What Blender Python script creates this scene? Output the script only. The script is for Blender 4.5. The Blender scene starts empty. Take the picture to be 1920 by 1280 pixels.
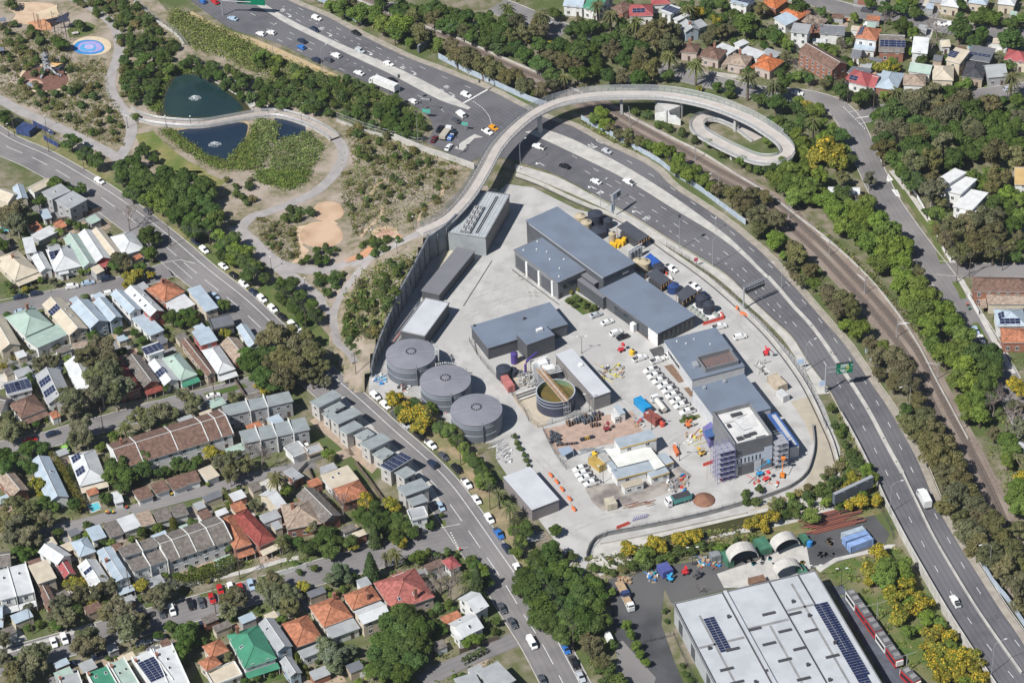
import bpy,bmesh,math,random
import numpy as np
from mathutils import Vector,Matrix
from mathutils.geometry import tessellate_polygon
random.seed(7);R = math.radians
S = bpy.context.scene
COL = S.collection
# ---------------------------------------------------------------- camera,sky,sun,exposure
FOC,PITCH,ROLL,CAMH,Y0 = 4816.0,R(36.7),R(-2.62),519.06,696.37
_c,_s = math.cos(ROLL),math.sin(ROLL)
RT0,UP0,FW = Vector((1,0,0)),Vector((0,math.sin(PITCH),math.cos(PITCH))),Vector((0,math.cos(PITCH),-math.sin(PITCH)))
RT,UP = RT0*_c+UP0*_s,UP0*_c-RT0*_s
CP = Vector((0,-Y0,CAMH))
cd = bpy.data.cameras.new('camera');cam = bpy.data.objects.new('camera',cd);COL.objects.link(cam)
cd.sensor_width = 36;cd.lens = FOC/1920*36;cd.clip_start = 1;cd.clip_end = 8000
M = Matrix((RT,UP,-FW)).transposed().to_4x4();M.translation = CP;cam.matrix_world = M
S.camera = cam
SUN_AZ,SUN_EL = R(41),R(49)             # the way the shadows fall,and the sun's height
w = bpy.data.worlds.new('World');S.world = w;w.use_nodes = True
nt = w.node_tree;bg = nt.nodes['Background'];sky = nt.nodes.new('ShaderNodeTexSky')
sky.sky_type = 'NISHITA';sky.sun_disc = False;sky.sun_elevation = SUN_EL
sky.sun_rotation = R(90)-(SUN_AZ+math.pi)
sky.air_density = 1.0;sky.dust_density = 0.3;sky.ozone_density = 3.0
nt.links.new(sky.outputs[0],bg.inputs[0]);bg.inputs[1].default_value = 0.052
sl = bpy.data.lights.new('sun','SUN');sl.energy = 5.0;sl.angle = R(0.53);sl.color = (1.0,0.975,0.94)
so = bpy.data.objects.new('sun',sl);COL.objects.link(so)
sdir = Vector((math.cos(SUN_AZ)*math.cos(SUN_EL),math.sin(SUN_AZ)*math.cos(SUN_EL),-math.sin(SUN_EL)))
so.rotation_euler = sdir.to_track_quat('-Z','Y').to_euler()
vs = S.view_settings;vs.view_transform = 'Standard';vs.look = 'None';vs.gamma = 1;vs.exposure = 0.3
S.cycles.max_bounces = 5;S.cycles.transparent_max_bounces = 4;S.cycles.diffuse_bounces = 2
S.cycles.glossy_bounces = 2;S.cycles.transmission_bounces = 2;S.cycles.caustics_reflective = False;S.cycles.caustics_refractive = False
# ---------------------------------------------------------------- places: a point of the photograph on the plane at height z
def at(px,py,z=0.0):
 x,y = (px-960)/FOC,-(py-640)/FOC
 d = RT*x+UP*y+FW
 return CP+d*((z-CAMH)/d.z)
def PX(t,x,y): return (480*(t % 4)+x/4,320*(t//4)+y/4)
def tp(t,x,y,z=0.0): return at(*PX(t,x,y),z)
def tps(t,pts,z=0.0): return [tp(t,x,y,z) for x,y in pts]
def fps(pts,z=0.0): return [at(p[0],p[1],p[2] if len(p) > 2 else z) for p in pts]
# ---------------------------------------------------------------- objects
def tag(o,label=None,cat=None,group=None,kind=None):
 if label: o['label'] = label
 if cat: o['category'] = cat
 if group: o['group'] = group
 if kind: o['kind'] = kind
 return o
TODO = []                                  # things whose label gets its ordinal at the end
def thing(name,label,cat,loc=(0,0,0),rz=0,group=None,kind=None,anchor=None):
 o = bpy.data.objects.new(name,None);COL.objects.link(o);o.location = loc;o.rotation_euler = (0,0,rz)
 o.empty_display_size = 0.5
 tag(o,label,cat,group,kind)
 if cat: TODO.append((o,anchor))
 return o
def origin(o):
 v = Vector((0,0,0))
 while o is not None: v += Vector(o.location);o = o.parent
 return v
def obj(name,me,parent=None,loc=None,rot=None,color=None):
 o = bpy.data.objects.new(name,me);COL.objects.link(o)
 if parent is not None: o.parent = parent
 if loc is not None: o.location = loc
 if rot is not None: o.rotation_euler = rot
 if color is not None: o.color = (*color,1)
 return o
KIDS = {}
def kids(o):
 if o.name not in KIDS: KIDS[o.name] = list(o.children)
 return KIDS[o.name]
def copy_tree(o,parent=None,color=None):
 c = o.copy();COL.objects.link(c);c.parent = parent
 if color is not None: c.color = (*color,1)
 for ch in kids(o): copy_tree(ch,c,color)
 return c
class MB:
 def __init__(s): s.v = [];s.f = [];s.m = [];s.uv = []
 def face(s,pts,m=0,uv=None):
  n = len(s.v);s.v += [Vector(p) for p in pts];s.f.append(tuple(range(n,n+len(pts))));s.m.append(m);s.uv.append(uv)
 def box(s,c,u,sx,sy,z0,z1,m=0,mt=None,bottom=False):
  u = Vector((u[0],u[1],0)).normalized();v = Vector((-u.y,u.x,0));c = Vector((c[0],c[1],0))
  q = [c+u*(a*sx/2)+v*(b*sy/2) for a,b in ((-1,-1),(1,-1),(1,1),(-1,1))]
  s.prism(q,z0,z1,m,mt,bottom)
 def prism(s,q,z0,z1,m=0,mt=None,bottom=False):
  q = [Vector((p[0],p[1],0)) for p in q];n = len(q)
  if sum(q[i].x*q[(i+1)%n].y-q[(i+1)%n].x*q[i].y for i in range(n)) < 0: q.reverse()
  for i in range(n):
   a,b = q[i],q[(i+1) % n];L = (b-a).length
   s.face([a+Vector((0,0,z0)),b+Vector((0,0,z0)),b+Vector((0,0,z1)),a+Vector((0,0,z1))],m,((0,0),(L,0),(L,z1-z0),(0,z1-z0)))
  s.face([p+Vector((0,0,z1)) for p in q],m if mt is None else mt,[(p.x,p.y) for p in q])
  if bottom: s.face([p+Vector((0,0,z0)) for p in reversed(q)],m)
 def slab(s,pts,th,m=0,mt=None,uv=None):        # a plate under the 3-D polygon pts
  pts = [Vector(p) for p in pts];n = len(pts)
  nrm = sum(((pts[i]-pts[0]).cross(pts[(i+1) % n]-pts[0]) for i in range(1,n-1)),Vector())
  if nrm.z < 0:
   pts.reverse()
   if uv: uv = list(uv)[::-1]
  s.face(pts,m if mt is None else mt,uv);d = Vector((0,0,-th))
  s.face([p+d for p in reversed(pts)],m)
  for i in range(n):
   a,b = pts[i],pts[(i+1) % n];s.face([a+d,b+d,b,a],m)
 def tube(s,path,r,n=6,m=0,cap=True,r1=None):
  path = [Vector(p) for p in path];rings = [];k0 = len(s.v);N = len(path)
  for i,p in enumerate(path):
   d = (path[min(i+1,N-1)]-path[max(i-1,0)]).normalized()
   a = d.cross(Vector((0,0,1)) if abs(d.z) < .95 else Vector((1,0,0))).normalized();b = d.cross(a)
   rr = r if r1 is None else r+(r1-r)*i/max(1,N-1)
   s.v += [p+(a*math.cos(2*math.pi*j/n)+b*math.sin(2*math.pi*j/n))*rr for j in range(n)]
  for i in range(N-1):
   for j in range(n):
    s.f.append((k0+i*n+j,k0+(i+1)*n+j,k0+(i+1)*n+(j+1)%n,k0+i*n+(j+1)%n));s.m.append(m);s.uv.append(None)
  if cap:
   s.f.append(tuple(k0+j for j in range(n)));s.m.append(m);s.uv.append(None)
   s.f.append(tuple(k0+(N-1)*n+j for j in reversed(range(n))));s.m.append(m);s.uv.append(None)
 def cyl(s,c,r,z0,z1,n=16,m=0,mt=None,r1=None,bottom=False):
  r1 = r if r1 is None else r1
  a = [Vector((c[0]+r*math.cos(2*math.pi*j/n),c[1]+r*math.sin(2*math.pi*j/n),z0)) for j in range(n)]
  b = [Vector((c[0]+r1*math.cos(2*math.pi*j/n),c[1]+r1*math.sin(2*math.pi*j/n),z1)) for j in range(n)]
  for j in range(n): s.face([a[j],a[(j+1)%n],b[(j+1)%n],b[j]],m)
  s.face(b,m if mt is None else mt)
  if bottom: s.face(a[::-1],m)
 def build(s,name,mats,parent=None,smooth=False,color=None,org=None):
  me = bpy.data.meshes.new(name)
  o0 = origin(parent) if parent is not None and org is None else (Vector(org) if org is not None else Vector())
  me.from_pydata([tuple(p-o0) for p in s.v],[],s.f)
  mats = mats if isinstance(mats,(list,tuple)) else [mats]
  for m in mats: me.materials.append(m)
  me.polygons.foreach_set('material_index',s.m)
  if any(u is not None for u in s.uv):
   l = me.uv_layers.new(name='UVMap');k = 0;arr = []
   for f,u in zip(s.f,s.uv):
    for i in range(len(f)): arr += list(u[i]) if u is not None else [0,0]
   l.data.foreach_set('uv',arr)
  if smooth: me.polygons.foreach_set('use_smooth',[True]*len(s.f))
  me.update()
  return obj(name,me,parent,color=color)
def mesh_of(mb,name,mats,smooth=False):
 o = mb.build(name,mats,smooth=smooth);me = o.data;bpy.data.objects.remove(o);return me
def catmull(pts,step=3.0,closed=False):
 P_ = [Vector(p) for p in pts];n = len(P_);out = []
 for i in range(n if closed else n-1):
  p1,p2 = P_[i],P_[(i+1) % n]
  p0 = P_[(i-1) % n] if closed or i > 0 else p1*2-p2
  p3 = P_[(i+2) % n] if closed or i+2 < n else p2*2-p1
  k = max(1,int((p2-p1).length/step))
  for j in range(k):
   t = j/k
   out.append(0.5*((2*p1)+(p2-p0)*t+(2*p0-5*p1+4*p2-p3)*t*t+(3*p1-p0-3*p2+p3)*t**3))
 if not closed: out.append(P_[-1].copy())
 return out
def lerp_line(path,s):
 for a,b in zip(path,path[1:]):
  L = (b-a).length
  if s <= L: return a+(b-a)*(s/L),(b-a).normalized()
  s -= L
 return path[-1].copy(),(path[-1]-path[-2]).normalized()
def length(path): return sum((b-a).length for a,b in zip(path,path[1:]))
def side(d): return Vector((-d.y,d.x,0)).normalized()
def offset(path,off,dz=0):
 out = []
 for i,p in enumerate(path):
  d = path[min(i+1,len(path)-1)]-path[max(i-1,0)]
  out.append(p+side(d)*off+Vector((0,0,dz)))
 return out
def resample(path,n):
 L = length(path);return [lerp_line(path,L*i/(n-1)*0.99999)[0] for i in range(n)]
def strip(mb,a,b,m=0,dz=0):
 d = Vector((0,0,dz));acc = 0
 for i in range(len(a)-1):
  q = [a[i]+d,a[i+1]+d,b[i+1]+d,b[i]+d];L = (a[i+1]-a[i]).length;W = (a[i]-b[i]).length
  uv = ((acc,0),(acc+L,0),(acc+L,W),(acc,W));acc += L
  if (q[1]-q[0]).cross(q[3]-q[0]).z < 0: q = q[::-1];uv = uv[::-1]
  mb.face(q,m,uv)
def sheet(name,pts,mat,kind='structure',parent=None,z=None,label=None,cat=None):
 pts = [Vector(p) for p in pts]
 if z is not None: pts = [Vector((p.x,p.y,z)) for p in pts]
 me = bpy.data.meshes.new(name)
 tris = tessellate_polygon([pts]);fs = []
 for t in tris:
  a,b,c = (pts[i] for i in t)
  fs.append(t if (b-a).cross(c-a).z > 0 else t[::-1])
 me.from_pydata([tuple(p) for p in pts],[],fs);me.materials.append(mat);me.update()
 o = obj(name,me,parent);tag(o,label,cat,None,kind if parent is None else None);return o
def wall_along(mb,path,th,z0,z1,m=0,mt=None):
 a,b = offset(path,th/2),offset(path,-th/2)
 for i in range(len(path)-1):
  for q,r_,fl in ((a[i],a[i+1],True),(b[i],b[i+1],False)):
   zz = [(path[i].z,path[i+1].z)][0]
   f = [q+Vector((0,0,z0)),r_+Vector((0,0,z0)),r_+Vector((0,0,z1)),q+Vector((0,0,z1))]
   mb.face(f[::-1] if fl else f,m,((0,0),(1,0),(1,1),(0,1)))
  t = [a[i],b[i],b[i+1],a[i+1]]
  mb.face([p+Vector((0,0,z1)) for p in t],m if mt is None else mt)
 for i,fl in ((0,False),(len(path)-1,True)):
  f = [a[i]+Vector((0,0,z0)),b[i]+Vector((0,0,z0)),b[i]+Vector((0,0,z1)),a[i]+Vector((0,0,z1))]
  mb.face(f[::-1] if fl else f,m)
# ---------------------------------------------------------------- materials
MATS = {}
def mat(name,col,rough=.8,col2=None,scale=.3,detail=4,col3=None,scale3=.05,metal=0,spec=.3,stripe=None,bump=0,bscale=8,
  oc=False,isl=0,trans=None,brick=None,coord='pos',contrast=(.38,.62),rnd=0):
 if name in MATS: return MATS[name]
 m = bpy.data.materials.new(name);m.use_nodes = True;MATS[name] = m
 n,l = m.node_tree.nodes,m.node_tree.links;b = n['Principled BSDF']
 b.inputs['Roughness'].default_value = rough;b.inputs['Metallic'].default_value = metal
 b.inputs['Specular IOR Level'].default_value = spec
 geo = n.new('ShaderNodeNewGeometry');pos = geo.outputs['Position']
 def rgb(c): x = n.new('ShaderNodeRGB');x.outputs[0].default_value = (*c,1);return x.outputs[0]
 def mix(f,a,c,t='MIX'):
  x = n.new('ShaderNodeMix');x.data_type = 'RGBA';x.blend_type = t
  if isinstance(f,float): x.inputs[0].default_value = f
  else: l.new(f,x.inputs[0])
  l.new(a,x.inputs[6]);l.new(c,x.inputs[7]);return x.outputs[2]
 def noise(sc,dt,lo,hi):
  x = n.new('ShaderNodeTexNoise');x.inputs['Scale'].default_value = sc;x.inputs['Detail'].default_value = dt;l.new(pos,x.inputs['Vector'])
  r_ = n.new('ShaderNodeMapRange');r_.inputs[1].default_value = lo;r_.inputs[2].default_value = hi;l.new(x.outputs[0],r_.inputs[0]);return r_.outputs[0],x.outputs[0]
 c = rgb(col)
 if oc:
  oi = n.new('ShaderNodeObjectInfo');c = oi.outputs['Color']
  if rnd:
   h = n.new('ShaderNodeHueSaturation');l.new(c,h.inputs['Color'])
   mr = n.new('ShaderNodeMapRange');mr.inputs[3].default_value = 1-rnd;mr.inputs[4].default_value = 1+rnd;l.new(oi.outputs['Random'],mr.inputs[0]);l.new(mr.outputs[0],h.inputs['Value'])
   c = h.outputs[0]
 if col2 is not None:
  f,_ = noise(scale,detail,*contrast)
  c = mix(f,c,(mix(1.0,c,rgb(col2),'MULTIPLY') if oc else rgb(col2)))
 if col3 is not None:
  f,_ = noise(scale3,3,.45,.62);c = mix(f,c,rgb(col3))
 if isl:
  mr = n.new('ShaderNodeMapRange');mr.inputs[3].default_value = 1-isl;mr.inputs[4].default_value = 1+isl;l.new(geo.outputs['Random Per Island'],mr.inputs[0])
  h = n.new('ShaderNodeHueSaturation');l.new(c,h.inputs['Color']);l.new(mr.outputs[0],h.inputs['Value']);c = h.outputs[0]
 if stripe:                              # (period,width fraction,darkness,axis)
  uv = n.new('ShaderNodeUVMap');sx = n.new('ShaderNodeSeparateXYZ');l.new(uv.outputs[0],sx.inputs[0])
  per,wd,dk,ax = stripe
  d = n.new('ShaderNodeMath');d.operation = 'DIVIDE';d.inputs[1].default_value = per;l.new(sx.outputs[ax],d.inputs[0])
  fr = n.new('ShaderNodeMath');fr.operation = 'FRACT';l.new(d.outputs[0],fr.inputs[0])
  lt = n.new('ShaderNodeMath');lt.operation = 'LESS_THAN';lt.inputs[1].default_value = wd;l.new(fr.outputs[0],lt.inputs[0])
  ml = n.new('ShaderNodeMath');ml.operation = 'MULTIPLY';ml.inputs[1].default_value = 1.0;l.new(lt.outputs[0],ml.inputs[0])
  c = mix(ml.outputs[0],c,mix(1.0,c,rgb((dk,dk,dk)),'MULTIPLY'))
 l.new(c,b.inputs['Base Color'])
 if bump:
  _,x = noise(bscale,4,0,1);bp = n.new('ShaderNodeBump');bp.inputs['Strength'].default_value = bump;bp.inputs['Distance'].default_value = .1;l.new(x,bp.inputs['Height']);l.new(bp.outputs[0],b.inputs['Normal'])
 if trans:
  tr = n.new('ShaderNodeBsdfTranslucent');l.new(c,tr.inputs[0]);ms = n.new('ShaderNodeMixShader');ms.inputs[0].default_value = trans
  l.new(b.outputs[0],ms.inputs[1]);l.new(tr.outputs[0],ms.inputs[2]);l.new(ms.outputs[0],n['Material Output'].inputs[0])
 return m
asphalt = mat('asphalt',(.085,.085,.09),.9,(.055,.056,.06),.12,5,(.115,.112,.11),.02,bump=.2)
asphalt_hw = mat('asphalt_highway',(.128,.125,.135),.9,(.105,.103,.112),.25,5,(.15,.147,.155),.03,stripe=(1.75,.45,.88,1))
asphalt_str = mat('asphalt_street',(.205,.192,.19),.9,(.165,.155,.155),.15,5,(.24,.225,.22),.03,bump=.2,stripe=(1.8,.4,.93,1))
concrete = mat('concrete',(.455,.445,.425),.85,(.34,.33,.315),.16,9,(.395,.385,.37),.05,bump=.15,contrast=(.42,.68))
concrete_lt = mat('concrete_pale',(.50,.48,.44),.85,(.40,.385,.36),.3,5)
concrete_dk = mat('concrete_grey',(.27,.265,.26),.85,(.2,.2,.2),.3,5)
pathm = mat('path_concrete',(.36,.335,.32),.85,(.30,.28,.27),.25,5)
paint = mat('road_paint',(.78,.78,.75),.7,(.55,.55,.53),1.5,3)
paint_y = mat('yellow_paint',(.6,.42,.1),.7)
grassm = mat('lawn',(.085,.125,.03),.95,(.13,.135,.05),.35,5,(.06,.10,.022),.05,bump=.5)
dirt = mat('dry_soil',(.30,.235,.165),.95,(.20,.165,.115),.35,6,(.36,.29,.21),.06,bump=.6)
mulch = mat('mulch',(.29,.235,.175),.95,(.15,.145,.075),.45,7,(.36,.30,.25),.07,bump=.6)
sandm = mat('sandstone_paving',(.56,.42,.29),.9,(.47,.34,.23),.3,5)
groundm = mat('suburb_ground',(.115,.12,.05),.95,(.24,.205,.155),.22,8,(.085,.11,.035),.05,bump=.6)
ballast = mat('ballast',(.25,.20,.165),.95,(.18,.14,.115),1.2,5,(.28,.23,.19),.05,bump=.6)
steel = mat('galvanised_steel',(.45,.46,.48),.45,metal=.4)
darksteel = mat('dark_steel',(.06,.06,.065),.5)
railm = mat('rail_steel',(.34,.27,.22),.45,metal=.5)
white = mat('white_paint',(.74,.74,.72),.6,(.62,.62,.60),.6,4)
greyw = mat('grey_render',(.38,.38,.38),.8,(.32,.32,.32),.5)
glass = mat('window_glass',(.03,.04,.05),.12,spec=.7)
# ================================================================ THE GROUND
def ell(t,cx,cy,rx,ry,n=28,z=.02,wob=0):
 return [tp(t,cx+rx*math.cos(a)*(1+wob*math.sin(3*a)),cy+ry*math.sin(a)*(1+wob*math.cos(2*a)),z) for a in [2*math.pi*i/n for i in range(n)]]
g = sheet('ground',[(-2500,-1500,-.06),(2500,-1500,-.06),(2500,3500,-.06),(-2500,3500,-.06)],groundm)
# the retaining wall beside the plant;the park banks up behind it
WALLP = [tp(5,1500,330,10.2),tp(5,1420,415,10),tp(5,1290,505,9.6),tp(5,1180,720,9),tp(5,1080,900,8.2),tp(5,1000,1080,7),tp(5,925,1270,5.4),tp(9,882,120,3.9),tp(9,862,215,3)]
def hgt(x,y):
 best = None
 for a,b in zip(WALLP,WALLP[1:]):
  d = Vector((b.x-a.x,b.y-a.y));t = max(0,min(1,((x-a.x)*d.x+(y-a.y)*d.y)/d.length_squared))
  qx,qy = a.x+d.x*t,a.y+d.y*t;q = math.hypot(x-qx,y-qy)
  if best is None or q < best[0]: best = (q,a.z+(b.z-a.z)*t,d.x*(y-qy)-d.y*(x-qx))
 q,top,sd = best
 if sd > 0: return 0.0                  # the plant's side
 k = min(1,q/max(5,3.6*top));k = k*k*(3-2*k);return (top-.5)*(1-k)
def ath(px,py,dz=0):
 p = at(px,py,0)
 for _ in range(12): p = at(px,py,hgt(p.x,p.y)*.6+p.z*.4)
 return Vector((p.x,p.y,hgt(p.x,p.y)+dz))
def tph(t,x,y,dz=0): return ath(*PX(t,x,y),dz)
park = sheet('park_ground',fps([(-40,160),(-40,-40),(260,-40),(330,40),(420,95),(520,150),(640,225),(740,262),(880,318),(900,380),(700,690),(672,690),(625,650),(580,608),(480,540),(380,440),(240,330),(120,270),(-40,170)],-.02),mulch)
# bank behind the wall
xs = np.arange(at(640,500).x-30,at(900,400).x+20,1.8);ys = np.arange(at(690,700).y-12,at(880,330).y+25,1.8)
V = [];idx = {};F = []
for j,y in enumerate(ys):
 for i,x in enumerate(xs):
  idx[i,j] = len(V);V.append((x,y,hgt(x,y)-.01))
for j in range(len(ys)-1):
 for i in range(len(xs)-1):
  q = [idx[i,j],idx[i+1,j],idx[i+1,j+1],idx[i,j+1]]
  zz = [V[k][2] for k in q]
  if min(zz) > .03: F.append(tuple(q))
me = bpy.data.meshes.new('park_bank');me.from_pydata(V,[],F);me.materials.append(mulch);me.update();tag(obj('park_bank',me),kind='structure')
ROADS = []
def road(name,pts,width,m=asphalt_str,z=.02,kerb=True,path=None):
 """a road or path along the middle line pts, with kerbs as its parts"""
 c = path or catmull(fps(pts),3.0)
 c = [Vector((p.x,p.y,p.z+z)) for p in c]
 mb = MB();a,b = offset(c,width/2),offset(c,-width/2);strip(mb,a,b)
 o = mb.build(name,m);tag(o,kind='structure');ROADS.append((np.array([tuple(p.xy) for p in c]),width/2+1))
 if kerb:
  for s_ in (1,-1):
   k = MB();strip(k,offset(c,s_*(width/2+.3),.1),offset(c,s_*width/2,.1))
   i = offset(c,s_*width/2);strip(k,[p+Vector((0,0,.1)) for p in i],i);k.build('kerb',concrete_lt,o)
 return o,c
def dashes(mb,path,off,dash,gap,wd=.16,start=0,end=None,z=.012):
 p = offset(path,off,z);s_ = start;L = length(p) if end is None else end
 while s_+dash < L:
  n = max(1,int(dash/3));pr = None
  for i in range(n):
   a,d = lerp_line(p,s_+dash*i/n);b,d2 = lerp_line(p,s_+dash*(i+1)/n)
   mb.face([a-side(d)*wd/2,b-side(d2)*wd/2,b+side(d2)*wd/2,a+side(d)*wd/2])
  s_ += dash+gap
def footpath(name,pts,width,z=.06,m=None): return road(name,pts,width,m or concrete_lt,z,kerb=False)
# ---- street along the left (the terrace street)
stA_pts = [(-60,222),(0,266),(75,300),(150,343),(215,385),(300,450),(370,510),(445,570),(520,640),(590,700),(660,760),(720,815),(780,868),(825,915),(862,965),(900,1020),(945,1085),(985,1150),(1020,1205),(1065,1290),(1085,1330)]
stA,cA = road('terrace_street',stA_pts,13.5)
mk = MB()
dashes(mk,cA,3.9,400,1,.2);dashes(mk,cA,-.6,9,5,.2);dashes(mk,cA,1.9,400,1,.0001)
mk.build('road_marking',paint,stA)
# ---- side streets on the left
st1,c1 = road('side_street',[(-40,585),(20,575),(100,559),(200,540),(270,522),(330,502),(352,508)],9.5,z=.03)
st2,c2 = road('gum_street',[(-40,850),(60,832),(130,812),(200,793),(290,768),(380,745),(470,722),(560,700),(610,690)],8.5,z=.03)
st3,c3 = road('palm_street',[(-30,1250),(60,1225),(150,1200),(250,1172),(340,1148),(430,1122),(520,1096),(600,1072),(680,1050),(760,1030),(830,1012),(870,1004)],11,z=.03)
st4,c4 = road('rear_lane',[(60,1000),(140,985),(240,958),(330,934),(420,910),(500,888),(590,868)],5,z=.03,kerb=False)
st5,c5 = road('lower_lane',[(790,1278),(840,1252),(900,1226),(965,1198)],6,z=.03,kerb=False)
st6,c6 = road('corner_lane',[(60,385),(110,405),(165,408),(215,397)],5,z=.028,kerb=False)
m5 = MB();dashes(m5,c1,0,1,60,.2);
for t,a,b in ((4,(1290,675),(1450,815)),(13,(1460,150),(1530,290))):
 p = [tp(t,*a,.06),tp(t,*b,.06)];dashes(m5,p,0,.6,.6,.35)
m5.build('give_way_line',paint,st1)
# ---- streets on the right
stR,cR = road('hill_street',[(1235,128),(1290,143),(1350,157),(1420,174),(1500,180),(1560,196),(1592,226),(1612,268),(1634,318),(1660,372),(1692,420),(1724,464),(1755,504),(1790,552),(1822,600),(1856,655),(1890,720),(1930,800)],9.5)
stR2,cR2 = road('cross_street',[(1758,502),(1800,506),(1860,507),(1960,507)],8,z=.03)
stR3,cR3 = road('branch_street',[(1600,222),(1680,205),(1750,193),(1830,180),(1930,166)],9,z=.03)
stT,cT = road('upper_street',[(1490,-20),(1540,4),(1600,22),(1665,31),(1727,42),(1790,53),(1865,63),(1960,75)],10)
stU,cU = road('cul_de_sac',[(930,10),(975,28),(1015,45),(1060,62)],12,z=.02)
m6 = MB();
for t,a,b in ((3,(565,800),(735,975)),): dashes(m6,[tp(t,*a,.05),tp(t,*b,.05)],0,.7,.7,.35)
for t,a,b in ((3,(665,887),(780,868)),(3,(930,845),(1060,830))): pass
a_,b_ = tp(3,665,887,.06),tp(3,785,868,.06);d_ = side(b_-a_)*.25;m6.face([a_-d_,b_-d_,b_+d_,a_+d_])
m6.build('road_marking',paint,stR)
footpath('right_footpath',[(1672,320),(1700,356),(1735,410),(1765,455),(1788,492)],2.4)
footpath('right_footpath',[(1800,522),(1830,575),(1860,630),(1900,700)],2.0)
for nm,pts in (('verge_grass',[(1690,356),(1722,402),(1752,446),(1768,494)]),('verge_grass',[(1790,528),(1802,548),(1806,560)]),('verge_grass',[(1828,605),(1842,630),(1850,642)])):
 footpath(nm,pts,2.2,.07,grassm)
sheet('traffic_island',tps(7,[(900,20),(940,70),(900,85),(888,70)],.1),white);sheet('traffic_island',tps(7,[(925,140),(970,145),(995,200),(960,190)],.1),white)
# footpaths along the left streets
footpath('terrace_footpath',[(640,745),(690,800),(745,850),(795,900),(822,945)],2.2,.08)
sheet('verge_grass',fps([(0,240),(75,277),(150,320),(250,385),(350,460),(450,545),(480,560),(480,540),(380,440),(250,340),(140,285),(0,205)],.01),mat('dry_lawn',(.16,.165,.06),.95,(.25,.215,.11),.3,5,(.10,.13,.04),.08,bump=.4))
sheet('verge_grass',fps([(480,545),(530,590),(600,655),(625,640),(560,560),(500,520)],.015),grassm)
sheet('verge_earth',fps([(720,735),(760,775),(810,830),(860,890),(905,955),(950,1020),(1000,1100),(1030,1080),(985,1010),(940,920),(905,860),(850,800),(780,745)],.005),mat('verge_earth',(.34,.26,.16),.95,(.22,.18,.11),.3,5,(.17,.17,.07),.1,bump=.5))
footpath('lower_footpath',[(0,1225),(95,1198),(180,1172)],1.6);footpath('lower_footpath',[(320,1105),(400,1085),(470,1068),(530,1050),(560,1045)],1.8)
for q in ([(0,1240),(30,1228),(110,1203),(120,1208),(40,1238)],[(370,1115),(440,1095),(450,1100),(380,1120)],[(480,1085),(520,1068),(535,1080),(490,1092)],[(380,738),(455,718),(465,725),(390,745)],[(0,562),(50,550),(55,556),(0,568)]):
 sheet('verge_grass',fps(q,.09),grassm)
# back-yard lawns,paving and pools in the housing blocks
for t,q in ((8,[(335,70),(430,35),(460,65),(345,90)]),(8,[(450,40),(545,10),(555,35),(465,65)]),(8,[(475,210),(530,180),(545,260),(490,280)]),(9,[(330,1110),(410,1040),(465,1080),(360,1120)]),(4,[(1215,1180),(1290,1155),(1320,1190),(1245,1215)]),(13,[(30,1200),(150,1180),(200,1240),(60,1290)]),(13,[(60,290),(150,270),(170,290),(70,310)]),(13,[(730,500),(860,490),(820,560),(730,560)]),(12,[(1190,90),(1270,60),(1290,110),(1200,140)]),(13,[(1370,60),(1420,55),(1430,110),(1380,110)])):
 sheet('back_lawn',tps(t,q,.03),grassm)
pave = mat('courtyard_paving',(.40,.30,.22),.9,(.30,.24,.19),.6,4)
for t,q in ((9,[(400,595),(480,550),(940,915),(870,990)]),(12,[(1110,430),(1600,270),(1640,390),(1180,560)]),(4,[(830,1210),(960,1190),(990,1250),(860,1270)]),(13,[(20,320),(150,290),(190,350),(40,400)]),(8,[(1700,770),(1790,760),(1800,850),(1720,860)]),(13,[(440,1240),(640,1190),(680,1270),(460,1300)]),(9,[(600,830),(700,790),(740,850),(640,890)]),(13,[(1610,1150),(1740,1090),(1760,1130),(1640,1180)]),(12,[(1440,10),(1550,-20),(1560,10),(1450,40)]),(12,[(840,180),(930,160),(950,215),(870,235)])):
 sheet('courtyard',tps(t,q,.025),pave)
# ---- park: paths,lawns,playgrounds
pp = []
def ppath(pts,w_,z=.05):
 c = catmull(pts,2.0)
 c = [Vector((p.x,p.y,max(p.z,hgt(p.x,p.y))+z)) for p in c]
 mb = MB();strip(mb,offset(c,w_/2),offset(c,-w_/2));o = mb.build('park_path',pathm);tag(o,kind='structure');return o,c
ppath(tps(0,[(520,-20),(620,25),(720,80),(810,150),(875,225),(890,310),(890,400),(860,500),(830,590),(835,680),(885,770),(945,850),(985,930),(985,1000),(955,1085),(915,1160),(880,1200)]),4.2)
ppath(tps(0,[(-60,715),(0,750),(150,830),(350,920),(550,1010),(700,1085),(850,1165),(900,1200)]),4.6,.06)
ppath([tp(1,560,1010),tp(1,620,1060),tp(1,655,1140),tp(1,640,1230),tp(5,600,10),tp(5,550,70),tp(5,460,150),tp(5,340,215),tp(5,200,270),tp(5,60,320),tp(4,1900,340),tp(4,1830,400),tp(4,1800,450)],4.2)
_,pm1 = ppath([tp(4,1760,420),tp(4,1840,490),tp(5,20,570),tp(5,110,660),tp(5,260,725),tp(5,480,745),tp(5,700,715)]+[tph(5,*q) for q in ((860,660),(1000,595),(1130,530),(1250,475))],5.2,.07)
ppath([tp(5,70,650),tp(5,230,770),tp(5,400,905),tp(5,540,1030),tp(5,600,1110),tp(5,625,1260),tp(9,650,40),tp(9,720,110),tp(9,770,190)],5,.08)
ppath([tph(5,880,660),tph(5,790,760),tph(5,690,890),tph(5,620,1010),tph(5,600,1100)],4.4,.09)
mkp = MB()
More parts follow.
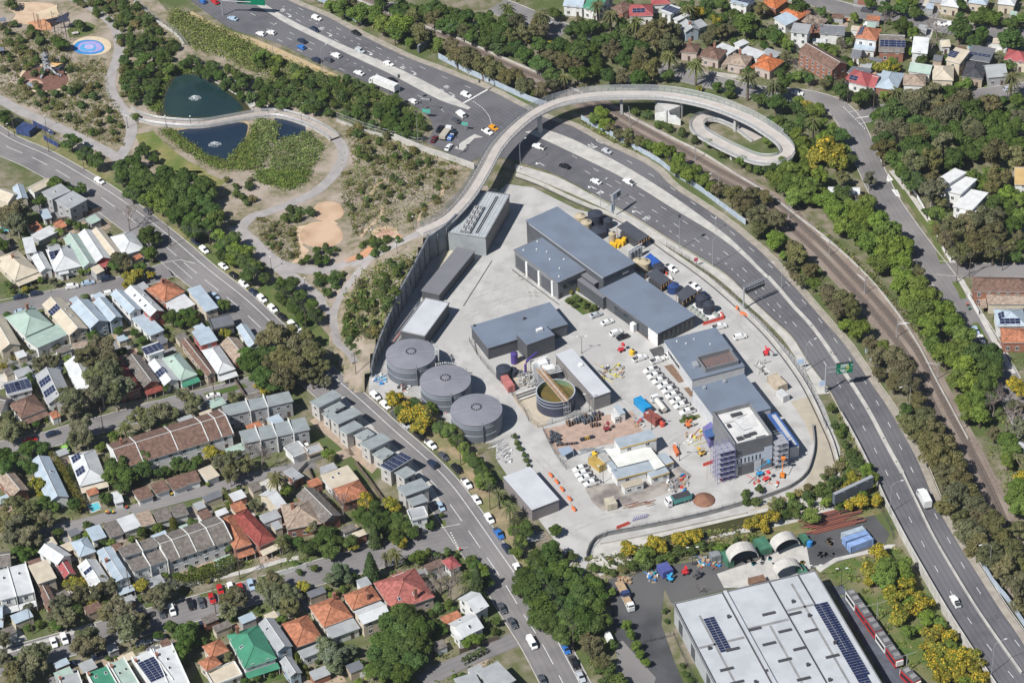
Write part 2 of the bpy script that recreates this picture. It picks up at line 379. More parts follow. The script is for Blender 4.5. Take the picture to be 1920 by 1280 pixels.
for pts in ([(250,735),(480,770),(700,740)],[(140,690),(330,820),(520,980),(600,1080)],[(850,690),(740,820),(640,960),(610,1040)]):
 dashes(mkp,catmull([tph(5,*q,.12) for q in pts],2),0,300,1,.15)
mkp.build('path_line',paint,park)
dashes_ = MB();dashes(dashes_,catmull(tps(0,[(0,760),(150,842),(350,932),(550,1022)],.13),2),.2,300,1,.15);dashes_.build('path_line',paint,park)
lawns = [(0,[(1010,1010),(1150,985),(1260,1100),(1400,1200),(1560,1290),(1300,1330),(1180,1240),(1060,1110)]),(0,[(500,230),(560,180),(650,165),(715,190),(700,250),(600,280),(520,280)])]
sheet('park_lawn',tps(0,lawns[0][1],.01),mat('pale_lawn',(.17,.18,.05),.95,(.24,.21,.09),.25,5,(.11,.15,.035),.08,bump=.4))
sheet('park_lawn',tps(0,lawns[1][1],.02),grassm)
sheet('park_lawn',tps(4,[(1300,0),(1500,0),(1700,80),(1620,140),(1450,80)],.01),MATS['pale_lawn'])
sheet('play_surface',ell(0,690,345,145,72,z=.03),mat('cream_rubber',(.62,.50,.34),.9,(.55,.45,.32),.5))
for nm,a,col in (('splash_pad',(665,355,118,58),(.05,.25,.55)),('splash_ring',(675,352,92,44),(.36,.33,.62)),('splash_ring',(660,358,62,30),(.10,.36,.62)),('splash_ring',(668,352,36,18),(.45,.40,.66))):
 z = {118:.05,92:.06,62:.07,36:.08}[a[2]];sheet(nm,ell(0,*a,z=z,wob=.05),mat('rubber_%d'%a[2],col,.9,tuple(c*.8 for c in col),.8))
sheet('play_surface',ell(0,330,590,192,108,z=.03),MATS['cream_rubber'])
sheet('play_surface',ell(0,335,590,180,95,z=.045,wob=.03),mat('brown_mulch',(.19,.10,.075),.95,(.15,.08,.06),.6))
sheet('play_surface',ell(0,240,632,85,40,z=.06),mat('pink_rubber',(.50,.30,.22),.9,(.44,.27,.2),.6));sheet('play_surface',ell(0,235,635,35,17,z=.07),mat('blue_grey_rubber',(.25,.30,.36),.9))
sheet('sand_court',tps(0,[(60,60),(120,20),(260,15),(400,30),(440,90),(420,150),(260,190),(150,180),(95,150),(120,110)],.03),sandm)
sheet('play_surface',tps(0,[(200,170),(330,140),(400,175),(390,225),(300,235),(230,200)],.05),mat('orange_rubber',(.52,.27,.15),.9,(.45,.24,.14),.5))
for a in ((5,540,305,118,78),(5,490,480,162,105)): sheet('sand_court',ell(*a,z=.03,wob=.04),mat('tan_sand',(.47,.32,.21),.95,(.38,.26,.17),.4,5,(.53,.38,.26),.1,bump=.3))
sheet('sand_court',tps(5,[(300,420),(420,400),(560,360),(620,400),(400,450),(350,560),(400,600),(330,690),(260,695),(340,620),(300,540)],.025),sandm)
def drape(name,t,poly,m,dz=.08):
 poly = [tph(t,*q) for q in poly];return sheet(name,[p+Vector((0,0,dz)) for p in poly],m)
drape('play_surface',5,[(860,460),(900,425),(980,415),(1050,435),(1075,475),(1040,505),(960,520),(890,510)],sandm)
drape('play_surface',5,[(900,470),(950,440),(1020,445),(1040,475),(990,500),(920,500)],MATS['pink_rubber'],.12)
drape('play_surface',5,[(660,670),(780,620),(880,545),(925,530),(880,590),(830,645),(660,700)],MATS['orange_rubber'],.1)
drape('play_surface',5,[(1060,480),(1180,495),(1100,530),(1040,510)],MATS['orange_rubber'],.1)
for pts in ([(860,180),(930,90),(1040,55),(1090,75)],[(1400,110),(1390,190),(1300,260),(1230,350),(1220,440)],[(950,260),(940,330),(880,400),(830,440),(790,500)]):
 c = catmull([tph(5,*q,.06) for q in pts],2);mb = MB();strip(mb,offset(c,.7),offset(c,-.7));tag(mb.build('sand_track',sandm),kind='structure')
# ---- ponds
waterm = mat('pond_water',(.012,.032,.034),.06,(.02,.045,.04),.05,3,spec=.5)
waterb = mat('pond_water_deep',(.010,.022,.045),.06,(.016,.03,.05),.05,3,spec=.5)
mudm = mat('pond_mud',(.12,.09,.05),.9,(.08,.065,.035),.3)
P1 = [(1290,555),(1380,530),(1470,545),(1620,620),(1760,710),(1860,800),(1880,840),(1700,885),(1480,905),(1250,890),(1195,840),(1200,740),(1235,640)]
P2 = [(1290,985),(1560,950),(1830,920),(1850,1000),(1800,1130),(1700,1210),(1560,1185),(1430,1085),(1330,1010)]
def smooth_poly(t,pts,z): return catmull(tps(t,pts,z),2.5,True)
sheet('pond_shore',[Vector((p.x,p.y,.01)) for p in smooth_poly(0,[(1480+(x-1480)*1.08,720+(y-720)*1.09) for x,y in P1],.01)],mudm)
sheet('water',smooth_poly(0,P1,.05),mat('pond_shallows',(.06,.055,.025),.08,(.04,.045,.025),.15,spec=.5));sheet('water',smooth_poly(0,[(1490+(x-1490)*.86,725+(y-725)*.86) for x,y in P1],.06),waterm)
sheet('pond_shore',smooth_poly(0,[(1600+(x-1600)*1.06,1060+(y-1060)*1.09) for x,y in P2],.01),mat('pond_sand',(.42,.31,.19),.9,(.33,.25,.15),.4))
sheet('water',smooth_poly(0,P2,.05),waterb)
sheet('water',smooth_poly(1,[(140,890),(260,900),(370,950),(350,1010),(240,1040),(150,1050)],.03),waterb)
# ---- plant yard,access road,depot
yard = sheet('plant_yard',fps([(690,735),(700,640),(770,520),(845,440),(905,385),(950,345),(1000,352),(1080,392),(1160,412),(1260,470),(1340,525),(1420,595),(1500,680),(1545,760),(1575,840),(1575,890),(1540,925),(1480,950),(1400,972),(1250,1000),(1120,1025),(1100,1060),(1085,1110),(1045,1100),(1070,1050),(1030,1000),(985,940),(930,860),(930,830),(860,830),(800,780)],.0),concrete)
ramp = sheet('ramp_paving',fps([(1482,752),(1522,742),(1545,800),(1565,848),(1570,878),(1548,908),(1500,932),(1440,952),(1400,958),(1470,930),(1508,905),(1525,875),(1530,840),(1508,790)],.05),mat('tan_concrete',(.42,.37,.29),.9,(.35,.31,.25),.2,5))
sheet('asphalt_patch',fps([(1217,655),(1240,648),(1252,662),(1228,672)],.02),asphalt)
sheet('gravel_yard',tps(10,[(230,660),(640,560),(900,520),(960,600),(980,680),(770,760),(340,850)],.03),mat('pink_gravel',(.43,.31,.25),.95,(.34,.25,.20),.5,5,bump=.4))
sheet('muddy_ground',tps(10,[(540,1080),(760,1060),(1100,1060),(1250,930),(1350,1000),(1300,1080),(1100,1160),(850,1230),(680,1270),(600,1200)],.03),mat('wet_ground',(.24,.21,.19),.9,(.17,.15,.14),.4,5,(.36,.33,.29),.15))
sheet('tan_apron',tps(10,[(0,390),(180,370),(300,560),(240,640),(180,650),(20,450)],.03),mat('tan_apron',(.5,.43,.33),.9,(.42,.37,.3),.3));sheet('tan_apron',tps(10,[(0,80),(110,140),(150,330),(0,340)],.03),MATS['tan_apron'])
sheet('garden_bed',tps(6,[(390,970),(480,920),(620,1000),(660,1045),(530,1080)],.06),grassm)
for q in ([(1140,185),(1215,165),(1290,300),(1250,310)],[(1285,350),(1335,340),(1385,395),(1340,415)],[(870,1150),(900,1130),(1065,1260),(1030,1275)] ):
 sheet('garden_bed',tps(10 if q[0][1]<1000 else 6,q,.05),mat('brown_bed',(.22,.14,.09),.95,(.17,.11,.08),.6))
sheet('garden_bed',tps(10,[(1250,590),(1300,565),(1400,545),(1415,565),(1330,600),(1265,612)],.06),grassm)
sheet('concrete_pad',tps(5,[(1410,600),(1500,597),(1340,945),(1270,920)],.03),mat('yellow_concrete',(.52,.48,.36),.9,(.45,.42,.33),.2))
for pts in ([(880,560),(930,540),(985,520),(1040,530)],[(870,600),(925,570),(990,552),(1050,560)],[(960,500),(985,525),(1000,560),(985,600)],[(1100,690),(1140,720),(1180,760),(1250,800)],[(1250,830),(1290,810),(1330,850),(1330,900)],[(1060,1000),(1090,985),(1150,965),(1250,960)],[(1010,860),(1050,905),(1080,950)],[(1330,560),(1380,600),(1440,660)]):
 c_ = catmull(fps(pts,.015),2);q = MB()
 for o_ in (-1,1,1.5,-.6): strip(q,offset(c_,o_+.12),offset(c_,o_-.12))
 q.build('tyre_mark',mat('tyre_mark',(.33,.315,.295),.9,(.42,.405,.38),.6),yard)
dm = MB()
for t,a,b in ((5,(1770,675),(1555,1015)),(6,(0,740),(355,1005)),(9,(1640,0),(1660,100))):
 p = [tp(t,*a,.03),tp(t,*b,.03)];dashes(dm,p,0,200,1,.35)
 d = side(p[1]-p[0])*.18;dm.face([p[0]-d,p[1]-d,p[1]+d,p[0]+d])
dm.build('drain_channel',darksteel,yard)
jm = MB()                                   # saw-cut joints of the yard slabs
for i in range(7):
 p = [tp(5,1700+i*70,690+i*10,.02),tp(5,1500+i*90,1180+i*15,.02)]
 d = side(p[1]-p[0])*.05;jm.face([p[0]-d,p[1]-d,p[1]+d,p[0]+d])
for i in range(6):
 p = [tp(5,1640-i*40,760+i*75,.024),tp(6,260-i*30,860+i*40,.024)]
 d = side(p[1]-p[0])*.05;jm.face([p[0]-d,p[1]-d,p[1]+d,p[0]+d])
jm.build('slab_joint',mat('joint',(.37,.355,.33),.9),yard)
# canal
sheet('canal_bed',fps([(1098,1045),(1115,1020),(1200,1003),(1400,960),(1560,925),(1600,915),(1620,940),(1500,985),(1380,1000),(1240,1025),(1160,1060),(1125,1080)],.025),concrete_lt)
sheet('canal_bank',fps([(1150,1066),(1240,1036),(1400,1000),(1560,962),(1640,925),(1660,960),(1500,1000),(1340,1030),(1260,1055),(1140,1080)],.035),mat('weedy_bank',(.12,.14,.045),.95,(.2,.17,.08),.3,5,bump=.5))
sheet('water',fps([(1215,1012),(1290,993),(1400,967),(1480,948),(1520,950),(1450,975),(1330,1006),(1235,1028),(1215,1024)],.05),mat('canal_water',(.055,.055,.02),.12,(.07,.065,.03),.2))
depot = sheet('depot_yard',fps([(1140,1085),(1190,1075),(1240,1062),(1340,1045),(1500,1010),(1620,980),(1650,1020),(1610,1045),(1540,1062),(1440,1085),(1258,1130),(1245,1100),(1240,1170),(1265,1240),(1290,1300),(1160,1300),(1185,1280),(1150,1180)],.012),asphalt)
sheet('depot_yard',fps([(1500,1003),(1630,955),(1668,1000),(1655,1028),(1560,1055)],.016),asphalt);sheet('depot_concrete',tps(14,[(1535,460),(1920,330),(2200,200),(2240,420),(1920,560),(1590,565)],.03),concrete_lt)
sheet('depot_driveway',tps(14,[(760,1280),(790,1100),(770,990),(830,960),(1080,1240),(1060,1300)],.03),asphalt_str)
sheet('depot_lawn',tps(15,[(390,450),(500,380),(900,260),(980,260),(1040,350),(1260,700),(1420,950),(1600,1290),(1250,1300),(1000,1100),(700,650),(540,530)],.02),mat('depot_lawn',(.07,.12,.025),.95,(.12,.14,.04),.3,5,(.22,.18,.11),.06,bump=.5))
sheet('depot_path',tps(15,[(340,400),(420,390),(500,340),(640,310),(900,240),(960,240),(920,270),(660,330),(520,365),(430,420),(390,450)],.04),concrete_lt)
# railway
RAILP = [(640,-18),(700,10),(750,36),(800,58),(870,91),(960,132),(1040,165),(1110,195),(1180,234),(1250,272),(1335,320),(1440,377),(1490,422),(1540,468),(1590,520),(1640,574),(1680,622),(1712,665),(1742,720),(1775,785),(1805,840),(1840,910),(1880,1000),(1930,1120)]
rail,cRail = road('railway_ballast',RAILP,11.5,ballast,.03,kerb=False)
sleepm = mat('sleeper',(.24,.21,.19),.9,(.17,.15,.14),.8)
for off in (-2.1,2.1):
 mb = MB();strip(mb,offset(cRail,off+1.25,.03),offset(cRail,off-1.25,.03));mb.build('track_bed',mat('track_bed_brown',(.115,.085,.07),.95,(.085,.065,.055),1.0),rail)
 for g_ in (-.75,.75):
  mb = MB();a = offset(cRail,off+g_+.07,.22);b = offset(cRail,off+g_-.07,.22);strip(mb,a,b)
  strip(mb,[p-Vector((0,0,.2)) for p in a],a);strip(mb,b,[p-Vector((0,0,.2)) for p in b]);mb.build('rail',railm,rail)
 mb = MB();L = length(cRail);s_ = 0;base = offset(cRail,off,.05)
 while s_ < L-1:
  p,d = lerp_line(base,s_);n_ = side(d);
  mb.face([p-n_*1.25-d*.12,p-n_*1.25+d*.12,p+n_*1.25+d*.12,p+n_*1.25-d*.12][::-1]);s_ += .9
 o = mb.build('sleeper',sleepm,rail);o['kind'] = 'stuff'
GP = dict(A=cA,a=c1,b=c2,c=c3,R=cR,r=cR3,t=cT,k=cU)
# ================================================================ HIGHWAY,BRIDGE,RAILWAY POLES
def hz(px,py):                             # the highway climbs on its wall towards the lower right
 k = max(0,min(1,(py-720)/420));return 3.0*k*k*(3-2*k)
def hp(p): return at(p[0],p[1],hz(*p)+.02)
HWL = [(330,-20),(425,50),(480,68),(530,85),(580,110),(630,132),(680,152),(730,177),(767,194),(800,215),(860,262),(905,288),(960,300),(1000,312),(1042,327),(1110,362),(1145,381),(1197,410),(1247,442),(1310,480),(1360,512),(1402,552),(1440,589),(1485,630),(1515,676),(1542,712),(1557,732),(1580,775),(1595,800),(1615,837),(1630,867),(1647,900),(1665,940),(1702,1010),(1737,1072),(1777,1140),(1815,1200),(1865,1275),(1900,1330)]
HWR = [(505,-30),(555,0),(620,27),(670,54),(730,84),(780,107),(830,126),(880,146),(930,167),(960,182),(1000,203),(1042,221),(1080,232),(1135,262),(1185,285),(1235,312),(1272,347),(1322,380),(1372,414),(1410,445),(1440,471),(1480,512),(1515,550),(1560,602),(1594,640),(1620,677),(1647,717),(1675,757),(1702,802),(1727,847),(1745,886),(1757,915),(1772,950),(1810,1015),(1845,1070),(1890,1140),(1925,1190),(1985,1290),(2020,1350)]
cl = catmull([hp(p) for p in HWL],1e9);cr = catmull([hp(p) for p in HWR],1e9)
n_ = len(HWL);L4 = [];R4 = []
for i in range(n_-1):
 for k in range(4):
  t = k/4
  def cm(A):
   p0,p1,p2,p3 = A[max(i-1,0)],A[i],A[i+1],A[min(i+2,n_-1)]
   return 0.5*((2*p1)+(p2-p0)*t+(2*p0-5*p1+4*p2-p3)*t*t+(3*p1-p0-3*p2+p3)*t**3)
  L4.append(cm(cl));R4.append(cm(cr))
mb = MB();strip(mb,L4,R4)
hw = mb.build('highway',asphalt_hw);tag(hw,kind='structure')
tag(sheet('side_road',fps([(785,204),(806,222),(813,242),(800,268),(880,306),(905,290),(940,255),(870,225),(820,205)],.04),asphalt_hw),kind='structure')
mb = MB()
strip(mb,offset(R4,.35,.015),offset(R4,.17,.015));strip(mb,offset(L4,-.3,.015)[60:],offset(L4,-.48,.015)[60:])
mb.build('edge_line',mat('edge_paint',(.72,.68,.6),.7,(.6,.55,.48),1),hw)
sh = MB();strip(sh,offset(R4,-2.4,.03),offset(R4,-.05,.03));sh.build('shoulder',mat('shoulder',(.36,.32,.27),.9,(.28,.25,.21),.4),hw)
mk = MB()
def lane(pts,dash=3,gap=9,wd=.17,st=0):
 dashes(mk,catmull([hp(p) for p in pts],2.5),0,dash,gap,wd,st,z=.014)
lane([(1176.5-14,293),(1217,325.5),(1257,351),(1296,378),(1334,405.5),(1371,435),(1407,465.6),(1445,499),(1475,530),(1506,565),(1537,600),(1565,636),(1594.5,675),(1621,714),(1645,754.5),(1667.5,796),(1689,839),(1711.5,883),(1754,965),(1779,1012),(1807,1062),(1838,1111),(1872,1159),(1911,1210),(1950,1262)],st=4)
lane([(1060,283),(1090,302),(1146,335),(1190,358),(1233,383),(1274,409.5),(1314,437),(1352,467),(1387,497),(1420,530),(1454,565),(1485,602),(1514,636),(1542,674),(1569,714.5),(1594,755),(1617,796.5),(1639,839),(1660.5,882),(1682.5,927),(1706,972),(1731,1020),(1758,1070),(1790,1120),(1823,1170),(1862,1222),(1902,1272)],st=4)
lane([(1090,316),(1135,343.6),(1178,366.5),(1221,392),(1262,418),(1301,446),(1339,476)],st=2)
lane([(1110,352),(1170,378),(1229,413),(1280,449),(1355,490),(1380,512),(1440,570),(1480,612)],1.2,2.8,.2)
lane([(560,15),(622,48),(691,82),(730,100),(770,117),(811,136),(853,153),(895,171)])
lane([(520,18),(564,41),(627,74),(704,110),(786,146)]);lane([(530,12),(600,48),(700,96),(786,135)],1.2,3)
lane([(786,135),(825,154),(862,172)],200,1,.2)
lane([(470,25),(490,35),(525,52),(561,70),(597,87),(650,112)]);lane([(500,54),(544,74),(581,92),(620,110),(659,127)]);lane([(520,74),(534,81),(570,99),(610,117),(649,134)])
lane([(650,112),(720,145)],1.2,3);lane([(742,160),(785,180),(829,198)])
for pts in ([(887,190),(905,203),(917,218),(921,233)],[(828,205),(836,215),(839,232)]): lane(pts,.7,.7,.3)
lane([(905,262),(925,240)],60,1,.2);lane([(915,272),(935,248)],3,1,.2);lane([(877,288),(902,297)],60,1,.3)
# stop line
a_,b_ = hp((868,194)),hp((918,166));d_ = side(b_-a_)*.35;z_ = Vector((0,0,.016));mk.face([a_-d_+z_,b_-d_+z_,b_+d_+z_,a_+d_+z_])
def arrow(px,py,dx,dy,turn):
 c = hp((px,py))+Vector((0,0,.016));q = hp((px+dx,py+dy));u = (q-c);u.z = 0;u.normalize();v = side(u)*turn
 mk.face([c-u*2.6-v*.12,c+u*.6-v*.12,c+u*.6+v*.16,c-u*2.6+v*.16]);mk.face([c+u*.35,c+u*.75+v*.75,c+u*.55+v*.75,c+u*.15])
 mk.face([c+u*1.5+v*.55,c-u*.25+v*.65,c+u*.4+v*1.7])
for px,py in ((545,29),(621,65),(609,71),(697,100),(686,106),(779,137),(766,142),(851,178)): arrow(px,py,16,8,-1)
for px,py in ((1110,350),(1193,396),(1012,306)): arrow(px,py,-16,-9,1)
mk.build('road_marking',paint,hw)
def road_text(body,px,py,dx,dy,size,stretch=1.8):
 cu = bpy.data.curves.new('road_letter','FONT');cu.body = body;cu.size = 1;cu.align_x = 'CENTER';cu.align_y = 'CENTER';cu.fill_mode = 'FRONT'
 o = bpy.data.objects.new('road_letter',cu);COL.objects.link(o)
 c = hp((px,py));q = hp((px+dx,py+dy));u = q-c;u.z = 0;u.normalize();r_ = Vector((u.y,-u.x,0))
 m = Matrix((r_*size,u*size*stretch,Vector((0,0,1)))).transposed().to_4x4();m.translation = c+Vector((0,0,.025));o.matrix_world = m;o.parent = hw
 cu.materials.append(paint)
for px,py in ((1125.5,264),(1110,273)): road_text('70',px,py,18,11,2.4,2.2)
for px,py in ((1126,361.5),(1212,410)): road_text('M8',px,py,-18,-11,2.0,1.6)
for px,py in ((530,19),(602,54),(675,95),(755,127),(745,134),(837,163),(827,170)): road_text('60',px,py,18,9,1.9,1.8)
# medians
def islands(name,up,dn,h=.15,m=concrete_lt):
 U = catmull([hp(p) for p in up],4);D = catmull([hp(p) for p in dn],4);n = max(len(U),len(D));U = resample(U,n);D = resample(D,n)
 mb = MB();z = Vector((0,0,h));strip(mb,[p+z for p in U],[p+z for p in D]);strip(mb,[p+z for p in U],U);strip(mb,[p+z for p in D],D);mb.build(name,m,hw)
islands('median',[(486,2),(545,38),(615,72),(680,101),(738,125),(790,150),(835,174),(883,203)],[(478,8),(538,45),(608,80),(672,111),(728,137),(775,162),(825,188),(878,206)])
islands('median',[(1020,242),(1070,260),(1115,282),(1177,315),(1257,365),(1350,432),(1385,462),(1440,517)],[(985,248),(1027,265),(1090,295),(1152,325),(1205,355),(1260,390),(1335,435),(1380,468),(1436,521)])
islands('traffic_island',[(868,283),(896,254),(906,258)],[(852,279),(866,266),(890,252)])
islands('shared_path',[(965,308),(1042,331),(1110,366),(1197,414),(1247,446),(1310,484),(1360,516),(1402,556)],[(968,322),(1010,338),(1100,376),(1180,416),(1235,452),(1300,492),(1352,527),(1395,566)],.1,concrete_lt)
islands('shared_path',[(1402,556),(1440,593),(1485,634),(1515,680),(1542,716),(1556,738)],[(1395,566),(1425,592),(1465,632),(1495,675),(1520,712),(1530,740)],.1,concrete_lt)
islands('shared_path',[(360,22),(425,56),(480,74),(560,108),(630,140),(700,170)],[(350,28),(420,62),(475,83),(550,118),(622,148),(690,176)],.1,mat('tan_path',(.48,.36,.2),.9,(.4,.31,.2),.3))
mb = MB();barr = catmull([hp(p) for p in [(1440,519),(1465,547),(1490,577),(1515,603),(1542,638),(1575,687),(1602,727),(1632,776),(1662,833),(1692,887)]],4)
wall_along(mb,barr,1.3,-.1,.35);b1 = mb.build('median_barrier',concrete_lt,hw)
for k in (.28,.42,.56,.7,.84,.95):
 p,d = lerp_line(barr,length(barr)*k);mm = MB();mm.box(p,d,.5,.5,p.z+.3,p.z+.4);mm.build('drain_cover',darksteel,hw)
mb = MB();barr2 = catmull([hp(p) for p in [(1692,887),(1727,960),(1752,1010),(1790,1075),(1840,1155),(1915,1262)]],4);wall_along(mb,barr2,.5,-.1,.8);mb.build('median_barrier',concrete_lt,hw)
# retaining wall with parapet on the lower left of the highway
wl = catmull([at(p[0],p[1],hz(*p)) for p in HWL[27:]],4)
w2 = offset(wl,-.6) if True else wl
sgn = 1 if (offset(wl,1)[5].x < wl[5].x) else -1
mb = MB();out = offset(wl,sgn*.75);inn = offset(wl,sgn*.25)
up_ = Vector((0,0,1.0))
for i in range(len(wl)-1):
 for a,b in ((out,None),):
  f = [Vector((out[i].x,out[i].y,-.1)),Vector((out[i+1].x,out[i+1].y,-.1)),out[i+1]+up_,out[i]+up_];mb.face(f)
 mb.face([out[i]+up_,out[i+1]+up_,inn[i+1]+up_,inn[i]+up_]);mb.face([inn[i]+up_,inn[i+1]+up_,inn[i+1],inn[i]])
mb.build('highway_wall',mat('viaduct_concrete',(.56,.54,.5),.85,(.44,.42,.39),.4,5)).name;bpy.context.view_layer.update()
o = bpy.data.objects['highway_wall'];tag(o,'long pale concrete retaining wall holding up the highway beside the depot','wall')
rl = MB();rp = [p+Vector((0,0,1.25)) for p in offset(wl,sgn*.5)];rl.tube(rp,.06,4);rl.build('handrail',darksteel,o)
# ---------------------------------------------------------------- barriers and fences
def fence(name,label,cat,pts,h,m,panel=2.5,pick=True,thick=.06,open_=False,z=0,parent=None,group=None,zb=None):
 path = catmull(pts,3)
 t = thing(name,label,cat,path[0],group=group)
 L = length(path);n = max(1,int(L/panel));pm = None
 for i in range(n):
  a,d = lerp_line(path,L*i/n);b,_ = lerp_line(path,L*(i+1)/n*0.9999)
  q = MB()
  if open_:
   for zz in (h-.05,h*.5,.15): q.tube([a+Vector((0,0,zz)),b+Vector((0,0,zz))],.035,4,cap=False)
   k = int(panel/.7)
   for j in range(k): c = a+(b-a)*((j+.5)/k);q.tube([c+Vector((0,0,.1)),c+Vector((0,0,h-.05))],.025,3,cap=False)
  else:
   s_ = side(b-a)*thick/2;u = Vector((0,0,h*(.97 if i%2 else 1)))
   q.prism([a-s_,b-s_,b+s_,a+s_],a.z+.05,a.z+.05+u.z)
  q.build('panel',m,t)
 for i in range(n+1):
  a,d = lerp_line(path,L*i/n*0.9999);q = MB();q.box(a,d,.09,.09,a.z,a.z+h+.06);q.build('post',steel if m is not darksteel else darksteel,t)
 return t
noisem = mat('noise_wall_steel',(.40,.46,.52),.5,(.33,.39,.46),.5,4)
fence('noise_wall','grey blue steel sheet wall beside the highway, top of the picture','fence',fps([(596,3),(620,14),(640,26),(678,47)]),2.6,noisem)
fence('noise_wall','grey blue steel sheet wall between highway and shrubs, up to the footbridge','fence',fps([(822,110),(870,135),(917,156),(960,176),(997,192),(1032,203)]),2.6,noisem)
fence('noise_wall','long grey blue steel sheet wall below the footbridge loop','fence',fps([(1090,226),(1135,250),(1185,278),(1235,306),(1257,324),(1310,357),(1360,394),(1398,422)]),2.4,noisem)
fence('noise_wall','short grey steel sheet wall above the green road sign','fence',fps([(1622,662),(1634,678),(1648,696)]),2.4,noisem)
fence('noise_wall','grey steel sheet wall at the right edge behind the lower highway','fence',[at(x,y,3) for x,y in ((1838,1055),(1862,1095),(1892,1132),(1920,1175))],2.4,noisem)
rw = thing('railway_wall','long low pale concrete wall along the far side of the railway','wall',at(1035,147))
for pts in ([(640,-14),(672,2),(747,33),(855,72),(960,117),(1035,150),(1100,180)],[(1170,215),(1260,260),(1320,290),(1370,322),(1440,365),(1490,403),(1555,453),(1620,513),(1665,565),(1717,640),(1755,713),(1782,763),(1815,825)]):
 mb = MB();wall_along(mb,catmull(fps(pts),4),.3,0,.8);mb.build('wall_section',concrete_lt,rw)
sb = thing('site_barrier','long low concrete barrier between the plant yard and the highway','barrier',at(1260,470))
mb = MB();sbp = catmull(fps([(968,330),(1010,345),(1080,378),(1160,411),(1205,437),(1250,470),(1300,505),(1345,540),(1395,585),(1440,630),(1480,680),(1510,725),(1535,775),(1560,830),(1570,865)]),4)
wall_along(mb,sbp,.8,0,1.1);mb.build('wall_section',concrete_lt,sb)
mb = MB();wall_along(mb,offset(sbp,-1.0),.3,0,.25);mb.build('drain_edge',darksteel,sb)
fence('mesh_fence','black mesh security fence on the barrier between yard and highway','fence',[p for p in fps([(1250,463,.9),(1310,503,.9),(1360,545,.9),(1400,580,.9),(1440,620,.9),(1480,668,.9),(1512,716,.9),(1535,765,.9),(1549,805,.9)])],2.0,darksteel,4,open_=True)
# ---------------------------------------------------------------- lamp posts,masts,signs
def lamp_proto(h,arm,name,label,cat,double=False,m=steel,head=True):
 t = thing(name,label,cat)
 q = MB();q.tube([(0,0,0),(0,0,h*.9)] + [],.11,6,r1=.07);q.tube([(0,0,0),(0,0,.4)],.2,6);q.build('pole',m,t)
 if arm:
  for sg in ((1,-1) if double else (1,)):
   q = MB();q.tube([(0,0,h*.88),(sg*arm*.15,0,h*.96),(sg*arm*.5,0,h*.995),(sg*arm,0,h)],.055,5);q.build('arm',m,t)
   q = MB();q.box((sg*(arm+.35),0),(1,0),.9,.32,h-.06,h+.1);q.build('lamp_head',white,t)
 elif head:
  q = MB();q.box((0,0),(1,0),.5,.5,h*.9,h*.93);q.build('lamp_head',white,t)
 return t
def place(proto,base,dirv=None,first=[None],label=None,group=None,anchor=None,rz=None,color=None):
 o = copy_tree(proto,None,color);o.location = base
 if dirv is not None: o.rotation_euler = (0,0,math.atan2(dirv.y,dirv.x))
 if rz is not None: o.rotation_euler = (0,0,rz)
 if label: o['label'] = label
 if group: o['group'] = group
 TODO.append((o,anchor));return o
def drop(proto):
 for c in kids(proto): drop(c)
 TODO[:] = [x for x in TODO if x[0] is not proto];KIDS.pop(proto.name,None)
 bpy.data.objects.remove(proto)
lp = lamp_proto(12,3.2,'street_lamp','x','street lamp')
for bx,by,tx,ty,z in ((1347,373,-30,10,0),(1704,776,-30,8,1),(1854,1075,-30,5,2.9),(1126,395,30,-20,0),(1336,500,30,-18,0),(1510,696,30,-12,0),(1668,962,30,-8,1.8),(1859,1262,30,-10,3),(976,318,20,-14,0),(512,101,20,-14,0),(605,140,20,-14,0),(1465,540,-30,10,0)):
 b = at(bx,by,z);place(lp,b,at(bx+tx,by+ty,z)-b,label='tall grey street lamp with curved arm over the highway',group='lamps along the highway',anchor='top of the picture')
drop(lp)
mp = lamp_proto(16,0,'camera_mast','x','mast',head=False)
q = MB();q.box((0,0),(1,0),.9,.9,13.6,14.6);q.build('camera_cluster',darksteel,mp)
for bx,by,l in ((752,202,'tall steel camera mast standing beside the white semi trailer'),(784,270,'tall thin steel mast behind the mesh fence by the junction'),(1274,467,'tall slim steel mast on the verge beside the plant barrier')): place(mp,at(bx,by),label=l)
drop(mp)
sp = lamp_proto(6,0,'path_lamp','x','lamp post',m=darksteel)
for bx,by in ((312,240),(359,241),(504,222),(566,234),(240,240),(17,255),(96,268),(160,292),(87,240) ): place(sp,at(bx,by),label='slim dark lamp post along the park pond path',group='lamp posts in the park',anchor='left edge of the picture')
for bx,by in ((509,505),(573,545),(667,537),(697,455),(775,430),(745,475)): place(sp,ath(bx,by),label='slim dark lamp post at the park path triangle',group='lamp posts in the park',anchor='left edge of the picture')
drop(sp)
sp = lamp_proto(6,0,'median_pole','x','pole');place(sp,at(1342,432,.15),label='short steel pole standing on the highway median');drop(sp)
yl = lamp_proto(7,1.1,'yard_lamp','x','lamp post',double=True,m=darksteel)
for bx,by,l in ((1091,662,'double armed dark yard lamp beside the white roofed shed'),(1131,905,'dark yard lamp beside the four white utes'),(1274,863,'dark yard lamp beside the orange skip and site office'),(1222,805,'dark yard lamp beside the red shipping container'),(1105,770,'dark yard lamp by the clarifier tank'),(1298,1058,'white yard lamp behind the depot crates'),(1528,1092,'steel lamp beside the curved depot store'),(1577,1098,'steel lamp on the depot lawn')): place(yl,at(bx,by),label=l)
drop(yl)
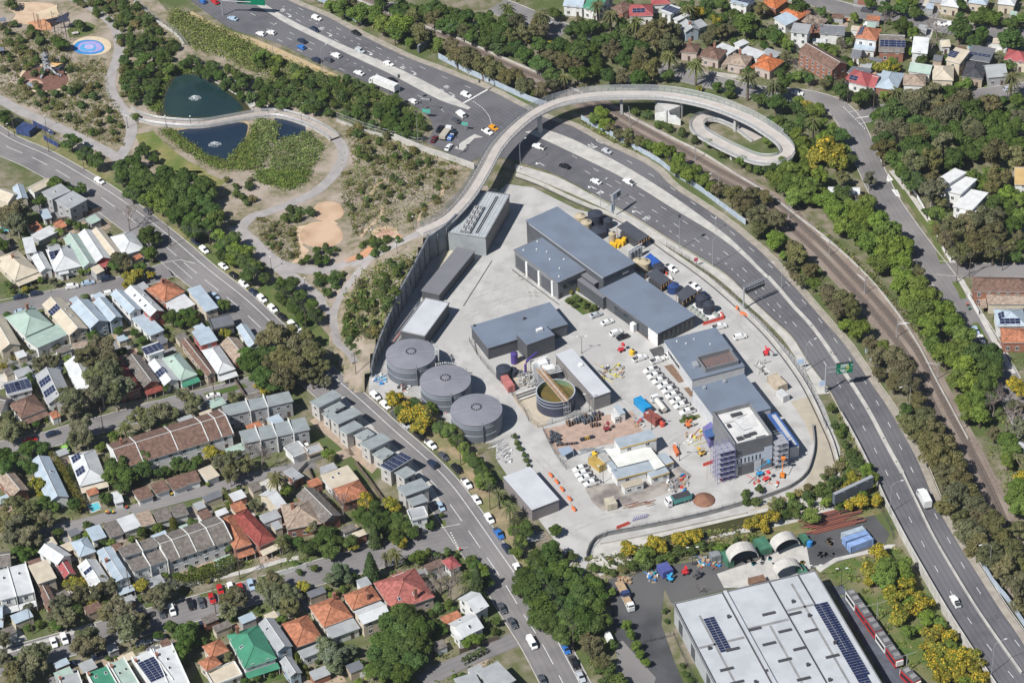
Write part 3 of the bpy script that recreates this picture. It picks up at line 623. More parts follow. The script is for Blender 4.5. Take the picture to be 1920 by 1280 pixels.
# railway masts
rp_ = thing('catenary_mast','x','mast');q = MB();q.tube([(0,0,0),(0,0,7)],.13,6);q.tube([(0,0,0),(0,0,.35)],.3,6);q.build('pole',steel,rp_)
q = MB();q.tube([(0,0,6.2),(4.2,0,6.4)],.05,4);q.tube([(0,0,5.3),(3.4,0,6.35)],.04,4);q.build('bracket',steel,rp_)
for bx,by in ((1180.5,237),(1303.7,301),(1479,410),(1554.5,479),(1621,550),(1681,632),(1757,711),(1805,805),(747,31),(858,70)):
 b = at(bx,by);
 k = min(range(len(cRail)),key=lambda i: (cRail[i]-b).length);place(rp_,b,cRail[k]-b,label='slim steel mast holding the railway wire',group='masts along the railway',anchor='top of the picture')
drop(rp_)
wm = thing('overhead_wire','thin contact wires strung above the two railway tracks','wire',cRail[0])
for off in (-2.1,2.1):
 q = MB();q.tube([p+Vector((0,0,6.1)) for p in offset(cRail,off)][::3],.03,3);q.build('wire',darksteel,wm)
# sign gantries
def text_on(parent,body,c,r_,u_,size,m,n=None):
 cu = bpy.data.curves.new('lettering','FONT');cu.body = body;cu.size = size;cu.align_x = 'CENTER';cu.align_y = 'CENTER'
 o = bpy.data.objects.new('lettering',cu);COL.objects.link(o);r_ = r_.normalized();u_ = u_.normalized()
 mm = Matrix((r_,u_,r_.cross(u_))).transposed().to_4x4();mm.translation = c-origin(parent);o.parent = parent;o.matrix_local = mm;cu.materials.append(m);return o
signg = mat('sign_green',(.0,.17,.085),.5);signw = mat('sign_white',(.75,.78,.78),.5);signy = mat('sign_yellow',(.62,.55,.08),.5);signb = mat('sign_blue_grey',(.45,.56,.72),.5)
def panel_board(parent,name,c,r_,w_,h_,m,th=.15,back=darksteel):
 r_ = Vector((r_.x,r_.y,0)).normalized();n = Vector((r_.y,-r_.x,0))
 q = MB();q.prism([c-r_*w_/2,c+r_*w_/2,c+r_*w_/2-n*th,c-r_*w_/2-n*th],c.z-h_/2,c.z+h_/2,0,bottom=True);return q.build(name,m,parent),r_,n
b = at(1547,733,.8);gp = thing('direction_sign','big green direction sign on a cantilever post over the highway','sign',b)
q = MB();q.tube([b,b+Vector((0,0,10.5))],.28,8);q.build('post',steel,gp)
r_ = (at(1600,728,0)-at(1548,735,0)).normalized()
for zz in (9.5,7.6):
 q = MB();q.tube([b+Vector((0,0,zz)),b+Vector((0,0,zz))+r_*3.6],.12,6);q.build('arm',steel,gp)
c = b+r_*6.2+Vector((0,0,8.4));n = Vector((r_.y,-r_.x,0))
panel_board(gp,'sign_board',c,r_,5.6,4.0,signg)
q = MB();q.prism([c-r_*2.8+n*.1,c+r_*2.8+n*.1,c+r_*2.8-n*.5,c-r_*2.8-n*.5],c.z+2.02,c.z+2.2,bottom=True);q.build('sign_hood',darksteel,gp)
def bar(c,r_,n,dx,dz,w_,h_,m,nm='sign_line'):
 p = c+r_*dx+Vector((0,0,dz))+n*.03;q = MB();q.face([p-r_*w_/2-Vector((0,0,h_/2)),p+r_*w_/2-Vector((0,0,h_/2)),p+r_*w_/2+Vector((0,0,h_/2)),p-r_*w_/2+Vector((0,0,h_/2))]);q.build(nm,m,gp)
for a in ((0,1.35,2.6,.42,signw),(.2,.75,.0+1.1,.3,signw),(-.8,.55,1.3,.3,signw),(1.0,.5,1.0,.7,signy),(0,-.1,5.3,.08,signw),(-.6,-.75,1.7,.42,signw),(-.4,-1.35,1.0,.35,signw),(.5,-1.35,.4,.4,signw),(1.0,-.7,1.0,.4,signy),(-2.3,-1.35,.5,.3,signw),(2.4,1.1,.4,.4,signw)): bar(c,r_,n,*a)
p2 = b-r_*.9+Vector((0,0,3.4));panel_board(gp,'side_plate',p2,r_,2.2,2.0,signb)
b = at(1505,692);g2 = thing('small_plate_sign','pale blue plate sign on the verge beside a lamp','sign',b)
q = MB();q.tube([b,b+Vector((0,0,3))],.08,6);q.build('post',steel,g2);panel_board(g2,'sign_plate',b+Vector((0,0,3.3))-r_*.8,r_,2.2,2.0,signb)
b = at(1150,406);g3 = thing('message_sign','steel electronic message sign on a post facing up the highway','sign',b)
r3 = (at(1168,393)-at(1150,406)).normalized()
q = MB();q.tube([b,b+Vector((0,0,9))],.25,8);q.build('post',steel,g3)
c3 = b+r3*2.2+Vector((0,0,8));panel_board(g3,'display',c3,r3,5.0,2.6,steel,.7);panel_board(g3,'screen',c3+r3*1.0+Vector((r3.y,-r3.x,0))*.03,r3,1.6,1.6,darksteel,.02);panel_board(g3,'screen',c3-r3*.8+Vector((r3.y,-r3.x,0))*.03,r3,1.2,1.3,signb,.02)
panel_board(g3,'side_plate',b+Vector((0,0,4.0)),r3,2.0,3.2,signb)
b = at(1394,580);g4 = thing('lane_gantry','grey steel lane sign gantry cantilevered over the highway','sign',b);r4 = (at(1438,566)-at(1394,585)).normalized()
q = MB();q.tube([b,b+Vector((0,0,9))],.3,8);q.build('post',steel,g4);q = MB()
for zz,dd in ((8.8,0),(7.6,0),(8.8,1.0),(7.6,1.0)): q.tube([b+side(r4)*dd+Vector((0,0,zz)),b+side(r4)*dd+r4*9.5+Vector((0,0,zz))],.1,4)
for i in range(9): q.tube([b+r4*(i*1.05)+Vector((0,0,7.6)),b+r4*((i+1)*1.05)+Vector((0,0,8.8))],.06,4)
q.build('truss',steel,g4);panel_board(g4,'sign_board',b+r4*5+Vector((0,0,7.2)),r4,8,2.2,darksteel,.5)
b = at(1305,500);g5 = thing('no_entry_sign','small red square sign on the mesh fence by the highway','sign',b);q = MB();q.tube([b,b+Vector((0,0,3.4))],.06,5);q.build('post',steel,g5);panel_board(g5,'sign_plate',b+Vector((0,0,3.0)),r_,1.3,1.4,mat('sign_red',(.45,.05,.08),.5))
for bx,by,w_,h_,l in ((800,222,3.2,1.6,'small green street sign on the wall at the junction corner'),(872,246,2.4,1.3,'small green street sign on the junction island')):
 b = at(bx,by);g6 = thing('street_sign',l,'sign',b);q = MB();q.tube([b,b+Vector((0,0,3.6))],.08,5);q.build('post',steel,g6);panel_board(g6,'sign_plate',b+Vector((0,0,3.2)),Vector((1,-.3,0)),w_,h_,mat('sign_teal',(.1,.42,.33),.5))
b = at(455,28);g7 = thing('overhead_sign','dark green overhead road sign at the top edge of the highway','sign',b);q = MB();q.tube([b-Vector((8,0,0)),b+Vector((-8,0,8))],.25,8);q.build('post',steel,g7)
c = at(470,2,7);panel_board(g7,'sign_board',c,Vector((1,-.25,0)),12,3.5,signg,.3);q = MB();q.tube([b+Vector((-8,0,8)),c+Vector((0,0,.6))],.2,6);q.tube([b+Vector((-8,0,7)),c-Vector((0,0,.6))],.2,6);q.build('arm',steel,g7)
# signal gantry arms at the junction
for bx,by,dx,dy,L,l in ((918,166,-48,28,9,'traffic signal mast arm reaching across the upper carriageway'),(790,208,34,6,7,'traffic signal mast arm at the junction corner'),(860,290,-6,-30,5,'traffic signal pole on the narrow concrete island')):
 b = at(bx,by);g8 = thing('traffic_signal',l,'traffic signal',b);d = at(bx+dx,by+dy)-b;d.normalize()
 q = MB();q.tube([b,b+Vector((0,0,5.6))],.12,6);q.tube([b+Vector((0,0,5.4)),b+d*L*.6+Vector((0,0,5.9))],.08,5);q.build('mast',steel,g8)
 for k in (0,.6):
  q = MB();q.box(b+d*L*k,d,.4,.5,(5.1 if k else 3.2),(6.4 if k else 4.4),bottom=True);q.build('signal_head',darksteel,g8)
for cx,cy,t_,l in ((1612,937,0,'big dark grey billboard back above the shrubs beside the highway'),):
 b = at(cx,cy);g9 = thing('billboard',l,'billboard',b);a1,a2 = at(1565,946,3.2),at(1637,912,3.2);r9 = (a2-a1);r9.z = 0;c9 = (a1+a2)/2
 q = MB();n9 = side(r9);q.prism([a1,a2,a2+n9*1.2,a1+n9*1.2],3.2,7.2,0,1,bottom=True);q.build('board',[mat('billboard_grey',(.12,.14,.17),.6,(.10,.115,.14),.3),steel],g9)
 for k in (.2,.5,.8):
  p = a1+r9*k+n9*.6;q = MB();q.tube([Vector((p.x,p.y,0)),Vector((p.x,p.y,3.3))],.2,6);q.build('post',steel,g9)
  p = a1+r9*k;q = MB();q.tube([Vector((p.x,p.y,6.9)),Vector((p.x,p.y,7.6))-n9.normalized()*1.2],.05,4);q.build('flood_light',steel,g9)
a1,a2 = at(786,99,.5),at(808,84,.5);g10 = thing('billboard','low dark billboard among trees above the upper carriageway','billboard',at(790,100));q = MB();n9 = side(a2-a1);q.prism([a1,a2,a2+n9*.8,a1+n9*.8],.5,3.6,0,1);q.build('board',[MATS['billboard_grey'],steel],g10)
# ---------------------------------------------------------------- the cycle bridge and its loop
BR = [(787,437,9.2),(830,417,9.6),(862,387,9.7),(885,357,9.6),(908,318,9.4),(929,280,9.2),(958,247,8.9),(997,216,8.6),(1047,193,8.4),(1110,181,8.4),(1185,178,8.3),(1247,180,8.1),(1310,191,7.9),(1360,206,7.6),(1410,228,7.2),(1445,250,6.9),(1468,268,6.6),(1477,286,6.2),(1465,298,5.8),(1440,302,5.3),(1412,298,4.8),(1372,281,4.0),(1335,262,3.2),(1312,247,2.6),(1306,233,2.2),(1318,222,1.8),(1348,221,1.2),(1385,236,.6),(1420,262,.1)]
bp = catmull([at(*p) for p in BR],1.6)
bt = thing('cycle_bridge','long curved concrete cycle bridge looping over the highway and railway','bridge',bp[0])
bw = 4.9;deckm = mat('bridge_deck',(.48,.435,.395),.85,(.41,.375,.345),.25,5);bsteel = mat('bridge_steel',(.34,.36,.38),.5,metal=.3)
ze = Vector((0,0,1))
tot = length(bp);k1 = 0;acc = 0
for i in range(len(bp)-1):
 acc += (bp[i+1]-bp[i]).length
 if bp[i].z > 6.7: k1 = i
mb = MB();a,b = offset(bp,bw/2),offset(bp,-bw/2);strip(mb,a,b);mb.build('deck',deckm,bt)
mb = MB()
for sgn2 in (1,-1):
 e = offset(bp,sgn2*(bw/2+.35));i_ = offset(bp,sgn2*bw/2);strip(mb,[p+ze*.12 for p in e],[p+ze*.12 for p in i_]);lowr = offset(bp,sgn2*bw*.22,-1.15)
 strip(mb,[p+ze*.12 for p in e],[p-ze*.45 for p in e]);strip(mb,[p-ze*.45 for p in e],lowr);strip(mb,[p+ze*.12 for p in i_],i_)
strip(mb,offset(bp,bw*.22,-1.15),offset(bp,-bw*.22,-1.15));mb.build('girder',mat('bridge_concrete',(.50,.49,.47),.8,(.42,.41,.4),.3),bt)
# railings: the outer screen is tall and curved,the inner one low
s_ = 0;postm = MB();postm.tube([(0,0,0),(0,0,1.5)],.06,4);pme = mesh_of(postm,'post',bsteel);tall = MB();tall.tube([(0,0,0),(0,-.15,1.6),(0,.25,2.9)],.065,4);tme = mesh_of(tall,'post',bsteel)
Lb = length(bp);o0 = origin(bt)
mesh_screen = bpy.data.materials.new('mesh_screen');mesh_screen.use_nodes = True
_n,_l = mesh_screen.node_tree.nodes,mesh_screen.node_tree.links;_p = _n['Principled BSDF'];_p.inputs['Base Color'].default_value = (.5,.52,.53,1);_p.inputs['Roughness'].default_value = .5
_t = _n.new('ShaderNodeBsdfTransparent');_m = _n.new('ShaderNodeMixShader');_m.inputs[0].default_value = .42;_l.new(_t.outputs[0],_m.inputs[1]);_l.new(_p.outputs[0],_m.inputs[2]);_l.new(_m.outputs[0],_n['Material Output'].inputs[0])
while s_ < Lb-2:
 p,d = lerp_line(bp,s_)
 for sg in (1,-1):
  q = p+side(d)*sg*(bw/2+.18)-o0;tl = (sg == 1 and p.z > 6.6)
  o = obj('post',tme if tl else pme,bt,q,(0,0,math.atan2(d.y,d.x)))
 s_ += 2.6
for sg in (1,-1):
 top = []
 for p,q in zip(bp,offset(bp,sg*(bw/2+.18))): top.append(q)
 hi = [i for i in range(len(bp)) if bp[i].z > 6.6];zt = 2.9 if sg == 1 else 1.5
 segs = [(top[:hi[-1]],zt),(top[hi[-1]-1:],1.5)]
 for seg,z in segs:
  mb = MB();mb.tube([q+ze*z for q in seg],.06,4);mb.tube([q+ze*1.2 for q in seg],.045,4);mb.build('handrail',bsteel,bt)
  mb = MB();strip(mb,[q+ze*.2 for q in seg],[q+ze*(z-.05) for q in seg]);mb.build('mesh_panel',mesh_screen,bt)
for fx,fy in ((1012,240),):
 pass
def pier(px,py,z1,r=.9):
 c = at(px,py);q = MB();q.box(c,(1,.3),1.6,1.0,0,z1-1.0);q.build('pier',MATS['bridge_concrete'],bt)
pier(1013,250,8.3);
for k in (.13,.44,.52,.60,.69,.80):
 p,d = lerp_line(bp,Lb*k);q = MB();q.box(p,d,1.0,1.6,0,p.z-1.0);q.build('pier',MATS['bridge_concrete'],bt)
mb = MB();mb.prism(fps([(1228,212),(1258,205),(1275,222),(1250,232)]),0,5.5);mb.build('abutment',MATS['bridge_concrete'],bt)
ab = thing('gabled_wall','white angular concrete abutment wall below the curve of the bridge','wall',at(1245,228));mb = MB();p0,p1 = at(1228,226),at(1276,236);n9 = side(p1-p0)*.5
prof = [(0,0),(0,3.0),(.55,5.2),(.6,3.6),(.8,3.9),(1,2.4),(1,0)]
mb.face([p0+(p1-p0)*u+ze*v for u,v in prof]);mb.face([p0+(p1-p0)*u+ze*v+n9 for u,v in prof][::-1])
for (u,v),(u2,v2) in zip(prof,prof[1:]): mb.face([p0+(p1-p0)*u+ze*v,p0+(p1-p0)*u2+ze*v2,p0+(p1-p0)*u2+ze*v2+n9,p0+(p1-p0)*u+ze*v+n9])
mb.build('wall_face',white,ab)
# pond boardwalk
pb = thing('pond_bridge','curved pale footbridge running between the two ponds','bridge',tp(0,1240,920));pbc = catmull([tp(0,*q,.9) for q in ((950,830),(1050,880),(1200,915),(1480,932),(1700,900),(1920,862))]+[tp(1,*q,.9) for q in ((160,855),(300,885),(430,935),(540,995),(590,1035))],2)
mb = MB();strip(mb,offset(pbc,1.9),offset(pbc,-1.9));mb.build('deck',mat('boardwalk',(.42,.37,.33),.85,(.35,.31,.28),.6),pb)
for sg in (1,-1):
 e = offset(pbc,sg*1.95);mb = MB();strip(mb,[p+ze*.02 for p in e],[p-ze*.8 for p in e]);mb.build('edge_beam',concrete_lt,pb)
 mb = MB();mb.tube([p+ze*1.2 for p in e],.06,4);mb.tube([p+ze*.7 for p in e],.04,4);mb.build('handrail',steel,pb)
 mb = MB();strip(mb,[p+ze*.1 for p in e],[p+ze*1.15 for p in e]);mb.build('mesh_panel',mesh_screen,pb)
 s_ = 0
 while s_ < length(pbc):
  p,d = lerp_line(e,s_);obj('post',pme,pb,p-origin(pb)-Vector((0,0,.2)),(0,0,0));s_ += 4
# ================================================================ THE PLANT
def rect(A,B,C,z):
 a,b,c = at(*A,z),at(*B,z),at(*C,z);u = (b-a);u.z = 0;L = u.length;u.normalize();v = side(u);W = (c-b).dot(v)
 if W < 0: v = -v;W = -W
 return a,u,v,L,W
metal_roof = mat('grey_metal_roof',(.19,.225,.285),.5,(.178,.212,.27),.15,4,stripe=(.7,.08,.82,0),metal=.1,col3=(.165,.195,.245),scale3=.12)
dark_roof = mat('charcoal_metal_roof',(.205,.205,.22),.5,(.19,.19,.205),.15,stripe=(.7,.08,.85,0),metal=.1)
pale_roof = mat('pale_metal_roof',(.52,.53,.55),.5,(.47,.48,.50),.2,5,stripe=(.7,.08,.88,0))
rib_roof = mat('ribbed_pale_roof',(.42,.45,.46),.5,(.37,.40,.41),.3,stripe=(1.2,.35,.78,0))
clad_dk = mat('dark_cladding',(.10,.105,.115),.6,(.085,.09,.10),.3,stripe=(.4,.25,.7,0))
clad_md = mat('grey_cladding',(.22,.225,.235),.6,(.19,.195,.205),.3,stripe=(.5,.2,.75,0))
clad_tan = mat('taupe_cladding',(.25,.235,.225),.7,(.22,.205,.2),.3,stripe=(.5,.2,.8,0))
clad_pl = mat('pale_cladding',(.55,.56,.57),.7,(.49,.5,.51),.4,stripe=(.6,.12,.8,0))
WINM = None
def win_mesh(w_,h_,key={}):
 k = (round(w_,2),round(h_,2))
 if k not in key:
  q = MB();
  def bx(x0,x1,z0,z1,y,m): q.face([(x0,y,z0),(x1,y,z0),(x1,y,z1),(x0,y,z1)],m)
  t = .08;d = -.07
  bx(-w_/2+t,w_/2-t,-h_/2+t,h_/2-t,d+.03,1)
  for x0,x1,z0,z1 in ((-w_/2,w_/2,h_/2-t,h_/2),(-w_/2,w_/2,-h_/2,-h_/2+t),(-w_/2,-w_/2+t,-h_/2+t,h_/2-t),(w_/2-t,w_/2,-h_/2+t,h_/2-t),(-t/2,t/2,-h_/2+t,h_/2-t)): bx(x0,x1,z0,z1,d,0)
  q.face([(-w_/2,d,h_/2),(w_/2,d,h_/2),(w_/2,.02,h_/2),(-w_/2,.02,h_/2)],0);q.face([(-w_/2-.05,d-.06,-h_/2),(w_/2+.05,d-.06,-h_/2),(w_/2+.05,.02,-h_/2),(-w_/2-.05,.02,-h_/2)],0)
  key[k] = mesh_of(q,'window',[white,glass])
 return key[k]
def put_window(parent,p,n,w_=1.3,h_=1.4,name='window'):
 o = obj(name,win_mesh(w_,h_),parent,Vector(p)-origin(parent),(0,0,math.atan2(n.y,n.x)+math.pi/2));return o
TOCAM = Vector((0,-1,0))
def building(name,label,A,B,C,he,roofm,wallm,over=.25,par=0,tilt=0,cat='building',wins=(),z0=0,th=.3,rib='u'):
 a,u,v,L,W = rect(A,B,C,he);c = a+u*L/2+v*W/2;t = thing(name,label,cat,(c.x,c.y,z0))
 q = MB();i = over;z = Vector((0,0,1));q.prism([a+u*i+v*i,a+u*(L-i)+v*i,a+u*(L-i)+v*(W-i),a+u*i+v*(W-i)],z0,he-th);q.build('wall',wallm,t)
 q = MB();pts = [a,a+u*L,a+u*L+v*W-z*tilt,a+v*W-z*tilt];uv = [(0,0),(L,0),(L,W),(0,W)] if rib == 'u' else [(0,0),(0,L),(W,L),(W,0)]
 q.slab(pts,th,1,0,uv);rf = q.build('roof',[roofm,MATS['grey_cladding']],t)
 if par:
  for p0,p1,nn in ((a,a+u*L,v),(a+v*W,a+u*L+v*W,-v),(a,a+v*W,u),(a+u*L,a+u*L+v*W,-u)):
   q = MB();q.prism([p0,p1,p1+nn*.25,p0+nn*.25],he-.02,he+par);q.build('parapet',MATS['grey_cladding'],t)
 for (f,s0,zc,w_,h_) in wins:        # wall number,place along it,height,size
  if f == 0: p,n = a+u*L*s0+v*(i-.0),-v
  elif f == 1: p,n = a+u*(L-i)+v*W*s0,u
  elif f == 2: p,n = a+u*L*s0+v*(W-i),v
  else: p,n = a+u*i+v*W*s0,-u
  put_window(t,Vector((p.x,p.y,zc)),n,w_,h_)
 t['frame'] = 0;del t['frame']
 return t,a,u,v,L,W
def roof_box(t,p,u,sx,sy,h,m=None,name='vent'):
 q = MB();q.box(p,u,sx,sy,p.z-.1,p.z+h);return q.build(name,m or steel,t)
# -- building below the bridge
t,a,u,v,L,W = building('ribbed_building','tall grey ribbed building tucked against the curve of the bridge',PX(5,1440,470),PX(5,1722,512),PX(5,1950,190),7.2,rib_roof,clad_tan,par=.35,wins=((0,.85,1.2,1.6,2.2),))
q = MB();q.prism([a-v*.02,a+u*L-v*.02,a+u*L+v*.15,a+v*.15],0,7.2);q.build('front_wall',mat('ribbed_front',(.33,.355,.36),.6,(.29,.315,.32),.4,stripe=(.45,.3,.75,0)),t)
mat('machine_pale0',(.5,.5,.49),.6);pl = MB();c0 = a+u*L*.42+v*W*.05;pl.prism([c0-u*1.9,c0+u*1.9,c0+u*1.9+v*17,c0-u*1.9+v*17],7.25,7.9);pl.build('plant_deck',clad_md,t)
for i in range(5):
 for s_ in (-1,1):
  p = c0+u*s_*.9+v*(1.8+i*3.3);p.z = 7.95;ac = roof_box(t,p,u,1.1,1.7,.5,MATS['machine_pale0'],'cooling_unit')
  for k in (-.42,.42):
   m_ = MB();m_.cyl(p+v*k,.36,8.43,8.5,8);m_.build('fan',darksteel,ac)
for d in (3.6,4.3):
 q = MB();q.tube([c0+u*d+v*1+Vector((0,0,.25)),c0+u*d+v*25+Vector((0,0,.25))],.12,5);q.build('pipe',darksteel,t)
building('low_long_building','long low charcoal flat roofed building beside the retaining wall',(857,462),(891,470),(849,559),3.8,dark_roof,clad_dk,rib='v')
t,a,u,v,L,W = building('white_roof_building','white roofed building between the low charcoal building and the first tank',(797,558),(843,568),(809,634),5.0,pale_roof,clad_dk,rib='v',par=.2)
for i in range(4):                           # pipe rack on its left side
 q = MB();p0,p1 = a-u*(1.0+i*.7)-v*1,a-u*(1.0+i*.7)+v*(W+2);p0.z = p1.z = 1.4+.3*(i%2);q.tube([p0,p1],.22,6);q.build('pipe',mat('pink_pipe',(.62,.28,.27),.6) if i == 1 else steel,t)
# -- the big grey halls
t,a,u,v,L,W = building('main_hall','largest grey metal roofed hall of the plant, highest roof',PX(6,340,268),PX(6,927,690),PX(6,668,790),9.6,metal_roof,clad_dk,rib='u',wins=((1,.3,7.6,2.6,.9),))
q = MB();q.tube([a+u*L*.05+v*(W+.1)+Vector((0,0,-.3)),a+u*L+v*(W+.1)+Vector((0,0,-.3))],.18,5);q.build('gutter',steel,t)
t,a,u,v,L,W = building('side_hall','lower grey hall with roller doors attached to the largest hall',PX(6,228,497),PX(6,562,742),PX(6,342,842),7.2,metal_roof,clad_md,rib='v',par=.12)
for s_ in (.14,.42,.72):
 p = a+u*L*s_+v*(W-.25);q = MB();q.prism([p-u*2.6,p+u*2.6,p+u*2.6+v*.08,p-u*2.6+v*.08],0,5.4);q.build('roller_door',clad_dk,t)
 p = a+u*(L*s_+4.0)+v*(W-.2);q = MB();q.prism([p-u*.5,p+u*.5,p+u*.5+v*.4,p-u*.5+v*.4],0,6.2);q.build('column',white,t)
p = a+u*(L-.24)+v*W*.5;q = MB();q.prism([p-v*W*.36,p+v*W*.3,p+v*W*.3+u*.06,p-v*W*.36+u*.06],3.6,5.2);q.build('strip_window',glass,t)
p = a+u*(L-.24)+v*W*.9;q = MB();q.prism([p-v*.6,p+v*.6,p+v*.6+u*.06,p-v*.6+u*.06],0,2.3);q.build('door',darksteel,t)
for fx,fy in ((.05,.25),(.2,.5),(.33,.35),(.5,.5),(.62,.2),(.75,.55),(.9,.8),(.1,.8)): roof_box(t,a+u*L*fx+v*W*fy,u,.45,.45,.4,white,'roof_vent')
t,a,u,v,L,W = building('long_hall','long grey metal roofed office hall with glazed front and white corner',PX(6,922,762),PX(6,1378,1082),PX(6,1068,1203),5.4,metal_roof,clad_dk,rib='v')
for i in range(9):
 p = a+u*L*(.30+.045*i)+v*(W-.25);q = MB();q.prism([p-u*.75,p+u*.75,p+u*.75+v*.07,p-u*.75+v*.07],.3,3.6);q.build('glazing_panel',glass,t)
p = a+u*L*.93+v*(W-.2);q = MB();q.prism([p-u*3,p+u*2,p+u*2+v*.1,p-u*3+v*.1],0,4.9);q.build('white_panel',white,t)
p = a+u*L*.62+v*(W-.1);q = MB();q.prism([p-u*1,p+u*1,p+u*1+v*1.4,p-u*1+v*1.4],0,3.0);q.build('entry_porch',white,t)
for i in range(7):
 p = a+u*(L-.24)+v*W*(.1+.12*i);q = MB();q.prism([p-v*.5,p+v*.5,p+v*.5+u*.06,p-v*.5+u*.06],1.2,4.4);q.build('glazing_panel',glass,t)
building('link_block','dark link building joining the side hall and the long hall',PX(6,560,745),PX(6,672,822),PX(6,645,868),6.2,dark_roof,clad_dk);building('entry_wing','dark flat fronted entry wing below the link building',PX(6,520,800),PX(6,715,940),PX(6,690,960),5.0,dark_roof,clad_dk,over=.05)
# -- pump building with raised box
t,a,u,v,L,W = building('pump_building','grey metal roofed building beside the second storage tank',(882,611),(1031,566),(1065,607),4.9,metal_roof,clad_dk,rib='v')
roof_box(t,a+u*L*.6+v*W*.35,u,1.0,.5,.7,darksteel,'vent');roof_box(t,a+u*L*.04+v*W*.05,u,.6,.6,.6,darksteel,'vent')
t,a,u,v,L,W = building('screen_box','taller grey box building with a white roof vent next to the pump building',(968,626),(1020,607),(1041,627),6.7,metal_roof,clad_dk,over=.05)
roof_box(t,a+u*L*.7+v*W*.35,u,2.2,1.2,.8,white,'roof_vent')
t,a,u,v,L,W = building('white_shed','long shed with a pale metal roof behind the open clarifier tank',PX(10,450,52),PX(10,742,375),PX(10,606,410),5.6,pale_roof,clad_tan,rib='v',over=.15)
roof_box(t,a+u*L*.36+v*W*.3,u,1.6,1.2,.6,white,'roof_vent')
# -- administration and the unfinished block
t,a,u,v,L,W = building('admin_building','grey roofed office with a recessed roof terrace beside the row of white utes',(1342,613),(1397,686),(1298,713),5.0,metal_roof,clad_pl,over=.15)
for fx,fy in ((.15,.5),(.2,.68),(.1,.8),(.35,.3)): roof_box(t,a+u*L*fx+v*W*fy,u,.4,.4,.4,white,'roof_vent')
roof_box(t,a+u*L*.72+v*W*.78,u,2.6,1.6,1.0,steel,'cooling_unit')
c0 = a+u*L*.62+v*W*.08;q = MB();q.prism([c0,c0+u*L*.30,c0+u*L*.30+v*W*.62,c0+v*W*.62],5.02,5.08);q.build('terrace_floor',mat('terrace_dark',(.10,.10,.11),.7,(.2,.12,.1),1.2),t)
for p0,p1 in ((c0,c0+u*L*.30),(c0,c0+v*W*.62),(c0+v*W*.62,c0+u*L*.30+v*W*.62),(c0+u*L*.30,c0+u*L*.30+v*W*.62)):
 q = MB();d = (p1-p0).normalized();n = side(d)*.15;q.prism([p0-n,p1-n,p1+n,p0+n],5.0,6.6);q.build('terrace_wall',clad_md,t)
for s_ in (.2,.3,.4,.5): put_window(t,a+u*L*s_+v*(W-.15)+Vector((0,0,-2.4)),v,2.4,1.8)
t,a,u,v,L,W = building('workshop','grey roofed workshop between the office and the scaffolded block',(1395,700),(1446,765),(1337,779),6.4,metal_roof,clad_pl,over=.15)
for fx,fy in ((.08,.42),(.1,.82)): roof_box(t,a+u*L*fx+v*W*fy,u,1.2,.9,.8,steel,'roof_vent')
t,a,u,v,L,W = building('unfinished_block','tall unfinished block with white roof, parapets and scaffolds',PX(10,1505,555),PX(10,1782,484),PX(10,1925,735),11.6,mat('white_membrane',(.62,.61,.59),.7,(.5,.5,.49),.4,5),clad_md,over=.02)
for p0,p1,nn in ((a,a+u*L,v),(a+v*W,a+u*L+v*W,-v),(a,a+v*W,u),(a+u*L,a+u*L+v*W,-u)):
 q = MB();q.prism([p0,p1,p1+nn*.3,p0+nn*.3],11.55,13.2);q.build('parapet',clad_md,t)
p0,p1 = a+v*W if (a+v*W).y < a.y else a,None
# v points towards the camera or away: find the near wall
near = (a+v*W) if (a+v*W).y < a.y else a;nn = v if near is not a else -v
def fw(x0,x1,z0,z1,m,nm,d=.05):
 q = MB();pa,pb_ = near+u*L*x0,near+u*L*x1;q.prism([pa,pb_,pb_+nn*d,pa+nn*d],z0,z1,bottom=True);q.build(nm,m,t)
fw(0,1,7.6,13.2,mat('upper_cladding',(.17,.175,.185),.6,(.15,.155,.165),.3,stripe=(.45,.25,.72,0)),'upper_cladding');fw(0,.78,4.6,7.6,mat('pale_blue_panel',(.5,.55,.62),.6),'white_panel');fw(.78,1,3.5,9.0,MATS['pale_blue_panel'],'white_panel',.08)
for i in range(7): fw(.05+.1*i,.085+.1*i,5.0,6.8,darksteel,'slot_window',.1)
fw(.1,.5,0,3.9,mat('roller_dark',(.14,.14,.15),.6,stripe=(.3,.3,.7,1)),'roller_door',.08);fw(.52,.7,0,4.2,clad_pl,'column',.12);fw(.02,.08,0,4.4,clad_pl,'column',.12)
for (fx,fy,sx,sy) in ((.25,.8,2.0,1.6),(.45,.78,2.0,1.4),(.62,.76,2.2,1.2),(.55,.15,3.6,1.4),(.2,.4,1.0,1.6),(.75,.9,3.2,.5)): roof_box(t,Vector((*(a+u*L*fx+v*W*fy).xy,11.65)),u,sx,sy,.5,darksteel,'roof_hatch')
for x0,y0,x1,y1 in ((.1,.3,.4,.3),(.4,.3,.45,.6),(.45,.6,.7,.6),(.45,.6,.6,.9),(.5,.25,.8,.2)):
 q = MB();pa,pb_ = a+u*L*x0+v*W*y0,a+u*L*x1+v*W*y1;pa.z = pb_.z = 11.8;q.tube([pa,pb_],.1,4);q.build('pipe',steel,t)
BLK = (a,u,v,L,W,near,nn)
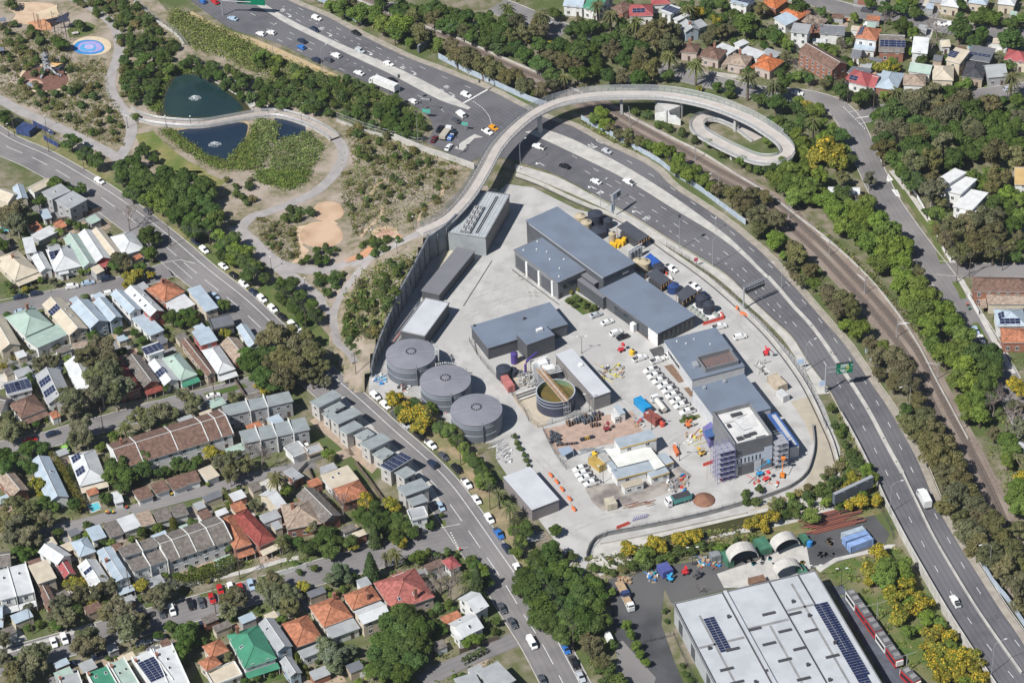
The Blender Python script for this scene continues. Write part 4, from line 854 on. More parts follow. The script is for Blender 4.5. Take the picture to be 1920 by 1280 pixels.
# blue store beside it
bluem = mat('blue_sheeting',(.05,.13,.36),.6,(.04,.10,.30),.3);t,a2,u2,v2,L2,W2 = building('blue_store','long blue store with a white roof strip beside the unfinished block',PX(11,-10,548),PX(11,60,530),PX(11,240,772),5.0,bluem,clad_pl,over=.05)
q = MB();q.slab([a2+u2*L2*.38+v2*W2*.05+Vector((0,0,.06)),a2+u2*L2*.8+v2*W2*.05+Vector((0,0,.06)),a2+u2*L2*.8+v2*W2*.97+Vector((0,0,.06)),a2+u2*L2*.38+v2*W2*.97+Vector((0,0,.06))],.1);q.build('roof_strip',pale_roof,t)
# scaffolds
def scaffold(label,A,B,C,h,m,deck):
 a,u,v,L,W = rect(A,B,C,0);t = thing('scaffold',label,'scaffold',a+u*L/2+v*W/2);nx = max(1,round(L/2.2));ny = max(1,round(W/1.6));nz = int(h/2)
 for i in range(nx+1):
  for j in range(ny+1):
   p = a+u*L*i/nx+v*W*j/ny;q = MB();q.tube([p,p+Vector((0,0,h+1))],.06,4);q.build('standard',m,t)
 for k in range(1,nz+1):
  z = Vector((0,0,k*2))
  q = MB()
  for j in range(ny+1):
   for zz in (0,1.0): q.tube([a+v*W*j/ny+z+Vector((0,0,zz)),a+u*L+v*W*j/ny+z+Vector((0,0,zz))],.045,4)
  for i in range(nx+1): q.tube([a+u*L*i/nx+z,a+u*L*i/nx+v*W+z],.045,4)
  q.build('ledger',m,t);q = MB();q.slab([a+z,a+u*L+z,a+u*L+v*W*.8+z,a+v*W*.8+z],.06);q.build('platform',deck,t)
 for i in range(nx):
  q = MB();z = Vector((0,0,2));
  for k in range(nz): q.tube([a+u*L*(i+(k%2))/nx+z*k,a+u*L*(i+1-(k%2))/nx+z*(k+1)],.045,4)
  q.build('brace',m,t)
 return t
purple = mat('purple_tube',(.15,.14,.33),.5);deckg = mat('scaffold_deck',(.30,.30,.33),.8)
a,u,v,L,W,near,nn = BLK
def backpx(p):
 d = p-CP;z = d.dot(FW);return (960+FOC*d.dot(RT)/z,640-FOC*d.dot(UP)/z)
def gp_(p): return backpx(Vector((p.x,p.y,0)))
c0 = near+u*L*(0)-u*6.6;scaffold('purple tube scaffold tower on the near corner of the unfinished block',gp_(near-u*6.4+nn*1.2),gp_(near-u*.4+nn*1.2),gp_(near-u*.4-nn*4.2),12,purple,deckg)
scaffold('grey tube scaffold tower between the unfinished block and the white store',gp_(near+u*(L*1.0+.3)+nn*2.0),gp_(near+u*(L+4.6)+nn*2.0),gp_(near+u*(L+4.6)-nn*4.0),10,mat('grey_tube',(.36,.38,.42),.5),deckg)
t = thing('crane_bucket_platform','blue canopied platform with purple edge beside the unfinished block','platform',tp(10,1480,700));q = MB();q.prism(tps(10,[(1430,690),(1500,640),(1560,760),(1480,800)]),0,2.6,0);q.build('base',purple,t)
q = MB();q.slab(tps(10,[(1440,670),(1515,640),(1535,700),(1460,720)],5.0),.3);q.build('canopy',mat('navy_sheet',(.06,.12,.28),.6),t)
for x,y in ((1445,690),(1520,655),(1535,715),(1465,735)):
 q = MB();p = tp(10,x,y,2.5);q.tube([p,p+Vector((0,0,2.4))],.1,5);q.build('post',steel,t)
# -- three storage tanks
tankm = mat('tank_blue_grey',(.17,.185,.215),.5,(.15,.165,.19),.4,4,metal=.2);tankr = mat('tank_roof',(.225,.225,.255),.55,(.20,.20,.23),.25,6)
def tank(label,px,py,d,h):
 c = at(px,py,h);c.z = 0;r = d/2;t = thing('storage_tank',label,'tank',c,group='storage tanks');N = 48
 q = MB();q.cyl(c,r,0,h,N);q.build('shell',tankm,t,smooth=False)
 q = MB()
 for j in range(N):
  a0,a1 = 2*math.pi*j/N,2*math.pi*(j+1)/N;e = lambda a_,rr,z: c+Vector((rr*math.cos(a_),rr*math.sin(a_),z))
  q.face([e(a0,r+.12,h),e(a1,r+.12,h),e(a1,1.2,h+.95),e(a0,1.2,h+.95)]);q.face([e(a0,r+.12,h-.3),e(a1,r+.12,h-.3),e(a1,r+.12,h),e(a0,r+.12,h)])
  q.face([e(a0,1.2,h+.95),e(a1,1.2,h+.95),c+Vector((0,0,h+1.0))])
 rf = q.build('roof',tankr,t,smooth=True)
 for z in (h*.86,h*.74,h*.36):
  q = MB();n = N
  for j in range(n):
   a0,a1 = 2*math.pi*j/n,2*math.pi*(j+1)/n;e = lambda a_,rr,zz: c+Vector((rr*math.cos(a_),rr*math.sin(a_),zz))
   q.face([e(a0,r+.1,z),e(a1,r+.1,z),e(a1,r+.1,z+.13),e(a0,r+.1,z+.13)]);q.face([e(a0,r,z+.13),e(a0,r+.1,z+.13),e(a1,r+.1,z+.13),e(a1,r,z+.13)][::-1])
  q.build('hoop',mat('hoop_pale',(.42,.45,.5),.5),t)
 vm = MB();vm.cyl((0,0),.2,0,.45,8);vme = mesh_of(vm,'vent',darksteel)
 for j in range(12): obj('roof_vent',vme,t,(1.55*math.cos(j*math.pi/6),1.55*math.sin(j*math.pi/6),h+.88))
 for ang in (.12,3.3):
  q = MB();d_ = Vector((math.cos(ang),math.sin(ang),0));nn_ = side(d_)*.05;q.face([c+d_*1.9-nn_+Vector((0,0,h+.93)),c+d_*r-nn_+Vector((0,0,h+.03)),c+d_*r+nn_+Vector((0,0,h+.03)),c+d_*1.9+nn_+Vector((0,0,h+.93))]);q.build('seam',MATS['hoop_pale'],t)
 for s_ in (-.18,.18):
  pass
 q = MB();ang = .62;d_ = Vector((math.cos(ang),math.sin(ang),0));sd = side(d_)
 for s_ in (-.3,.3): q.tube([c+d_*(r+.3)+sd*s_,c+d_*(r+.3)+sd*s_+Vector((0,0,h+1.2))],.05,4)
 for k in range(int(h/.6)): q.tube([c+d_*(r+.3)-sd*.3+Vector((0,0,.5+k*.6)),c+d_*(r+.3)+sd*.3+Vector((0,0,.5+k*.6))],.03,3)
 q.build('ladder',steel,t)
 q = MB();p = c+d_*(r-.8)+Vector((0,0,h+.1));
 for k in range(4): q.tube([p+sd*(k-1.5)*.8,p+sd*(k-1.5)*.8+Vector((0,0,1.1))],.04,4)
 q.tube([p-sd*1.2+Vector((0,0,1.1)),p+sd*1.2+Vector((0,0,1.1))],.04,4);q.build('guard_rail',steel,t)
 q = MB();ang = -1.35;d_ = Vector((math.cos(ang),math.sin(ang),0));q.tube([c+d_*(r+.3),c+d_*(r+.3)+Vector((0,0,h-.4)),c+d_*(r-.6)+Vector((0,0,h+.3))],.18,6);q.build('pipe',tankm,t);return t,c,r,h
T1 = tank('storage tank nearest the retaining wall, topmost of the three',770.5,663.0,16.6,7.2)
T2 = tank('middle storage tank of the three, with pipes behind it',835,712.5,16.6,7.2)
T3 = tank('storage tank closest to the small white roofed shed, lowest of three',893,767.5,16.6,7.2)
for (tk,c,r,h),ang in ((T1,.25),(T1,-.05),(T2,1.75),(T2,1.35)):
 d_ = Vector((math.cos(ang),math.sin(ang),0));sd = side(d_)
 for k in range(5):
  p = c+d_*(r+.9)+sd*(k-2)*.75;q = MB();q.tube([p,p+Vector((0,0,h+.4)),p-d_*1.2+Vector((0,0,h+1.0))],.16,6);q.build('pipe',mat('pale_pipe',(.6,.6,.58),.5),tk)
# -- open clarifier
h = 6.0;c = at(1041.5,732.5,h);c.z = 0;r = 6.35;t = thing('clarifier_tank','open round tank of brown water crossed by a rusty walkway','tank',c);N = 44
e = lambda a_,rr,z: c+Vector((rr*math.cos(a_),rr*math.sin(a_),z))
for nm,r1,m,flip in (('shell',r,mat('navy_tank',(.055,.06,.095),.4,(.045,.05,.08),.4,metal=.1),False),('lining',r-.2,mat('green_lining',(.14,.23,.15),.7,(.24,.23,.10),.5),True)):
 q = MB()
 for j in range(N):
  a0,a1 = 2*math.pi*j/N,2*math.pi*(j+1)/N;f = [e(a0,r1,0),e(a1,r1,0),e(a1,r1,h),e(a0,r1,h)];q.face(f[::-1] if flip else f)
 q.build(nm,m,t)
q = MB()
for j in range(N):
 a0,a1 = 2*math.pi*j/N,2*math.pi*(j+1)/N;q.face([e(a0,r-.25,h+.02),e(a0,r+.1,h+.02),e(a1,r+.1,h+.02),e(a1,r-.25,h+.02)])
q.build('rim',MATS['hoop_pale'],t)
for z in (h*.8,h*.6):
 q = MB()
 for j in range(N):
  a0,a1 = 2*math.pi*j/N,2*math.pi*(j+1)/N;q.face([e(a0,r+.1,z),e(a1,r+.1,z),e(a1,r+.1,z+.14),e(a0,r+.1,z+.14)]);q.face([e(a0,r,z+.14),e(a0,r+.1,z+.14),e(a1,r+.1,z+.14),e(a1,r,z+.14)])
 q.build('hoop',MATS['hoop_pale'],t)
q = MB();q.face([e(2*math.pi*j/N,r-.2,3.9) for j in range(N)]);q.build('brown_water',mat('brown_water',(.16,.115,.035),.15,(.12,.10,.04),.3,spec=.5),t)
rust = mat('rust_orange',(.46,.24,.07),.8,(.30,.17,.08),.8);w0,w1 = tp(10,200,210,h+.5),tp(10,405,450,h+.5)
q = MB();dd = (w1-w0).normalized();nn_ = side(dd)
q.prism([w0-nn_*.9,w1-nn_*.9,w1+nn_*.9,w0+nn_*.9],h+.3,h+.55,bottom=True);q.build('walkway',mat('grate_tan',(.48,.38,.3),.8,(.38,.3,.24),.6),t)
for s_ in (-.9,.9):
 q = MB();q.tube([w0+nn_*s_+Vector((0,0,1)),w1+nn_*s_+Vector((0,0,1))],.08,4);q.tube([w0+nn_*s_+Vector((0,0,.5)),w1+nn_*s_+Vector((0,0,.5))],.06,4)
 for k in range(9): p = w0+(w1-w0)*(k/8)+nn_*s_;q.tube([p,p+Vector((0,0,1))],.05,4)
 q.build('handrail',rust,t)
q = MB()
for s_ in (-.8,.8):
 for k in (0,.9): p = w1+nn_*s_+dd*k*1.5;q.tube([Vector((p.x,p.y,0)),p],.08,4)
for k in range(6): q.tube([w1-nn_*.8+dd*(k%2)*1.3+Vector((0,0,-6.3+k)),w1+nn_*.8+dd*((k+1)%2)*1.3+Vector((0,0,-5.3+k))],.05,4)
q.build('stair_tower',steel,t)
# treatment gear behind it
t = thing('screening_unit','white and steel screening machine feeding the open clarifier tank','machine',tp(10,220,220))
for (x,y,sx,sy,z0,z1,m,nm) in ((235,185,5.5,4.5,0,5.5,steel,'frame'),(230,150,3.0,2.6,5.5,6.6,white,'hopper'),(275,190,3.6,2.4,4.0,5.8,white,'housing'),(290,225,4.2,1.8,1.5,4.2,darksteel,'grille'),(180,170,2.2,5.0,0,4.6,mat('machine_pale',(.55,.54,.5),.6),'conveyor'),(235,120,3.2,.6,5.5,7.0,white,'screen_panel')):
 q = MB();q.box(tp(10,x,y,z1),(1,.35),sx,sy,z0,z1);q.build(nm,m,t)
for k in range(4):
 q = MB();p = tp(10,255+k*8,200+k*14,5.9);q.tube([p,p+Vector((4.2,1.2,0))],.16,5);q.build('slat',white,t)
def vessel(label,px,py,d,hh,m,cat='tank',name='process_tank',dome=True):
 c = at(px,py,hh);c.z = 0;t = thing(name,label,cat,c);q = MB();q.cyl(c,d/2,0,hh,18);q.build('shell',m,t,smooth=False)
 q = MB();q.cyl(c,d/2+.05,hh-.02,hh+d*.14,18,r1=.25);q.build('lid',m,t)
 q = MB();q.cyl(c+Vector((d*.2,0,0)),.3,hh,hh+.6,8);q.build('hatch',darksteel,t);return t
purp = mat('purple_pipe',(.075,.05,.21),.5);blk = mat('black_poly',(.045,.05,.07),.45,(.035,.04,.055),.5);tanv = mat('tan_poly',(.46,.39,.27),.6,(.4,.34,.24),.5);navym = mat('navy_poly',(.03,.06,.17),.4)
vessel('black plastic tank beside the pink shipping container',944,690,5.0,3.6,blk);vessel('small black tank leaning by the larger black tank',960,693,3.6,2.2,blk)
vessel('purple process tank under the orange ladder by the pump building',964,662,2.4,4.0,purp);t = thing('purple_pipe','thick purple pipe bend rising beside the screening machine','pipe',at(985,702));q = MB();p = at(986,704);q.tube([p,p+Vector((0,0,4.6)),p+Vector((.5,.4,5.6)),p+Vector((1.6,1.5,6.0)),p+Vector((4,4.5,6.0))],.45,10);q.build('pipe_run',purp,t)
t = thing('orange_ladder','orange pipe rack against the wall of the pump building','rack',at(958,655));q = MB()
for k in range(6): q.tube([at(952+k*1.6,660,0),at(955+k*1.6,640,3.5)],.15,5)
q.build('pipe_run',rust,t)
rng = random.Random(3)
t = thing('valve_station','cluster of pale pipes and valves beside the pink container','pipework',at(990,708))
for k in range(46):
 p = at(968+rng.random()*38,700+rng.random()*26,.3);q = MB();z = rng.uniform(.5,1.8);d_ = Vector((rng.choice([1,0,.7]),rng.choice([0,1,.5]),0));d_ = (d_ if d_.length else Vector((1,0,0)))*rng.uniform(.8,2.2)
 q.tube([p,p+Vector((0,0,z)),p+d_+Vector((0,0,z)),p+d_],rng.uniform(.1,.2),5);q.build('pipe',rng.choice([steel,MATS['pale_pipe'],MATS['pale_pipe'],concrete_dk]),t)
t = thing('pipe_gallery','row of dark and white pipes running to the clarifier tank','pipework',at(988,735))
for k in range(5):
 q = MB();p0,p1 = at(966+k*1.4,739+k*2.6,.8),at(1004+k*1,726+k*2.6,.8);q.tube([p0,p1],.22,5);q.build('pipe',(white,darksteel,steel,darksteel,white)[k],t)
# tanks along the highway side
for i,(px,py,d,hh,m,l) in enumerate(((1088,404,4.2,3.2,tanv,'upper tan plastic tank behind the main hall'),(1099,416,4.0,3.2,tanv,'lower tan plastic tank behind the main hall'),(1116,400,5.4,4.6,blk,'large black plastic tank with ribbed dome behind the main hall'),(1122,430,5.8,2.6,blk,'wide low black tank right behind the main hall wall'),(1148,437,2.6,4.4,tanv,'slim tan vertical tank by the yellow machine'),(1196,488,3.6,3.2,tanv,'tan tank at the corner of the main hall'),(1208,490,4.4,3.4,tanv,'second tan tank at the corner of the main hall'),(1234,499,4.2,3.0,blk,'black tank between the blue tarpaulin and the shade roof'),(1262,534,4.2,2.8,navym,'low navy tank between the two shade roofs'),(1315,557,4.0,4.0,blk,'upper of two tall black tanks by the red barrier'),(1329,569,4.0,4.0,blk,'lower of two tall black tanks by the red barrier'),(1140,412,3.4,3.0,blk,'small black tank beneath the message sign'),(1133,406,2.0,2.2,navym,'small blue tank beneath the message sign'))): vessel(l,px,py,d,hh,m)
for (pts,l) in (([(1157,425),(1175,414),(1217,442),(1198,453)],'charcoal shade roof over dosing gear beside the highway barrier'),([(1211,513),(1230,503),(1258,524),(1240,535)],'charcoal shade roof behind the long hall, upper of two'),([(1268,551),(1290,533),(1308,547),(1280,565)],'charcoal shade roof behind the long hall, lower of two')):
 P4 = [at(*p,4.2) for p in pts];c = sum(P4,Vector())/4;t = thing('shade_roof',l,'shelter',(c.x,c.y,0));q = MB();q.slab(P4,.25,0);q.build('roof',mat('charcoal_sheet',(.075,.08,.095),.6,(.065,.07,.085),.3),t)
 for p in P4: q = MB();q.tube([Vector((p.x,p.y,0)),p-Vector((0,0,.2))],.1,5);q.build('post',rust,t)
 q = MB();q.prism([p*.8+c*.2 for p in P4],0,2.4);q.build('dosing_cabinet',darksteel,t)
 for k in range(5): q = MB();p = P4[0]+(P4[3]-P4[0])*(k/4);p = P4[3]+(P4[2]-P4[3])*(k/4);q.box(p,(1,0),.3,.3,2.8,3.9);q.build('bracket',rust,t)
t = thing('yellow_machine','bright yellow dosing machine squeezed behind the main hall','machine',at(1160,452));ym = mat('machine_yellow',(.68,.42,.03),.5)
for x,y,sx,sy,z in ((1150,456,2.6,1.6,1.6),(1162,450,3.2,1.2,2.0),(1170,446,1.4,1.4,2.6),(1158,458,1.6,1.6,1.2)): q = MB();q.box(at(x,y,z),(1,-.5),sx,sy,0,z);q.build('housing',ym,t)
t = thing('filter_frame','white pipe frame with steel filter columns at the hall corner','machine',at(1190,474))
for k in range(4): q = MB();q.cyl(at(1182+k*6,472-k*3.5,4.2).xy.to_3d(),.75,0,4.2,10);q.build('filter_column',steel,t)
q = MB();p0,p1 = at(1178,470,4.8),at(1204,456,4.8)
for z in (0,-4.4): q.tube([p0+Vector((0,0,z)),p1+Vector((0,0,z))],.16,5)
for k in range(4): p = p0+(p1-p0)*k/3;q.tube([p,p-Vector((0,0,4.6))],.1,4)
q.build('frame',white,t)
t = thing('blue_tarpaulin','deep blue tarpaulin cover behind the main hall corner','tarpaulin',at(1216,482));q = MB();P4 = [at(*p,3.0) for p in ((1208,483),(1219,474),(1238,490),(1228,499))];q.slab(P4,1.4);q.build('cover',mat('tarp_blue',(.03,.10,.38),.6,(.025,.08,.32),.6),t)
t = thing('sand_filter_tray','pale tray of grey round filters enclosed by a white frame','machine',at(1300,580));q = MB();q.prism(fps([(1290,573),(1300,566),(1340,590),(1352,583),(1357,592),(1326,603)]),0,.5);q.build('tray',white,t)
for x,y in ((1296,574),(1303,579),(1309,584),(1316,590),(1323,595),(1338,584),(1344,588)): q = MB();q.cyl(at(x,y,1.2).xy.to_3d(),1.1,.4,1.3,12,r1=.7);q.build('filter',mat('filter_grey',(.3,.32,.29),.7),t)
# open clutter: barriers,containers,offices
redm = mat('barrier_red',(.50,.07,.05),.55);orgm = mat('barrier_orange',(.60,.16,.06),.55)
def waterbarrier(px,py,dx,dy,L,m,label,group=None,z=0,hh=1.0):
 b = at(px,py,z);d = at(px+dx,py+dy,z)-b;d.normalize();t = thing('plastic_barrier',label,'barrier',b,group=group,anchor='top of the picture');nn_ = side(d)
 q = MB();pr = [(-.32,0),(.32,0),(.32,.25),(.14,.5),(.12,hh),(-.12,hh),(-.14,.5),(-.32,.25)];a0,a1 = b-d*L/2,b+d*L/2
 for (x0,z0),(x1,z1) in zip(pr,pr[1:]+pr[:1]): q.face([a0+nn_*x0+Vector((0,0,z0)),a1+nn_*x0+Vector((0,0,z0)),a1+nn_*x1+Vector((0,0,z1)),a0+nn_*x1+Vector((0,0,z1))])
 for aa in (a0,a1): q.face([aa+nn_*x+Vector((0,0,zz)) for x,zz in pr])
 q.build('body',m,t);return t
for x,y in ((1033,892),(1044,904),(1054,918),(1068,936),(1076,955)): waterbarrier(x,y,8,9,2.2,orgm,'orange plastic barrier standing in the row on the access road','orange barriers on the access road')
waterbarrier(1168,986,20,-8,4.5,redm,'long red and yellow plastic barrier by the canal fence');waterbarrier(1338,603,20,-6,8,redm,'long bright red barrier in front of the filter tray');waterbarrier(1354,592,6,8,3,redm,'short red barrier at the corner of the filter tray')
waterbarrier(1382,579,2,3,1.6,orgm,'lone orange barrier below the lane gantry');waterbarrier(1395,590,10,4,3.2,orgm,'orange barrier lying beside the yard wall by the gantry');waterbarrier(1820-480+7,893,8,10,5,redm,'red barrier beside the purple scaffold');waterbarrier(1330,869,14,-5,4.5,redm,'red barrier in front of the purple scaffold platform')
waterbarrier(1248,512,6,7,2.5,redm,'red and white barrier beside the upper shade roof');waterbarrier(1258,522,5,6,2.5,white,'white barrier beside the upper shade roof')
conm = {}
def container(label,A,B,C,h,col,name='shipping_container',cat='container',z0=0,group=None):
 a,u,v,L,W = rect(A,B,C,h+z0);c = a+u*L/2+v*W/2;t = thing(name,label,cat,(c.x,c.y,z0),group=group);m = mat('steel_%d_%d_%d'%tuple(int(x*100) for x in col),col,.6,tuple(x*.75 for x in col),.5,5,stripe=(.3,.35,.72,0))
 q = MB();q.prism([a,a+u*L,a+u*L+v*W,a+v*W],z0+.12,z0+h,0,bottom=True);q.build('body',m,t)
 for p in (a,a+u*L,a+u*L+v*W,a+v*W): q = MB();q.box(p,u,.2,.2,z0,z0+h+.03);q.build('corner_post',m,t)
 e_ = min(((a,v,W,-u),(a+u*L,v,W,u),(a,u,L,-v),(a+v*W,u,L,v)),key=lambda s_: (s_[2]>3.2,s_[3].y));p = e_[0]+e_[3]*.04
 for k in (.25,.75): q = MB();c1 = p+e_[1]*e_[2]*k;w_ = e_[1]*e_[2]*.23;q.prism([c1-w_,c1+w_,c1+w_+e_[3]*.05,c1-w_+e_[3]*.05],z0+.2,z0+h-.15);q.build('door',m,t)
 return t
z6 = lambda x,y,ox,oy,s: (ox+x/s,oy+y/s)
container('pink red shipping container beside the black tank and access road',z6(98,690,930,640,10.67),z6(225,655,930,640,10.67),z6(395,865,930,640,10.67),2.6,(.55,.20,.18))
O = (1030,760,6.4)
container('rusty red shipping container next to the blue tarped one',z6(1135,80,*O),z6(1210,40,*O),z6(1310,160,*O),2.6,(.30,.09,.07));container('shipping container under a bright blue tarpaulin',PX(10,915,425),PX(10,965,405),PX(10,1030,490),2.7,(.02,.30,.62))
container('ochre yellow container with two yellow drums on its end',z6(470,625,*O),z6(540,590,*O),z6(660,700,*O),2.6,(.52,.36,.10));container('cream small container with a red side panel near the canal',z6(660,1110,*O),z6(770,1085,*O),z6(805,1165,*O),2.6,(.60,.54,.42))
container('olive long container on the yard edge behind the workshop',(1439,704),(1456,698),(1466,722),2.8,(.56,.47,.36));container('white cabin unit at the end of the olive container',(1455,733),(1466,728),(1474,742),2.4,(.66,.66,.66))
def office(label,A,B,C,h,z0=0,edge=True,roofc=(.36,.41,.45),name='site_office',wins=2):
 a,u,v,L,W = rect(A,B,C,h);c = a+u*L/2+v*W/2;t = thing(name,label,'site office',(c.x,c.y,z0));q = MB();i=.1
 q.prism([a+u*i+v*i,a+u*(L-i)+v*i,a+u*(L-i)+v*(W-i),a+u*i+v*(W-i)],z0,h-.15);q.build('wall',white,t)
 q = MB();q.slab([a,a+u*L,a+u*L+v*W,a+v*W],.18,0,None,[(0,0),(0,L),(W,L),(W,0)]);q.build('roof',mat('office_roof_%d'%int(roofc[0]*100),roofc,.5,tuple(x*.85 for x in roofc),.4,4,stripe=(.5,.12,.85,0)),t)
 if edge:
  q = MB();q.prism([a+v*W,a+u*L+v*W,a+u*L+v*(W+.12),a+v*(W+.12)],h-.3,h+.06,bottom=True);q.build('yellow_fascia',mat('fascia_ochre',(.55,.36,.06),.6),t)
 for k in range(wins): put_window(t,a+u*L*((k+.5)/wins)+v*(W-.1)+Vector((0,0,-1.3)),v,1.4,1.1)
 return t,a,u,v,L,W
office('two storey white site office with grey roof and ochre edge',z6(775,400,*O),z6(1215,285,*O),z6(1300,395,*O),6.0);office('long low site office with ochre stripe in the middle of the compound',z6(740,770,*O),z6(1235,640,*O),z6(1290,760,*O),3.0);office('short site office with ochre stripe at the compound corner',z6(1170,800,*O),z6(1390,730,*O),z6(1440,800,*O),3.0)
office('tan roofed small white hut with a dark door',z6(860,930,*O),z6(1090,865,*O),z6(1130,930,*O),2.8,edge=False,roofc=(.46,.40,.31));office('grey roofed office wing on the far right of the compound',z6(1290,590,*O),z6(1385,555,*O),z6(1480,680,*O),3.0,wins=1);office('grey brown roofed office on the left of the white canopy',z6(575,585,*O),z6(660,555,*O),z6(760,650,*O),3.0,edge=False,roofc=(.40,.39,.37),wins=1);office('blue grey roofed annex below the brown roofed office',z6(690,680,*O),z6(750,660,*O),z6(830,740,*O),3.0,edge=False,wins=1)
office('white open fronted store beside the cable drums',z6(735,85,*O),z6(800,65,*O),z6(860,125,*O),2.8,edge=False,roofc=(.6,.6,.58),wins=1);office('blue grey roofed open shelter beside the red container',z6(765,0,*O),z6(830,-20,*O),z6(925,85,*O),3.2,edge=False,wins=0)
t = thing('site_canopy','white translucent canopy with stripes joining the site offices','canopy',tp(10,900,880));q = MB();q.slab([at(*z6(*p,*O),3.6) for p in ((660,515),(1210,500),(1390,720),(1265,770),(1190,650),(825,740))],.1);q.build('sheet',mat('white_canopy',(.70,.70,.66),.6,(.6,.6,.55),.4),t)
for x,y in ((670,520),(1200,510),(1380,715),(830,735)): p = at(*z6(x,y,*O),3.5);q = MB();q.tube([Vector((p.x,p.y,0)),p],.08,5);q.build('post',steel,t)
t = thing('carport','dark slatted car shelter at the end of the pipe racks','shelter',tp(10,400,810));P4=[at(*z6(*p,*O),2.6) for p in ((95,520),(240,480),(290,540),(160,610))];q = MB();q.slab(P4,.15,0,None,[(0,0),(5,0),(5,4),(0,4)]);q.build('roof',mat('slat_blue_grey',(.30,.36,.45),.5,stripe=(.4,.2,.7,0)),t)
for p in P4: q = MB();q.tube([Vector((p.x,p.y,0)),p],.08,5);q.build('post',steel,t)
# cable drums
def drum(px,py,r,w_,m,ang,label,grp='cable drums on the gravel'):
 c = at(px,py,r);t = thing('cable_drum',label,'cable drum',(c.x,c.y,0),rz=ang,group=grp,anchor='left edge of the picture');
 for s_ in (-1,1):
  q = MB();N = 14
  for j in range(N):
   a0,a1 = 2*math.pi*j/N,2*math.pi*(j+1)/N;f=lambda a_,rr,x: Vector((x,rr*math.cos(a_),r+rr*math.sin(a_)))
   for x in (s_*w_/2,s_*(w_/2-.08)): q.face([f(a0,r,x),f(a1,r,x),f(a1,.1,x),f(a0,.1,x)])
   q.face([f(a0,r,s_*w_/2),f(a1,r,s_*w_/2),f(a1,r,s_*(w_/2-.08)),f(a0,r,s_*(w_/2-.08))])
  q.build('flange',m,t,org=(0,0,0))
 q = MB();q.tube([(-w_/2,0,r),(w_/2,0,r)],r*.72,12);q.build('cable',blk,t,org=(0,0,0))
woodm = mat('drum_wood',(.34,.22,.15),.8,(.25,.16,.11),1);stl = mat('drum_steel',(.16,.18,.20),.6)
for i,(x,y,rr) in enumerate(((230,205,1.15),(325,175,1.1),(385,145,1.1),(435,120,.9),(500,155,1.1),(540,100,1.0),(590,95,1.0),(425,185,1.0))): drum(*z6(x,y,*O),rr,1.1,stl if i%3 else woodm,.5,'large cable drum in the row below the clarifier tank')
for x,y in ((510,230),(565,220),(570,150),(300,190)): drum(*z6(x,y,*O),.85,.9,woodm,.4,'brown wooden cable drum beside the large drum row')
for i in range(16): drum(*z6(20+(i%5)*25+rng.uniform(-8,8),310+(i//5)*42+(i%5)*12,*O),.55,.7,blk if i%2 else stl,rng.uniform(0,1),'small black cable drum piled at the gravel corner')
for i in range(9): drum(*z6(100+i*28,470-i*3,*O),.45,.6,woodm if i%2 else blk,.4,'small cable drum in the row by the carport')
for i in range(6): drum(*z6(385+i*26,405-i*7,*O),.6,.6,ym if i in (2,3) else blk,.4,'small black or yellow drum lined up on the gravel')
# pipes,pallets,oddments in the compound
def pile(name,label,cat,px,py,spread,n,cols,seed,kind='mix',group=None):
 rg = random.Random(seed);c = at(px,py);t = thing(name,label,cat,c)
 for k in range(n):
  p = at(px+rg.uniform(-1,1)*spread[0],py+rg.uniform(-1,1)*spread[1]);q = MB();m = cols[rg.randrange(len(cols))];nm = 'crate'
  if kind == 'pipe' or (kind == 'mix' and rg.random() < .3): d_ = Vector((math.cos(spread[2] if len(spread)>2 else rg.random()*3),math.sin(spread[2] if len(spread)>2 else rg.random()*3),0))*rg.uniform(1.2,2.6)*(2.2 if name == 'beam_stack' else 1);q.tube([p-d_+Vector((0,0,.2)),p+d_+Vector((0,0,.2+rg.random()*.3))],.1,5);nm = 'pipe'
  else:
   a_ = rg.random()*1.5;q.box(p,(math.cos(a_),math.sin(a_)),rg.uniform(.4,1.3),rg.uniform(.4,.9),0,rg.uniform(.2,.9))
  q.build(nm,m,t)
 return t
woodp = mat('pallet_wood',(.42,.30,.18),.85,(.32,.23,.15),.8);tealm = mat('teal_plastic',(.05,.32,.36),.6);bluem2 = mat('bright_blue',(.03,.22,.55),.6)
mixc = [woodp,white,steel,redm,bluem2,darksteel,concrete_lt,woodp,concrete_dk,white,steel]
pile('building_materials','scattered pallets, pipes and offcuts beside the white shed wall','building materials',1148,697,(22,14),34,[white,steel,woodp,darksteel,mat('pinkish',(.5,.32,.27),.8),signy],5);pile('building_materials','heap of boards and blue sheets in front of the site offices','building materials',1270,906,(22,16),30,mixc,6)
pile('pipe_stack','long steel pipes stacked beside the small cable drums','pipes',1115,848,(26,6,.45),16,[steel,mat('blue_pipe',(.25,.32,.4),.5)],7,'pipe');pile('pipe_stack','rusty red beams stacked along the canal side','beams',1200,945,(24,6,.3),12,[mat('rust_beam',(.27,.10,.07),.8),woodp],8,'pipe');pile('building_materials','pallets and tools beside the white row of utes and tanker','building materials',1196,792,(10,8),12,mixc,9)
pile('building_materials','loose rubbish and timber below the purple scaffold','building materials',1300,820,(16,12),14,[orgm,woodp,white,signy],10);pile('building_materials','pumps and fittings on the apron behind the workshop','building materials',1428,690,(9,12),18,[white,concrete_lt,darksteel,steel],11);pile('building_materials','small materials around the lifts in front of the unfinished block','building materials',1435,905,(24,8),18,[concrete_lt,woodp,white,steel,redm],12)
